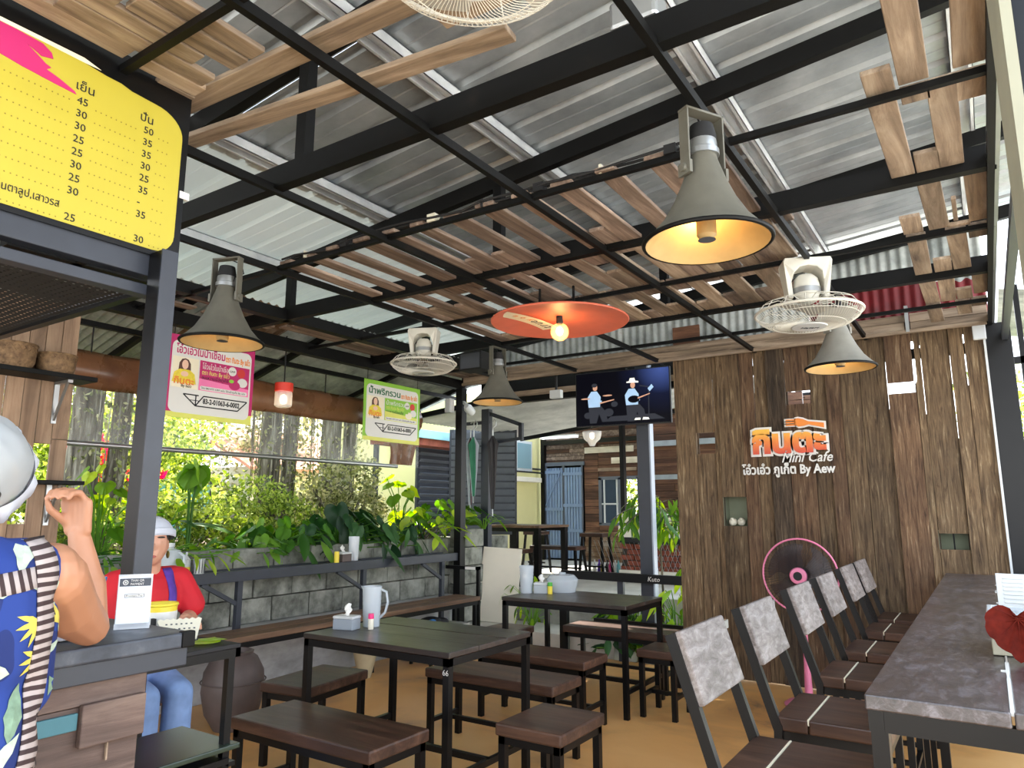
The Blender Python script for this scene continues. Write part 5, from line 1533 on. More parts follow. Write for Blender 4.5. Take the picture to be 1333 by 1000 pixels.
# ---- board wall behind the stall, its shelves and baskets
ws = structure('wall_shop')
XS = -4.95
edges_ = [-.4, -.3, -.2, -.1, 0, .1, .2, .3, .4, .5, .6, .7, .8, .9, 1.0, 1.1, 1.2, 1.3, 1.4, 1.5, 1.6, 1.68, 1.77, 1.86, 1.96, 2.055, 2.15, 2.25]
rng = random.Random(8)
for a, b in zip(edges_, edges_[1:]):
    segs = [(1.0, 2.75)]
    if a == 2.055: segs = [(1.0, 1.60), (1.83, 2.75)]
    if a == 1.96: segs = [(1.0, 1.33), (1.50, 2.75)]
    if a == 2.15: segs = [(1.0, 1.86), (1.863, 2.75)]
    for z0, z1 in segs:
        o = MB().box((0, 0, 0), (.018, b - a - .004, z1 - z0)).build('plank', 'shop_plank', ws, bevel=.002)
        o.location = (XS - .012 + rng.uniform(-.003, .003), (a + b) / 2, (z0 + z1) / 2)
t = thing('wall_shelf', 'long dark wooden shelf on a steel bracket carrying the baskets', 'shelf', (XS, 1.6, 2.24), 0, 'dark shelves on the board wall')
MB().span(0, .22, -.5, .69, -.012, .018).build('board', 'grid_steel', t, bevel=.003)
m = MB(); m.span(.0, .012, .53, .56, -.28, -.012); m.span(0, .18, .53, .56, -.03, -.012); m.bar((.01, .545, -.26), (.15, .545, -.02), .012, .014, (0, 1, 0)); m.build('bracket', 'silver', t)
t = thing('wall_shelf', 'short dark wooden shelf lower on the board wall, above the raised hand', 'shelf', (XS, 2.16, 1.58), 0, 'dark shelves on the board wall')
MB().span(0, .2, -.17, .125, -.01, .014).build('board', 'grid_steel', t, bevel=.003)
m = MB(); m.span(.0, .012, -.01, .02, -.26, -.01); m.bar((.01, .005, -.24), (.15, .005, -.01), .012, .014, (0, 1, 0)); m.build('bracket', 'silver', t)
for k, (y, r_, h_, lab) in enumerate(((1.84, .118, .145, 'larger woven basket on the dark shelf, on the left'), (2.08, .11, .12, 'shorter woven basket on the dark shelf, on the right'))):
    t = thing('woven_basket', lab, 'basket', (XS + .115, y, 2.258), 0, 'woven baskets on the shelf')
    MB().lathe([(0, .004), (r_ * .8, 0), (r_ * .95, h_ * .3), (r_, h_), (r_ * .93, h_), (r_ * .88, h_ * .3), (0, .012)], 28).build('body', 'basket', t, True)
    m = MB()
    for s in (-1, 1):
        for j in range(22):
            a0 = 2 * PI * j / 22
            m.tube([(r_ * 1.005 * (.84 + .16 * q / 5) * math.cos(a0 + s * .16 * q), r_ * 1.005 * (.84 + .16 * q / 5) * math.sin(a0 + s * .16 * q), h_ * (.08 + .8 * q / 5)) for q in range(6)], .003, 3, caps=False)
    m.build('weave', 'basket', t)
    MB().tube([(r_ * math.cos(a), r_ * math.sin(a), h_) for a in np.linspace(0, 2 * PI, 29)[:-1]], .006, 6, True).build('rim', 'basket', t, True)
# ================================================================ people
def strip_on(name, bvh, path, width, mat, parent, origin_x, sgn, period=.018, off=.004):
    """A cloth band laid on a body: path of (y, z), dropped along X onto the surface."""
    vs = []; fs = []; uv = []; s = 0; prev = None
    for i, (y, z) in enumerate(path):
        a = Vector(path[max(0, i - 1)]); b = Vector(path[min(len(path) - 1, i + 1)])
        d = (b - a).normalized(); nrm = Vector((-d.y, d.x))
        if prev: s += math.hypot(y - prev[0], z - prev[1])
        prev = (y, z)
        for k in (-.5, -.17, .17, .5):
            p = Vector((origin_x, y + nrm.x * width * k, z + nrm.y * width * k))
            hit = bvh.ray_cast(p, Vector((sgn, 0, 0)))
            q = hit[0]
            if q is None:
                q = bvh.find_nearest(Vector((0, p.y, p.z)))[0]; q = Vector((q.x, p.y, p.z))
            vs.append((q.x - sgn * off, q.y, q.z)); uv.append((s / period * .314, k))
    for i in range(len(path) - 1):
        for j in range(3): fs.append((i * 4 + j, i * 4 + j + 1, i * 4 + j + 5, i * 4 + j + 4))
    me = bpy.data.meshes.new(name); me.from_pydata(vs, [], fs); me.materials.append(MATS[mat])
    ul = me.uv_layers.new(name='UVMap')
    for lp in me.loops: ul.data[lp.index].uv = uv[lp.vertex_index]
    me.polygons.foreach_set('use_smooth', [True] * len(fs)); me.update()
    o = link(name, me, parent)
    sd = o.modifiers.new('th', 'SOLIDIFY'); sd.thickness = .003; sd.offset = 0
    return o
def bvh_of(me): return BVHTree.FromPolygons([v.co.copy() for v in me.vertices], [tuple(p.vertices) for p in me.polygons])
def dense(path, k=8):
    out = []
    for a, b in zip(path, path[1:]):
        for i in range(k): out.append((a[0] + (b[0] - a[0]) * i / k, a[1] + (b[1] - a[1]) * i / k))
    return out + [path[-1]]

# ---- woman at the kiosk, seen from behind
wm = thing('person', 'woman in white cap and blue leaf print blouse, seen from behind at the kiosk', 'person', (0, 0, 0), 0, None)
wm.location = (-1.65, .585, 0)
b = MB()
def L(x, y, z): return (x + 1.65, y - .55, z)         # room coordinates to the figure's own
b.ball(L(-1.66, .55, 1.20), (.105, .155, .17)); b.ball(L(-1.65, .55, .95), (.10, .14, .17)); b.ball(L(-1.64, .55, .84), (.125, .165, .14))
b.ball(L(-1.655, .55, 1.29), (.075, .16, .07))
for s in (-1, 1):
    b.capsule(L(-1.64, .55 + s * .08, .80), L(-1.65, .55 + s * .09, .45), .085, .058); b.capsule(L(-1.65, .55 + s * .09, .45), L(-1.63, .55 + s * .09, .08), .056, .036)
    b.capsule(L(-1.62, .55 + s * .09, .045), L(-1.78, .55 + s * .10, .03), .035, .028)
b.capsule(L(-1.655, .55, 1.30), L(-1.675, .55, 1.43), .056, .05)
b.ball(L(-1.69, .55, 1.485), (.085, .072, .10)); b.ball(L(-1.715, .55, 1.455), (.06, .058, .07))
b.ball(L(-1.785, .55, 1.475), (.014, .012, .018))       # nose
for s in (-1, 1): b.ball(L(-1.685, .55 + s * .075, 1.475), (.018, .01, .028))
# right arm: shoulder, elbow on the counter, hand raised
b.ball(L(-1.665, .715, 1.285), (.070, .058, .066))
b.capsule(L(-1.665, .725, 1.275), L(-1.78, .81, 1.20), .064, .064); b.capsule(L(-1.78, .81, 1.20), L(-1.90, .925, 1.130), .064, .046)
b.capsule(L(-1.90, .925, 1.130), L(-1.93, .925, 1.23), .042, .043); b.capsule(L(-1.93, .925, 1.23), L(-1.95, .902, 1.355), .041, .026)
# left arm, bent forward over the counter
b.ball(L(-1.665, .385, 1.285), (.06, .05, .06))
b.capsule(L(-1.665, .38, 1.28), L(-1.74, .33, 1.13), .052, .042); b.capsule(L(-1.74, .33, 1.13), L(-1.92, .42, 1.12), .04, .026)
b.ball(L(-1.96, .44, 1.115), (.045, .03, .016))
def hand(base, up, across, side, r=.0088):
    """Palm and five bent fingers pinching; vectors in room axes."""
    base = Vector(base); up = Vector(up).normalized(); ac = Vector(across).normalized(); sd = Vector(side).normalized()
    for k in range(-2, 3): b.capsule(base + ac * .012 * k, base + up * .072 + ac * .0165 * k, .014, .0125, 8)
    ln = (.92, 1.0, .94, .78)
    for k in range(4):
        p0 = base + up * .075 + ac * (-.027 + .018 * k)
        p1 = p0 + (up * .75 + sd * .55).normalized() * .038 * ln[k]
        p2 = p1 + (up * -.15 + sd * 1.0).normalized() * .026 * ln[k]
        p3 = p2 + (up * -.75 + sd * .65).normalized() * .021 * ln[k]
        for a_, b_, r0, r1 in ((p0, p1, r * 1.08, r), (p1, p2, r, r * .92), (p2, p3, r * .92, r * .78)): b.capsule(a_, b_, r0, r1, 8)
    q0 = base + up * .018 - ac * .028
    q1 = q0 + (up * .55 + sd * .75).normalized() * .036; q2 = q1 + (up * .45 + sd * .6).normalized() * .028; q3 = q2 + (up * .55 + sd * .15).normalized() * .02
    for a_, b_, r0, r1 in ((q0, q1, .0125, .0105), (q1, q2, .0105, .0095), (q2, q3, .0095, .008)): b.capsule(a_, b_, r0, r1, 8)
hand(L(-1.951, .898, 1.365), (-.02, -.12, 1), (.85, .35, 0), (.25, -1, 0))
body = fuse(b, 'body', 'skin', .0046, 4)
link('body', body, wm)
bl = MB()
bl.ball(L(-1.655, .55, 1.19), (.122, .172, .19)); bl.ball(L(-1.645, .55, .96), (.118, .162, .2)); bl.ball(L(-1.635, .55, .82), (.142, .186, .15))
bl.capsule(L(-1.655, .44, 1.29), L(-1.655, .66, 1.29), .074, .074); bl.ball(L(-1.645, .55, 1.30), (.078, .10, .066))
bl.capsule(L(-1.655, .675, 1.20), L(-1.655, .68, 1.06), .058, .055); bl.capsule(L(-1.655, .425, 1.20), L(-1.655, .42, 1.06), .058, .055)
blouse = fuse(bl, 'blouse', 'blouse_print', .007, 8)
link('blouse', blouse, wm)
tr_ = MB()
tr_.ball(L(-1.64, .55, .80), (.15, .192, .13))
for s in (-1, 1): tr_.capsule(L(-1.64, .55 + s * .085, .80), L(-1.645, .55 + s * .095, .10), .105, .075)
link('trousers', fuse(tr_, 'trousers', 'ink_grey', .01, 6), wm)
bv = bvh_of(blouse)
def printed(name, mat, shapes):
    """Flat printed shapes lying on the blouse: outlines in (y, z), dropped along X from both sides."""
    for sgn in (-1, 1):
        m = MB()
        for cy, cz, ang_, ln, wd in shapes:
            pts = []; n_ = 7
            for i in range(n_ + 1):
                t_ = i / n_
                for k in (-1, 0, 1):
                    u_ = (t_ - .5) * ln; v_ = k * wd / 2 * math.sin(PI * t_ ** .9) * (1 + .12 * math.sin(i * 2.6))
                    y = cy + u_ * math.cos(ang_) - v_ * math.sin(ang_); z = cz + u_ * math.sin(ang_) + v_ * math.cos(ang_)
                    h_ = bv.ray_cast(Vector((-.6 * sgn, y, z)), Vector((sgn, 0, 0)))[0]
                    pts.append(None if h_ is None else (h_.x - sgn * .0022, y, z))
            for i in range(n_):
                for k in range(2):
                    q_ = [pts[3 * i + k], pts[3 * i + k + 1], pts[3 * i + k + 4], pts[3 * i + k + 3]]
                    if all(q_): m.add(q_, [(0, 1, 2, 3)])
        if m.v: m.build(name, mat, wm, True, ang=85)['kind'] = 'stuff'
g = random.Random(14)
pale, sage, petal = [], [], []
for row in range(9):
    for c_ in range(5):
        y = -.18 + .09 * c_ + g.uniform(-.02, .02) + (.04 if row % 2 else 0); z = .76 + .072 * row + g.uniform(-.015, .015)
        a_ = g.uniform(0, PI); kind = g.random()
        if kind < .40: sage.append((y, z, a_, g.uniform(.09, .14), g.uniform(.034, .05)))
        elif kind < .76: pale.append((y, z, a_, g.uniform(.08, .11), g.uniform(.026, .038)))
        else:
            for j in range(4): petal.append((y + .022 * math.cos(a_ + j * .5), z + .022 * math.sin(a_ + j * .5), a_ + j * .5, .055, .012))
            pale.append((y - .03 * math.cos(a_ + .7), z - .03 * math.sin(a_ + .7), a_ + .9, .06, .014))
printed('printed_leaves', 'print_sage', sage); printed('printed_leaves', 'print_pale_leaf', pale); printed('printed_petals', 'print_petal', petal)
strip_on('apron_strap', bv, dense([(.115, 1.362), (.125, 1.30), (.128, 1.2), (.128, 1.08), (.120, .98), (.10, .88)], 8), .045, 'strap_stripe', wm, .6, -1)
strip_on('apron_strap', bv, dense([(-.115, 1.362), (-.125, 1.30), (-.128, 1.2), (-.128, 1.08), (-.120, .98), (-.10, .88)], 8), .045, 'strap_stripe', wm, .6, -1)
strip_on('apron_strap', bv, dense([(-.11, 1.285), (0, 1.275), (.105, 1.288)], 9), .04, 'strap_stripe', wm, .6, -1, off=.002)
strip_on('apron_tie', bv, dense([(-.17, .91), (0, .885), (.165, .925)], 8), .018, 'strap_stripe', wm, .6, -1)
for s in (-1, 1):
    m = MB(); m.tube([(.13, s * .02, .89), (.145, s * .05, .85), (.15, s * .045, .78), (.15, s * .06, .70)], .006, 6); m.build('tie_end', 'ink_black', wm, True)
# hair and cap
h = MB(); h.ball(L(-1.675, .55, 1.505), (.086, .072, .095)); h.ball(L(-1.645, .55, 1.47), (.06, .058, .06))
link('hair', fuse(h, 'hair', 'hair_black', .006, 4), wm)
ax = Vector((.90, -.05, .44)).normalized()
q = ax.to_track_quat('Z', 'Y').to_matrix().to_4x4()
C0 = Matrix.Translation(Vector(L(-1.715, .55, 1.495))) @ q
prof = [(.116 * math.cos(t_), .145 * math.sin(t_)) for t_ in np.linspace(.06, PI / 2, 12)]
m = MB(); m.lathe(prof, 40, M=C0)
for i, v in enumerate(m.v): m.v[i] = tuple(Vector(v) + Vector((noise.noise(Vector(v) * 22), noise.noise(Vector(v) * 22 + Vector((5, 0, 0))), noise.noise(Vector(v) * 22 + Vector((0, 7, 0))))) * .007)
m.build('cap_crown', 'cap_net', wm, True, ang=80)
vs = []; fs = []; N = 72
for i in range(N):
    a = 2 * PI * i / N; w_ = .004 * math.sin(a * 11) + .003 * math.sin(a * 17 + 1)
    for k, (dr, dz) in enumerate(((.114, .050), (.122 + w_, .040), (.128 + w_, .004), (.120 + w_ * .5, -.020), (.110, -.018))):
        vs.append((dr * math.cos(a), dr * math.sin(a), dz))
for i in range(N):
    j = (i + 1) % N
    for k in range(4): fs.append((i * 5 + k, j * 5 + k, j * 5 + k + 1, i * 5 + k + 1))
MB().add(vs, fs, C0).build('cap_frill', 'cap_white', wm, True, ang=80)
# face: eyes and mouth, turned to the stall
m = MB()
for s in (-1, 1): m.ball(L(-1.768, .55 + s * .03, 1.49), (.008, .014, .008))
m.build('eyes', 'ink_black', wm, True)
m = MB(); m.ball(L(-1.772, .55, 1.432), (.008, .024, .007)); m.build('mouth', 'lip', wm, True)

# ---- woman in red, seated beyond the rack
rw = thing('person', 'seated woman in red shirt, white cap and jeans behind the black kiosk post', 'person', (-3.2, 1.855, 0), R(-6))
t = thing('stool', 'plain high stool under the seated woman in red', 'stool', (-3.34, 1.86, 0), 0, 'dark wooden stools')
MB().span(-.16, .16, -.16, .16, .55, .59).build('seat', 'seat_wood', t, bevel=.006); steel_legs(t, -.15, .15, -.15, .15, .55, .03)
b = MB()
b.ball((-.08, 0, .70), (.12, .15, .12)); b.ball((-.03, 0, .86), (.10, .13, .15)); b.ball((0, 0, 1.02), (.10, .145, .13)); b.capsule((0, -.11, 1.10), (0, .11, 1.10), .05, .05)
b.capsule((0, 0, 1.10), (.02, -.005, 1.20), .048, .045)
b.ball((.03, -.01, 1.268), (.082, .068, .092)); b.ball((.055, -.018, 1.228), (.052, .05, .058))
fx = Vector((.112, -.045, 1.255))                     # face turned slightly to her right
b.ball(fx + Vector((.0, 0, 0)), (.014, .011, .018))
for s in (-1, 1): b.ball((.02, -.01 + s * .072, 1.255), (.016, .009, .026))
# arms reach forward over the work
for s, el, wr in ((1, (.04, .185, .93), (.22, .075, .95)), (-1, (.04, -.19, .93), (.22, -.09, .95))):
    b.capsule((0, s * .15, 1.09), el, .046, .036); b.capsule(el, wr, .036, .024)
    wr = Vector(wr)
    for k in range(4): b.capsule(wr + Vector((.0, -s * .012 * (k - 1.5), 0)), wr + Vector((.055, -s * .013 * (k - 1.5), -.005)), .012, .011, 8)
    for k in range(4):
        p0 = wr + Vector((.06, -s * .015 * (k - 1.5), -.004)); p1 = p0 + Vector((.028, 0, -.012)); p2 = p1 + Vector((.012, 0, -.02))
        b.capsule(p0, p1, .0085, .008, 8); b.capsule(p1, p2, .008, .007, 8)
    q0 = wr + Vector((.02, -s * .024, 0)); b.capsule(q0, q0 + Vector((.03, -s * .02, -.01)), .0105, .009, 8); b.capsule(q0 + Vector((.03, -s * .02, -.01)), q0 + Vector((.052, -s * .022, -.02)), .009, .0075, 8)
for s in (-1, 1):
    b.capsule((-.06, s * .075, .67), (.22, s * .07, .64), .07, .05); b.capsule((.22, s * .07, .64), (.20, s * .07, .09), .048, .035); b.capsule((.19, s * .07, .05), (.32, s * .07, .035), .035, .028)
link('body', fuse(b, 'body', 'skin_light', .0055, 4), rw)
sh = MB()
sh.ball((-.03, 0, .85), (.118, .152, .17)); sh.ball((0, 0, 1.02), (.115, .16, .13)); sh.capsule((0, -.115, 1.105), (0, .115, 1.105), .058, .058)
for s in (-1, 1): sh.capsule((0, s * .14, 1.095), (.05, s * .185, .985), .062, .060)
shirt = fuse(sh, 'shirt', 'red_shirt', .007, 6); link('shirt', shirt, rw)
jn = MB(); jn.ball((-.07, 0, .69), (.135, .165, .12))
for s in (-1, 1): jn.capsule((-.05, s * .08, .67), (.22, s * .07, .645), .085, .06); jn.capsule((.22, s * .07, .645), (.20, s * .07, .10), .059, .068)
link('jeans', fuse(jn, 'jeans', 'denim', .008, 5), rw)
m = MB()
for s in (-1, 1): m.capsule((.19, s * .07, .045), (.34, s * .07, .035), .042, .034)
m.build('shoes', 'ink_black', rw, True)
bv = bvh_of(shirt)
strip_on('apron_strap', bv, dense([(.065, 1.155), (.072, 1.05), (.068, .95), (.05, .84)], 6), .042, 'purple_cloth', rw, .6, -1)
strip_on('apron_strap', bv, dense([(-.065, 1.155), (-.072, 1.05), (-.068, .95), (-.05, .84)], 6), .036, 'purple_cloth', rw, .6, -1)
strip_on('apron_bib', bv, dense([(0, .93), (0, .85), (0, .76)], 5), .20, 'purple_cloth', rw, .6, -1, off=.007)
h = MB(); h.ball((.015, -.005, 1.295), (.088, .076, .082)); h.ball((-.03, .0, 1.25), (.06, .066, .085))
link('hair', fuse(h, 'hair', 'hair_black', .006, 4), rw)
M = Matrix.Translation((.012, -.004, 1.295)) @ Matrix.Rotation(R(-14), 4, 'Y')
m = MB(); m.lathe([(.092 * math.cos(t_), .095 * math.sin(t_)) for t_ in np.linspace(0, PI / 2, 10)], 36, M=M); m.build('cap_crown', 'cap_white', rw, True)
m = MB(); m.lathe([(.093, -.012), (.099, -.006), (.1, .016), (.095, .022)], 36, M=M); m.build('cap_band', 'cap_white', rw, True)
m = MB()
for s in (-1, 1): m.ball(Vector((.100, -.035 + s * .028, 1.275)), (.009, .013, .0065))
m.build('eyes', 'ink_black', rw, True)
m = MB()
for s in (-1, 1): m.ball(Vector((.105, -.035 + s * .03, 1.296)), (.006, .018, .004))
m.build('eyebrows', 'hair_black', rw, True)
m = MB(); m.ball((.106, -.04, 1.213), (.008, .02, .006)); m.build('mouth', 'lip', rw, True)
for s in (-1, 1):
    m = MB(); m.ball((.025, -.01 + s * .078, 1.215), (.014, .006, .018)); m.build('earring', flat('earring_olive' + str(s), rgb(110, 106, 52), .4), rw, True)
# ================================================================ curtain, garden, neighbours
t = thing('rolled_curtain', 'brown rolled tarpaulin curtain with clear plastic lower sheet and steel pipe', 'curtain', (-5.3, 4.0, 1.875))
rng = np.random.default_rng(4)
vs = []; fs = []; NY, NZ = 60, 8
for i in range(NY + 1):
    y = -1.85 + 3.95 * i / NY
    for j in range(NZ + 1):
        a = PI * j / NZ
        cr = 1.0 + (.6 if y > 1.35 else .0)
        vs.append((.05 * math.sin(a) + .012 * cr * noise.noise(Vector((y * 3.2 - j * .35, j * .9, 1.3))), y, .40 + .27 * (1 - j / NZ) + .012 * cr * noise.noise(Vector((y * 4, j, 7)))))
for i in range(NY):
    for j in range(NZ): o = i * (NZ + 1) + j; fs.append((o, o + NZ + 1, o + NZ + 2, o + 1))
o = MB().add(vs, fs).build('tarpaulin_roll', 'tarp_brown', t, True, ang=80)
o.modifiers.new('th', 'SOLIDIFY').thickness = .006
vs = []; fs = []
for i in range(NY + 1):
    y = -1.85 + 3.95 * i / NY
    for j in range(6): vs.append((.012 * noise.noise(Vector((y * 5, j * .7, 3.3))), y, .40 * j / 5))
for i in range(NY):
    for j in range(5): o = i * 6 + j; fs.append((o, o + 6, o + 7, o + 1))
MB().add(vs, fs).build('clear_sheet', 'curtain_clear', t, True, ang=80)
MB().tube([(0, -1.87, 0), (0, 0, .004), (0, 1.75, 0)], .020, 12).build('pipe', 'silver', t, True)
vs = []; fs = []
for i in range(9):
    for j in range(9):
        vs.append((.03 * noise.noise(Vector((i * .8, j * .25, 2))) + .01, 1.62 + .46 * i / 8 * (1 - .25 * j / 8), .02 + .42 * (1 - j / 8)))
for i in range(8):
    for j in range(8): o = i * 9 + j; fs.append((o, o + 1, o + 10, o + 9))
MB().add(vs, fs).build('gathered_end', 'tarp_brown', t, True, ang=80)
for y in (-1.5, -.4, .7, 1.8): MB().tube([(0, y, .66), (0, y, .86)], .006, 5).build('tie', 'ink_black', t)

# ---- leaf clouds
def leaf_cloud(parent, name, c, rad, n, size, mat, seed=0, flat_=False, hang=0.0, stuff=True, shell=.35):
    g = np.random.default_rng(seed)
    d = g.normal(size=(n, 3)); d /= np.linalg.norm(d, axis=1)[:, None]
    rr = (shell + (1 - shell) * g.random(n)) ** .6
    # lumpy outline
    lump = 1 + .28 * np.sin(d[:, 0] * 5.1 + seed) * np.sin(d[:, 1] * 4.3 + 1.7 * seed) + .2 * np.sin(d[:, 2] * 6.2 + seed * .6)
    p = d * (rr * lump)[:, None] * np.array(rad) + np.array(c)
    u = g.normal(size=(n, 3)); u[:, 2] -= hang * 1.2; u /= np.linalg.norm(u, axis=1)[:, None]
    w = np.cross(u, g.normal(size=(n, 3))); w /= np.linalg.norm(w, axis=1)[:, None]
    s = size * (.6 + .8 * g.random(n))[:, None]
    nm = np.cross(u, w)
    q = np.stack([p - u * s * .6, p + w * s * .32 + nm * s * .08, p + u * s * .6, p - w * s * .32 + nm * s * .08], 1).reshape(-1, 3)
    me = bpy.data.meshes.new(name)
    me.vertices.add(4 * n); me.vertices.foreach_set('co', q.ravel())
    me.loops.add(4 * n); me.loops.foreach_set('vertex_index', np.arange(4 * n))
    me.polygons.add(n); me.polygons.foreach_set('loop_start', np.arange(0, 4 * n, 4)); me.polygons.foreach_set('loop_total', np.full(n, 4))
    me.materials.append(MATS[mat]); me.update(); me.validate()
    o = link(name, me, parent)
    if stuff: o['kind'] = 'stuff'
    return o
def trunk(parent, pts, r, name='trunk', mat='bark'):
    m = MB(); m.tube(pts, r, 12)
    for i, v in enumerate(m.v):
        p = Vector(v); k = noise.noise(Vector((p.x * 9, p.y * 9, p.z * 2.2)))
        m.v[i] = (p.x + .05 * k, p.y + .05 * noise.noise(Vector((p.x * 9 + 4, p.y * 9, p.z * 2.2))), p.z)
    return m.build(name, mat, parent, True, ang=80)
def vines(parent, c, r, z0, z1, n, seed, mat='leaf_dry'):
    g = random.Random(seed); m = MB()
    for k in range(n):
        a = g.uniform(0, 2 * PI); x = r * math.cos(a); y = r * math.sin(a); top = g.uniform(z1 - .5, z1); bot = g.uniform(z0, (z0 + z1) / 2)
        m.tube([(c[0] + x, c[1] + y, top), (c[0] + x * 1.08 + g.uniform(-.03, .03), c[1] + y * 1.08 + g.uniform(-.03, .03), (top + bot) / 2), (c[0] + x, c[1] + y, bot)], .006, 4)
    return m.build('hanging_roots', 'bark', parent)
def garden_tree(x, y, r, label, seed, lean=.1, crown=((0, 0, 3.6), (1.6, 1.6, 1.3), 2600), mat='leaf_small', z1=4.2, twin=True):
    t = thing('garden_tree', label, 'tree', (x, y, .98), 0, 'trees in the garden behind the planter')
    trunk(t, [(0, 0, -.05), (lean * .2, lean * .3, .6), (lean * .5, lean * .2, 1.5), (lean, lean, z1 - 1.0)], [r * 1.1, r * .8, r * .72, r * .6])
    if twin: trunk(t, [(r * .5, r * 1.3, -.05), (r * .4, r * 1.9, .9), (r * .2, r * 2.2, z1 - 1.2)], [r * .7, r * .55, r * .5], 'side_trunk')
    c, rad, n = crown
    leaf_cloud(t, 'foliage', c, rad, n * 2, .075, mat, seed)
    leaf_cloud(t, 'climbing_leaves', (lean * .4, r, 1.2), (r * 1.9, r * 2.6, 1.5), 1500, .045, 'leaf_dry', seed + 50, hang=1)
    vines(t, (lean * .4, r * .5, 0), r * 1.7, .2, 2.6, 22, seed)
    return t
garden_tree(-7.1, 3.33, .17, 'vine covered tree trunk left of the black kiosk post', 1, crown=((.0, .1, 3.0), (1.3, 1.5, 1.0), 2600))
garden_tree(-7.0, 5.35, .15, 'rooted tree with several trunks, seen under the magenta bordered sign', 2, crown=((-.4, .2, 3.0), (1.4, 1.5, 1.0), 2600))
garden_tree(-7.3, 6.55, .17, 'broad vine hung tree near the garden middle, right of the glowing jar lamp', 3, crown=((-.3, .1, 3.1), (1.4, 1.4, 1.0), 2600))
garden_tree(-9.2, 2.4, .14, 'slim pale tree at the far left of the garden', 4, crown=((0, 0, 2.8), (1.6, 1.6, 1.4), 2600))
garden_tree(-9.8, 9.6, .16, 'bare grey trunk beside the pink roofed house', 5, crown=((0, .4, 3.4), (1.2, 1.4, .7), 1500), twin=False)
# hedges and shrubs: each bush a thing
def bush(x, y, z, rad, n, label, mat, seed, size=.10, name='garden_bush', group='bushes in the garden bed'):
    t = thing(name, label, 'bush', (x, y, z), 0, group)
    m = MB(); rr = random.Random(seed)
    for k in range(7):
        a = rr.uniform(0, 2 * PI); m.tube([(0, 0, -.02), (rad[0] * .3 * math.cos(a), rad[1] * .3 * math.sin(a), rad[2] * .7), (rad[0] * .6 * math.cos(a), rad[1] * .6 * math.sin(a), rad[2] * 1.4)], .012, 4)
    m.build('stems', 'bark', t)
    leaf_cloud(t, 'foliage', (0, 0, rad[2] * .95), rad, int(n * 2.6), size * .62, mat, seed)
    return t
bush(-6.3, 2.5, 1.0, (.5, .7, .34), 1500, 'low sunny bush behind the standing woman', 'leaf_small', 11, .07)
bush(-6.2, 3.9, 1.0, (.5, .8, .26), 1500, 'low sunny bush behind the seated woman cap', 'leaf_small', 12, .07)
bush(-6.5, 4.9, 1.0, (.5, .7, .36), 1500, 'round bright bush behind the left end of the dark leaved cluster', 'leaf_small', 13, .07)
bush(-6.6, 6.2, 1.0, (.6, .7, .5), 1500, 'drooping olive bush behind the right end of the dark leaved cluster', 'leaf_dry', 14, .08)
bush(-8.6, 4.4, 1.0, (.7, 1.3, .9), 2400, 'tall leafy bush between the two nearer trees', 'leaf_small', 15, .10)
bush(-8.8, 7.6, 1.0, (.7, 1.0, .45), 1600, 'olive bush under the pink roof', 'leaf_dry', 16, .09)
bush(-11.0, 1.8, 1.0, (1.2, 2.2, 1.3), 3600, 'big pale hedge at the far left of the garden', 'leaf_small', 17, .14)
bush(-11.5, 5.8, 1.0, (1.0, 1.9, 1.25), 3600, 'big pale hedge at the middle of the garden', 'leaf_small', 18, .14)
bush(-13.5, 9.5, 1.0, (1.0, 2.6, 1.9), 3200, 'dark hedge rising behind the pink roof', 'leaf_dry', 19, .16)
bush(-6.4, 14.6, 0.0, (1.3, 1.0, 1.7), 2200, 'green tree mass behind the pale window opening', 'leaf_small', 20, .14)
# flowers, teal cloth, pink roof
t = thing('bougainvillea', 'bush of red and orange flowers behind the kiosk post', 'bush', (-7.8, 3.95, 1.0))
leaf_cloud(t, 'foliage', (0, 0, .55), (.35, .5, .5), 500, .08, 'leaf_bright', 31); leaf_cloud(t, 'flowers', (.12, -.25, .95), (.2, .26, .34), 260, .07, 'flower_red', 32); leaf_cloud(t, 'flowers', (.25, .28, .78), (.2, .2, .16), 160, .07, 'flower_red', 33)
MB().tube([(0, 0, -.02), (.05, .05, .4), (.0, -.1, .9)], .015, 5).build('stem', 'bark', t)
t = thing('teal_tarp', 'pale teal cloth hung between bushes in the garden', 'cloth', (-9.6, 5.5, 1.0))
vs = []; fs = []
for i in range(21):
    for j in range(2): vs.append((.06 * math.sin(i * 1.1), -.9 + .09 * i, .02 + .75 * j))
for i in range(20): fs.append((2 * i, 2 * i + 2, 2 * i + 3, 2 * i + 1))
MB().add(vs, fs).build('cloth', 'teal_cloth', t, True, ang=80)
for y in (-.9, .9): MB().tube([(0, y, -.02), (0, y, .85)], .02, 6).build('pole', 'slate_steel', t)
t = thing('garden_house', 'low house with pink tiled roof beyond the garden trees', 'house', (-13.0, 11.5, 0))
MB().span(-3, .4, -2.2, 3.0, 0, 2.3).build('wall', 'cream_trim', t)
vs = [(.9, -2.6, 2.2), (.9, 3.2, 2.2), (-1.4, 3.2, 3.2), (-1.4, -2.6, 3.2), (.9, -2.6, 2.26), (.9, 3.2, 2.26), (-1.4, 3.2, 3.26), (-1.4, -2.6, 3.26)]
MB().add(vs, [(0, 1, 2, 3), (4, 5, 6, 7), (0, 1, 5, 4), (0, 4, 7, 3), (1, 2, 6, 5), (2, 3, 7, 6)]).build('roof', 'salmon_roof', t)
MB().span(.4, .42, -.6, .6, 1.0, 1.9).build('window', 'window_glass', t)

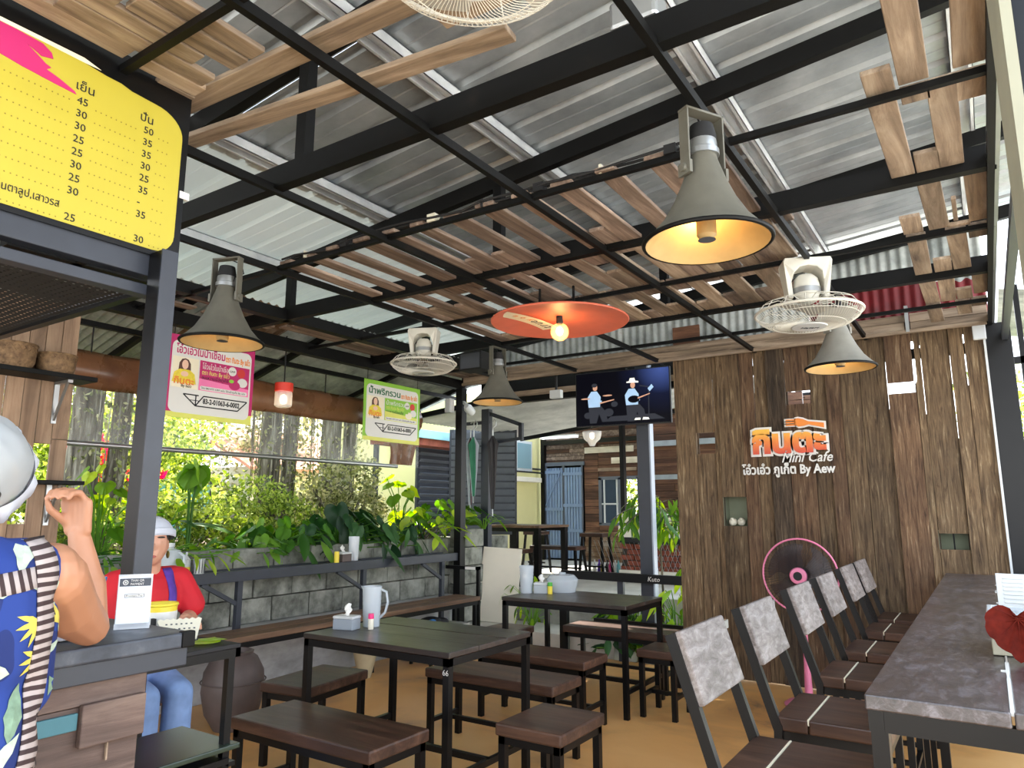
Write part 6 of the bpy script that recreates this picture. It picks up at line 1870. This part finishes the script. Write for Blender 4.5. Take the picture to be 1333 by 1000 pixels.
# ---- planter plants with large leaves
ALT = {}
for nm, mt in (('bright', 'leaf_bright'), ('dark', 'leaf_dark'), ('mid', 'leaf_mid')):
    ALT[nm] = [heart_leaf('leaf', .30, .24, mt), heart_leaf('leaf', .24, .16, mt), leaf_mesh('leaf', .30, .10, mt, heart=False, droop=.25), leaf_mesh('leaf', .36, .055, mt, heart=False, droop=.45)]
def potplant(name, label, loc, n, kind, shapes, spread, height, size, seed, cat='plant', group=None, droop=40, bias=(0, 0), stem_r=.006, top_heavy=.5, mat_stem=None):
    t = thing(name, label, cat, loc, 0, group)
    g = random.Random(seed); st_ = MB()
    for k in range(n):
        a = 2 * PI * (k + g.random() * .8) / n * (1 if n < 30 else 2.4); rr = spread * math.sqrt(g.uniform(.08, 1)); hz = height * (top_heavy + (1 - top_heavy) * g.random()) * (1 - .45 * (rr / spread) ** 2)
        tip = Vector((rr * math.cos(a) + bias[0] * g.random(), rr * math.sin(a) + bias[1] * g.random(), hz))
        st_.tube([(tip.x * .08, tip.y * .08, -.01), (tip.x * .45, tip.y * .45, hz * .75), tip], [stem_r * 1.2, stem_r, stem_r * .7], 5, caps=False)
        me = ALT[kind][g.choice(shapes)]
        o = link('leaf', me, t)
        s = size * g.uniform(.7, 1.2)
        yaw = math.atan2(-(tip.x + .001), tip.y + .001) + g.uniform(-.5, .5)
        o.location = tip; o.rotation_euler = (R(-droop + g.uniform(-25, 25)), R(g.uniform(-25, 25)), yaw); o.scale = (s, s, s)
    st_.build('stems', mat_stem or 'leaf_mid', t, True)
    return t
PG = 'plants along the planter wall'
potplant('taro_plant', 'bright big leaved plant in the planter next to the corner column', (-5.55, 6.45, 1.0), 22, 'bright', (0, 0, 1), .50, .60, 1.0, 1, group=PG, bias=(.15, .2))
potplant('taro_plant', 'tall pale leaved plant rising under the green bordered sign', (-5.7, 6.25, 1.0), 8, 'bright', (0,), .25, .95, .7, 2, group=PG, top_heavy=.7)
potplant('philodendron', 'long stalked philodendron leaning right beside the corner column', (-5.5, 6.62, 1.0), 12, 'mid', (0, 1), .55, .75, 1.0, 3, group=PG, bias=(.1, .5))
potplant('arrowhead_vine', 'dense dark leaved cluster hanging over the middle of the planter', (-5.42, 5.05, 1.0), 58, 'dark', (0, 1, 1, 2), .58, .42, .95, 4, group=PG, droop=58, top_heavy=.25)
potplant('arrowhead_vine', 'dark leaved cluster left of the clear pitcher on the rail', (-5.45, 4.4, 1.0), 44, 'mid', (1, 1, 2), .5, .36, .9, 5, group=PG, droop=55, top_heavy=.25)
potplant('arrowhead_vine', 'dark drooping leaves right of the clear pitcher on the rail', (-5.40, 5.7, 1.0), 36, 'dark', (1, 2, 2), .45, .34, .9, 6, group=PG, droop=60, top_heavy=.25)
potplant('elephant_ear', 'single tall green leaf plant on two straight stalks, right of the kiosk post', (-5.6, 3.56, 1.0), 4, 'mid', (0,), .13, .80, 1.05, 7, group=PG, droop=62, top_heavy=.95, stem_r=.008)
potplant('low_fern', 'low fern fringe on the planter behind the white jug', (-5.35, 3.2, 1.0), 40, 'bright', (2, 3), .55, .18, .55, 8, group=PG, droop=20)
potplant('low_fern', 'low fern fringe on the planter just right of the seated woman', (-5.35, 3.95, 1.0), 36, 'mid', (1, 2), .42, .2, .6, 9, group=PG, droop=25)
potplant('low_fern', 'low fern fringe on the planter at the left, behind the raised arm', (-5.35, 2.5, 1.0), 40, 'mid', (2, 3), .55, .16, .55, 10, group=PG, droop=20)
potplant('grape_leaf_plant', 'bright lobed leaf plant in front of the vine covered trunk at left', (-5.65, 2.85, 1.0), 26, 'bright', (0, 1), .32, .78, .55, 11, group=PG, droop=50, top_heavy=.3)
potplant('spiky_grass', 'thin dry grass tuft in the planter right of the kiosk post', (-5.9, 3.55, 1.0), 24, 'mid', (3,), .30, .5, .9, 12, group=PG, droop=-20, stem_r=.003)
potplant('stalk_plant', 'bright arching plant with reddish stalks close to the column', (-5.35, 6.15, 1.0), 26, 'bright', (2, 3), .5, .42, .95, 13, group=PG, droop=10, mat_stem='bark')
# small plants by the steps and behind the low railing
potplant('step_plant', 'leafy plant between the long bench end and the concrete steps', (-4.28, 6.85, 0.17), 34, 'bright', (2, 2, 3), .30, .62, .45, 14, droop=45, top_heavy=.15, stem_r=.003)
potplant('wall_plant', 'small spiky plant on the ledge left of the white leaning board', (-5.0, 6.95, 1.2), 18, 'mid', (3,), .22, .2, .6, 15, droop=0)
potplant('railing_plant', 'dark bushy plant low behind the railing under the back bench', (-3.15, 6.75, 0.0), 46, 'dark', (0, 1, 2), .42, .42, .75, 16, droop=35, top_heavy=.2)
potplant('railing_plant', 'bright grassy plant behind the railing near the plank wall', (-2.62, 6.85, 0.0), 44, 'bright', (2, 3), .38, .75, .95, 17, droop=25, top_heavy=.3)
potplant('railing_plant', 'bright fan leaved plant behind the railing below the white post', (-3.1, 7.0, 0.0), 26, 'bright', (2, 3), .3, .72, .8, 18, droop=20, top_heavy=.5)
t = thing('young_tree', 'slender young tree with drooping narrow leaves before the white post', 'tree', (-2.88, 7.12, 0.0))
MB().tube([(0, 0, -.01), (.02, .0, .6), (0, .02, 1.1), (.02, 0, 1.55)], [.014, .012, .010, .006], 7).build('trunk', 'bark', t, True)
g = random.Random(19); br = MB(); lf = leaf_mesh('leaf', .20, .045, 'leaf_mid', heart=False, droop=.25); lf2 = leaf_mesh('leaf', .20, .045, 'leaf_bright', heart=False, droop=.25)
for k in range(24):                                   # arching twigs, each with paired hanging leaves
    a = 2.4 * k + g.uniform(-.3, .3); L_ = g.uniform(.32, .66); z0 = g.uniform(1.18, 1.56)
    pts = [Vector((L_ * q * math.cos(a) + .02, L_ * q * math.sin(a) * .8, z0 + .22 * q - .34 * q * q)) for q in (0, .25, .5, .75, 1.0)]
    br.tube(pts, .004, 4, caps=False)
    for q in range(9):
        u_ = .2 + .8 * q / 8; p = pts[min(3, int(u_ * 4))].lerp(pts[min(4, int(u_ * 4) + 1)], u_ * 4 - int(u_ * 4))
        o = link('leaf', lf if g.random() < .6 else lf2, t); o.location = p
        o.rotation_euler = (R(-58 + g.uniform(-22, 22)), R(g.uniform(-30, 30)), a - PI / 2 + (1.0 if q % 2 else -1.0) + g.uniform(-.3, .3))
        s_ = g.uniform(.7, 1.15); o.scale = (s_, s_, s_)
br.build('twigs', 'bark', t, True)
potplant('young_shrub', 'bright leaved shrub low beside the plank wall edge', (-2.62, 7.3, 0.0), 26, 'bright', (2,), .26, .95, .7, 20, droop=50, top_heavy=.6)

# ---- right side: hedge and trees seen past the right column
bush(1.3, 9.5, 0, (1.3, 1.2, 1.9), 3200, 'sunlit tree mass beyond the right hand column', 'leaf_small', 41, .13, group='greenery beyond the right side')
potplant('cycad', 'grey green feather leaved plant at the right edge, beside the right column', (.62, 6.75, 0), 30, 'mid', (3, 3, 2), .45, 1.7, .8, 42, droop=10, top_heavy=.9)
t = structure('neighbour_roof')
corr = [(k * .05, .014 * (1 if k % 2 else -1)) for k in range(41)]
vs = []; fs = []
for yy, dz in corr: vs += [(.25, 7.2 + yy, 3.3 + dz), (2.2, 7.2 + yy, 2.9 + dz)]
for i in range(len(corr) - 1): fs.append((2 * i, 2 * i + 1, 2 * i + 3, 2 * i + 2))
MB().add(vs, fs).build('roof_sheet', 'old_zinc', t)
MB().span(.25, 2.2, 7.18, 7.22, 2.62, 2.68).build('beam', 'black_steel', t); MB().span(.34, .38, 7.18, 7.22, 0, 3.3).build('post', 'black_steel', t)
# ================================================================ neighbouring eating place beyond the passage
# yellow house along the left
yh = thing('yellow_house', 'pale yellow rendered house with a sliding window beyond the terrace', 'house', (-7.4, 11.0, 0))
MB().span(-3, 0, -1.6, 3.0, 0, 3.4).build('wall', 'yellow_house', yh)
MB().span(0, .03, -.25, .85, 2.14, 2.72).build('window_frame', 'white_plastic', yh)
for y0, y1 in ((-.2, .28), (.32, .8)): MB().span(.03, .04, y0, y1, 2.19, 2.67).build('pane', 'window_glass', yh)
MB().span(0, .16, -.35, 1.0, 1.93, 2.02).build('window_sill', 'cream_trim', yh, bevel=.01)
MB().span(.0, .012, -1.6, 1.2, 2.18, 2.215).build('conduit', 'ink_black', yh)
MB().span(.14, .16, -1.6, 1.15, 2.10, 2.13).build('wire_bar', 'ink_black', yh)
# grey slatted screen between the garden and the terrace
gs = thing('slatted_screen', 'grey metal slatted screen between the garden and the yellow house', 'fence', (-7.15, 9.3, 0))
for k in range(14):
    MB().add([(-.012, -1.05, 1.08 + .105 * k), (.03, -1.05, 1.02 + .105 * k + .1), (.03, .55, 1.02 + .105 * k + .1), (-.012, .55, 1.08 + .105 * k), (-.02, -1.05, 1.09 + .105 * k), (.022, -1.05, 1.03 + .105 * k + .1), (.022, .55, 1.03 + .105 * k + .1), (-.02, .55, 1.09 + .105 * k)],
             [(0, 1, 2, 3), (7, 6, 5, 4), (0, 4, 5, 1), (3, 2, 6, 7), (1, 5, 6, 2), (0, 3, 7, 4)]).build('slat', 'slat_grey', gs)
MB().span(-.06, -.05, -1.05, .55, 1.0, 2.55).build('backing', 'ink_grey', gs)
for y in (-1.05, -.25, .55): MB().span(-.05, -.01, y - .03, y + .03, 0, 2.62).build('post', 'slate_steel', gs)
g2 = thing('slatted_screen', 'grey metal slatted screen just behind the hanging umbrellas', 'fence', (-6.3, 8.6, 0), R(35))
for k in range(14):
    MB().add([(-.4, -.012, 1.10 + .105 * k), (.55, -.012, 1.10 + .105 * k), (.55, -.05, 1.18 + .105 * k), (-.4, -.05, 1.18 + .105 * k), (-.4, -.004, 1.10 + .105 * k), (.55, -.004, 1.10 + .105 * k), (.55, -.042, 1.18 + .105 * k), (-.4, -.042, 1.18 + .105 * k)],
             [(0, 1, 2, 3), (7, 6, 5, 4), (0, 4, 5, 1), (3, 2, 6, 7), (1, 5, 6, 2), (0, 3, 7, 4)]).build('slat', 'slat_grey', g2)
MB().span(-.4, .55, .0, .01, 1.05, 2.6).build('backing', 'ink_grey', g2)
for x in (-.4, .55): MB().span(x - .03, x + .03, 0, .04, 0, 2.6).build('post', 'slate_steel', g2)
t = thing('blue_awning', 'pale blue roof edge with orange band, left of the corner column', 'awning', (-6.9, 8.35, 2.35))
MB().span(-.6, .1, -.9, 1.3, .1, .22).build('fascia', flat('fascia_blue', rgb(150, 200, 205), .6), t); MB().span(-.55, .05, -.85, 1.25, .0, .1).build('orange_band', 'brick_red', t)
for y in (-.8, 1.2): MB().span(-.5, -.44, y - .03, y + .03, -2.35, 0).build('post', 'slate_steel', t)

# brown plank wall with gate and window
bw = structure('wall_terrace')
Y = 12.15
rng = random.Random(21)
def course(x0, x1, z0, z1, h, mats, holes=()):
    z = z0
    while z < z1 - .01:
        hh = min(h * rng.uniform(.85, 1.15), z1 - z)
        x = x0
        while x < x1 - .01:
            w = min(rng.uniform(.5, 1.3), x1 - x)
            if x1 - x - w < .25: w = x1 - x
            if not any(a < x + w / 2 < b and c < z + hh / 2 < d for a, b, c, d in holes):
                o = MB().box((0, 0, 0), (w - .006, .03, hh - .008)).build('plank', mats[rng.randrange(len(mats))], bw)
                o.location = (x + w / 2, Y + rng.uniform(0, .015), z + hh / 2)
            x += w
        z += hh
course(-6.38, -6.08, .46, 3.25, .13, ['far_wood'])
course(-6.08, -5.24, 1.99, 3.25, .13, ['far_wood', 'far_wood', 'plank_brown'])
course(-6.08, -5.24, 1.02, 1.16, .13, ['far_wood'])
course(-7.30, -6.38, 2.28, 3.25, .075, ['plank_brown', 'far_wood'])
course(-5.24, -2.0, .46, 3.25, .14, ['far_wood'], [(-3.9, -2.9, 1.2, 1.9)])
MB().span(-7.3, -2.0, Y + .05, Y + .09, .3, 1.14).build('backing', 'grid_steel', bw)  # dark panels added behind the boards to block sky between them
MB().span(-7.3, -6.05, Y + .05, Y + .09, 1.14, 3.3).build('backing', 'grid_steel', bw)
MB().span(-5.28, -2.0, Y + .05, Y + .09, 1.14, 3.3).build('backing', 'grid_steel', bw)
MB().span(-6.1, -5.2, Y + .05, Y + .09, 2.0, 3.3).build('backing', 'grid_steel', bw)
for x0, x1, z in ((-6.36, -5.35, 2.52), (-5.8, -5.25, 2.31)): MB().span(x0, x1, Y - .03, Y - .012, z - .05, z + .06).build('batten', 'pale_batten', bw)
MB().span(-6.08, -5.3, Y - .03, Y - .012, 2.12, 2.18).build('batten', 'plank_pale_x', bw)
m = corrugated(-6.4, -5.2, .12, .02, lambda x: .46, lambda x: 1.02, 0)
k = 0                                                   # ribbed low panel
m = MB()
for k in range(6): m.span(-6.38, -5.24, Y - .01 - .02 * (k % 2), Y + .02, .46 + .093 * k, .46 + .093 * k + .085)
m.build('ribbed_panel', 'rust_zinc', bw)
w1 = structure('window_1')
MB().span(-6.08, -6.02, Y - .02, Y + .04, 1.14, 2.0).build('frame', 'slat_grey', w1); MB().span(-5.68, -5.60, Y - .02, Y + .04, 1.14, 2.0).build('frame', 'slat_grey', w1); MB().span(-5.30, -5.22, Y - .02, Y + .04, 1.14, 2.0).build('frame', 'slat_grey', w1)
MB().span(-6.08, -5.22, Y - .02, Y + .04, 1.96, 2.02).build('frame', 'slat_grey', w1); MB().span(-6.08, -5.22, Y - .02, Y + .04, 1.12, 1.17).build('frame', 'slat_grey', w1)
MB().span(-6.02, -5.68, Y, Y + .01, 1.17, 1.96).build('pane', flat('dim_glass', rgb(60, 72, 84), .1), w1)
m = MB(); m.span(-6.02, -5.68, Y - .02, Y - .005, 1.5, 1.53); m.span(-5.98, -5.95, Y - .02, Y - .005, 1.17, 1.96); m.span(-5.72, -5.69, Y - .02, Y - .005, 1.17, 1.96)
m.build('glazing_bar', 'white_plastic', w1)
gt = thing('metal_gate', 'blue grey corrugated double gate in the brown plank wall', 'gate', (-6.82, Y - .03, .47))
for s, x0, x1 in ((0, -.40, -.005), (1, .005, .41)):
    lf = MB()
    x = x0 + .02
    while x < x1 - .03:
        o = MB().span(x, x + .05, -.012, .012, .03, 1.74).build('slat', 'gate_blue', gt); x += .062
    for z in ((.55, 1.02, 1.62) if s else (.95, 1.66)): MB().span(x0, x1, -.035, -.012, z - .03, z + .03).build('brace', 'gate_blue', gt)
    MB().span(x0, x0 + .02, -.02, .02, .0, 1.78).build('stile', 'slat_grey', gt); MB().span(x1 - .02, x1, -.02, .02, 0, 1.78).build('stile', 'slat_grey', gt)
MB().bar((-.38, -.04, 1.02), (-.04, -.04, 1.68), .012, .03, (0, 1, 0)).build('brace', 'gate_blue', gt)
MB().span(-.46, .46, -.03, .03, 1.78, 1.85).build('head_bar', 'slat_grey', gt)
# terrace canopy
cn2 = structure('terrace_roof')
corr = [(k * .038, .010 * (1 if k % 2 else -1)) for k in range(76)]
vs = []; fs = []
for yy, dz in corr: vs += [(-6.2, 6.75 + yy, 2.56 + dz), (-2.2, 6.75 + yy, 2.98 + dz)]
for i in range(len(corr) - 1): fs.append((2 * i, 2 * i + 1, 2 * i + 3, 2 * i + 2))
MB().add(vs, fs).build('roof_sheet', 'light_zinc', cn2)
for y in (6.72, 9.62): MB().bar((-6.2, y, 2.53), (-2.2, y, 2.93), .04, .06).build('beam', 'black_steel', cn2)
MB().span(-7.2, -2.2, 12.0, 12.08, 2.66, 2.74).build('beam', 'black_steel', cn2)
m = MB()
for k in range(7):
    o = MB().box((0, 0, 0), (4.4, .33, .02)).build('roof_board', 'far_wood', cn2); o.location = (-4.5, 9.75 + .36 * k, 3.02 + .03 * k)
MB().span(-7.3, -7.22, 12.05, 12.2, .46, 3.2).build('corner_post', 'black_steel', cn2)
MB().span(-6.4, -6.34, 9.6, 9.66, .46, 2.6).build('post', 'black_steel', cn2); MB().span(-2.36, -2.3, 9.6, 9.66, 0, 2.95).build('post', 'black_steel', cn2)
t = thing('strip_light', 'flat white strip light under the terrace roof', 'lamp', (-6.05, 10.6, 2.62))
MB().span(-.35, .35, -.05, .05, .0, .03).build('diffuser', 'tube_glow', t); MB().span(-.36, .36, -.06, .06, .03, .05).build('housing', 'white_plastic', t)
for x in (-.3, .3): MB().span(x - .005, x + .005, -.005, .005, .05, .48).build('hanger', 'ink_black', t)
# grey post with bracket and umbrellas
t = thing('bracket_post', 'grey steel post with a bracket arm beyond the corner column', 'post', (-5.0, 7.0, 0))
MB().span(-.055, .055, -.04, .04, 0, 2.62).build('shaft', 'slate_steel', t, bevel=.004)
m = MB(); m.bar((0, 0, 2.58), (.50, 0, 2.40), .04, .045); m.span(.47, .52, -.02, .02, 2.22, 2.42); m.bar((.0, 0, 2.2), (.5, 0, 2.24), .035, .035); m.span(-.42, .06, -.02, .02, 2.44, 2.48)
m.build('bracket', 'slate_steel', t)
def umbrella(loc, label, mats, L_=.95, rz=0.0):
    t = thing('hanging_umbrella', label, 'umbrella', loc, rz, 'folded umbrellas hung on the bracket')
    MB().tube([(.0, .0, .03), (.02, 0, .055), (.045, 0, .03), (.045, 0, -.02), (.0, 0, -.06), (0, 0, -.15)], .009, 8).build('handle', 'silver', t, True)
    n_ = 8
    for k in range(n_):
        a0 = 2 * PI * k / n_; m = MB(); vs = []; fs = []
        prof = [(.012, -.14), (.075, -.24), (.06, -.32), (.045, -.55), (.02, -L_)]
        for r_, z in prof:
            tw = (-.14 - z) * 1.2
            vs += [(r_ * math.cos(a0 + tw), r_ * math.sin(a0 + tw), z), (r_ * .62 * math.cos(a0 + tw + .5), r_ * .62 * math.sin(a0 + tw + .5), z), (r_ * math.cos(a0 + tw + 2 * PI / n_), r_ * math.sin(a0 + tw + 2 * PI / n_), z)]
        for i in range(len(prof) - 1):
            for j in range(2): fs.append((i * 3 + j, i * 3 + j + 1, i * 3 + j + 4, i * 3 + j + 3))
        m.add(vs, fs); m.build('panel', mats[k % len(mats)], t, True)
    MB().tube([(0, 0, -L_ + .02), (0, 0, -L_ - .08)], .006, 6).build('ferrule', 'silver', t)
umbrella((-5.19, 6.93, 2.42), 'white and plum folded umbrella, leftmost on the bracket', ['umbrella_plum', 'cap_white', 'umbrella_grey'])
umbrella((-5.12, 6.90, 2.42), 'green and white folded umbrella in the middle of the bracket', ['umbrella_green', 'cap_white', 'umbrella_green'], .85)
umbrella((-4.84, 6.90, 2.42), 'black folded umbrella hanging at the grey post', ['umbrella_black'], 1.0)
# leaning board
t = thing('leaning_board', 'blank cream board leaning beside the concrete steps', 'board', (-4.72, 6.80, .172))
o = MB().box((0, 0, .41), (.46, .02, .82)).build('panel', 'white_board', t, bevel=.004); o.rotation_euler = (R(-10), R(3), R(18))

# terrace furniture
def far_table(x0, x1, y0, y1, label):
    t = thing('terrace_table', label, 'table', ((x0 + x1) / 2, (y0 + y1) / 2, .46))
    a, b = (x1 - x0) / 2, (y1 - y0) / 2
    for k in range(3): MB().span(-a, a, -b + 2 * b * k / 3 + .002, -b + 2 * b * (k + 1) / 3 - .002, .72, .75).build('plank', 'bench_wood', t)
    f = MB(); f.span(-a + .01, a - .01, -b + .01, -b + .04, .67, .72); f.span(-a + .01, a - .01, b - .04, b - .01, .67, .72); f.build('apron', 'black_steel', t)
    for x in (-a + .05, a - .05):
        for y in (-b + .05, b - .05): MB().span(x - .035, x + .035, y - .035, y + .035, 0, .72).build('leg', 'black_steel', t)
far_table(-5.75, -4.85, 7.95, 8.75, 'big black legged table on the raised terrace')
def far_stool(x, y, w, d, h, label, name='terrace_stool', cat='stool', group='stools on the raised terrace'):
    t = thing(name, label, cat, (x, y, .46), 0, group)
    MB().span(-w / 2, w / 2, -d / 2, d / 2, h - .05, h).build('seat', 'seat_wood', t, bevel=.006)
    for a in (-1, 1):
        for c in (-1, 1): MB().bar((a * (w / 2 + .01), c * (d / 2 + .01), 0), (a * (w / 2 - .03), c * (d / 2 - .03), h - .05), .03, .03, (0, 1, 0)).build('leg', 'black_steel', t)
    m = MB(); m.span(-w / 2, w / 2, -.012, .012, .14, .165); m.build('stretcher', 'black_steel', t)
far_stool(-5.15, 8.95, .75, .3, .45, 'reddish bench in front of the blue gate on the terrace', 'terrace_bench', 'bench')
far_stool(-5.25, 7.9, .5, .3, .45, 'small bench tucked under the terrace table', 'terrace_bench', 'bench')
far_stool(-4.75, 9.35, .36, .3, .62, 'tall stool on the terrace straight below the brown wall')
far_stool(-4.2, 9.8, .4, .3, .6, 'tall stool on the terrace close behind the white post')
far_stool(-5.9, 9.6, .3, .3, .62, 'dark stool at the back of the terrace by the yellow house')
cols = ['print_white', 'purple_cloth', 'print_yellow', 'ink_black', 'print_magenta', 'print_white', 'teal_cloth', 'ink_black']
blabs = ['leftmost white bottle in the row under the terrace stool', 'purple bottle in the row under the terrace stool', 'yellow bottle in the row under the terrace stool', 'black bottle next to the yellow one under the terrace stool', 'pink bottle in the row under the terrace stool', 'white bottle right of the pink one under the terrace stool', 'teal bottle in the row under the terrace stool', 'rightmost black bottle in the row under the terrace stool']
for k, c_ in enumerate(cols):
    t = thing('drink_bottle', blabs[k], 'bottle', (-4.98 + .065 * k, 9.75 + .03 * (k % 2), .46), 0, 'bottles under the terrace stool')
    MB().lathe([(0, 0), (.028, 0), (.028, .14), (.012, .18), (.012, .22), (0, .22)], 12).build('bottle_body', c_, t, True)
# low counter and wire mesh to the right of the white post
t = thing('brick_planter', 'low brick wall behind wire mesh, right of the white post', 'wall', (-3.6, 9.0, 0))
MB().span(-.6, 1.3, .06, .14, 0, .98).build('mortar', 'mortar', t)
bk = MB().box((0, 0, 0), (.19, .09, .062)).mesh('brick', 'brick_red')
for r_ in range(13):
    for k in range(9): link('brick', bk, t, 0, (-.52 + .205 * k + (.1 if r_ % 2 else 0), .07, .05 + .073 * r_))
m = MB()
for k in range(60): m.bar((-.6 + .0325 * k, 0, .05), (-.6 + .0325 * k + (.4 if k % 2 else -.4), 0, 1.0), .004, .004)
m.build('wire_mesh', 'silver', t)
for z0, z1, mt in ((.98, 1.05, 'ink_black'), (1.05, 1.20, 'cream_trim'), (1.24, 1.36, 'cream_trim')): MB().span(-.6, 1.35, -.05, .15, z0, z1).build('coping', mt, t)
MB().span(-.6, 1.35, -.06, .05, .55, .62).build('pipe_rail', 'cream_trim', t)
for x, h_ in ((-.55, 2.6), (1.3, 2.6)): MB().span(x - .03, x + .03, 0, .08, 1.2, h_).build('post', 'black_steel', t)
t = thing('roof_gutter', 'pale pipe and board running below the far eave, right of the white post', 'pipe', (-3.2, 10.2, 0))
MB().span(-1.2, 1.2, -.03, .03, 2.36, 2.44).build('upper_pipe', 'umbrella_grey', t); MB().span(-1.2, 1.2, .0, .05, 1.86, 1.93).build('lower_pipe', 'umbrella_grey', t)
for k in range(9): MB().span(-1.2, 1.2, .06, .09, 1.95 + .12 * k, 2.06 + .12 * k).build('plank', 'far_wood', t)
for x in (-1.15, 1.15): MB().span(x - .04, x + .04, .09, .17, 0, 3.05).build('post', 'black_steel', t)
MB().span(-1.2, 1.2, .12, .15, .0, 1.0).build('low_wall', 'far_wood', t)
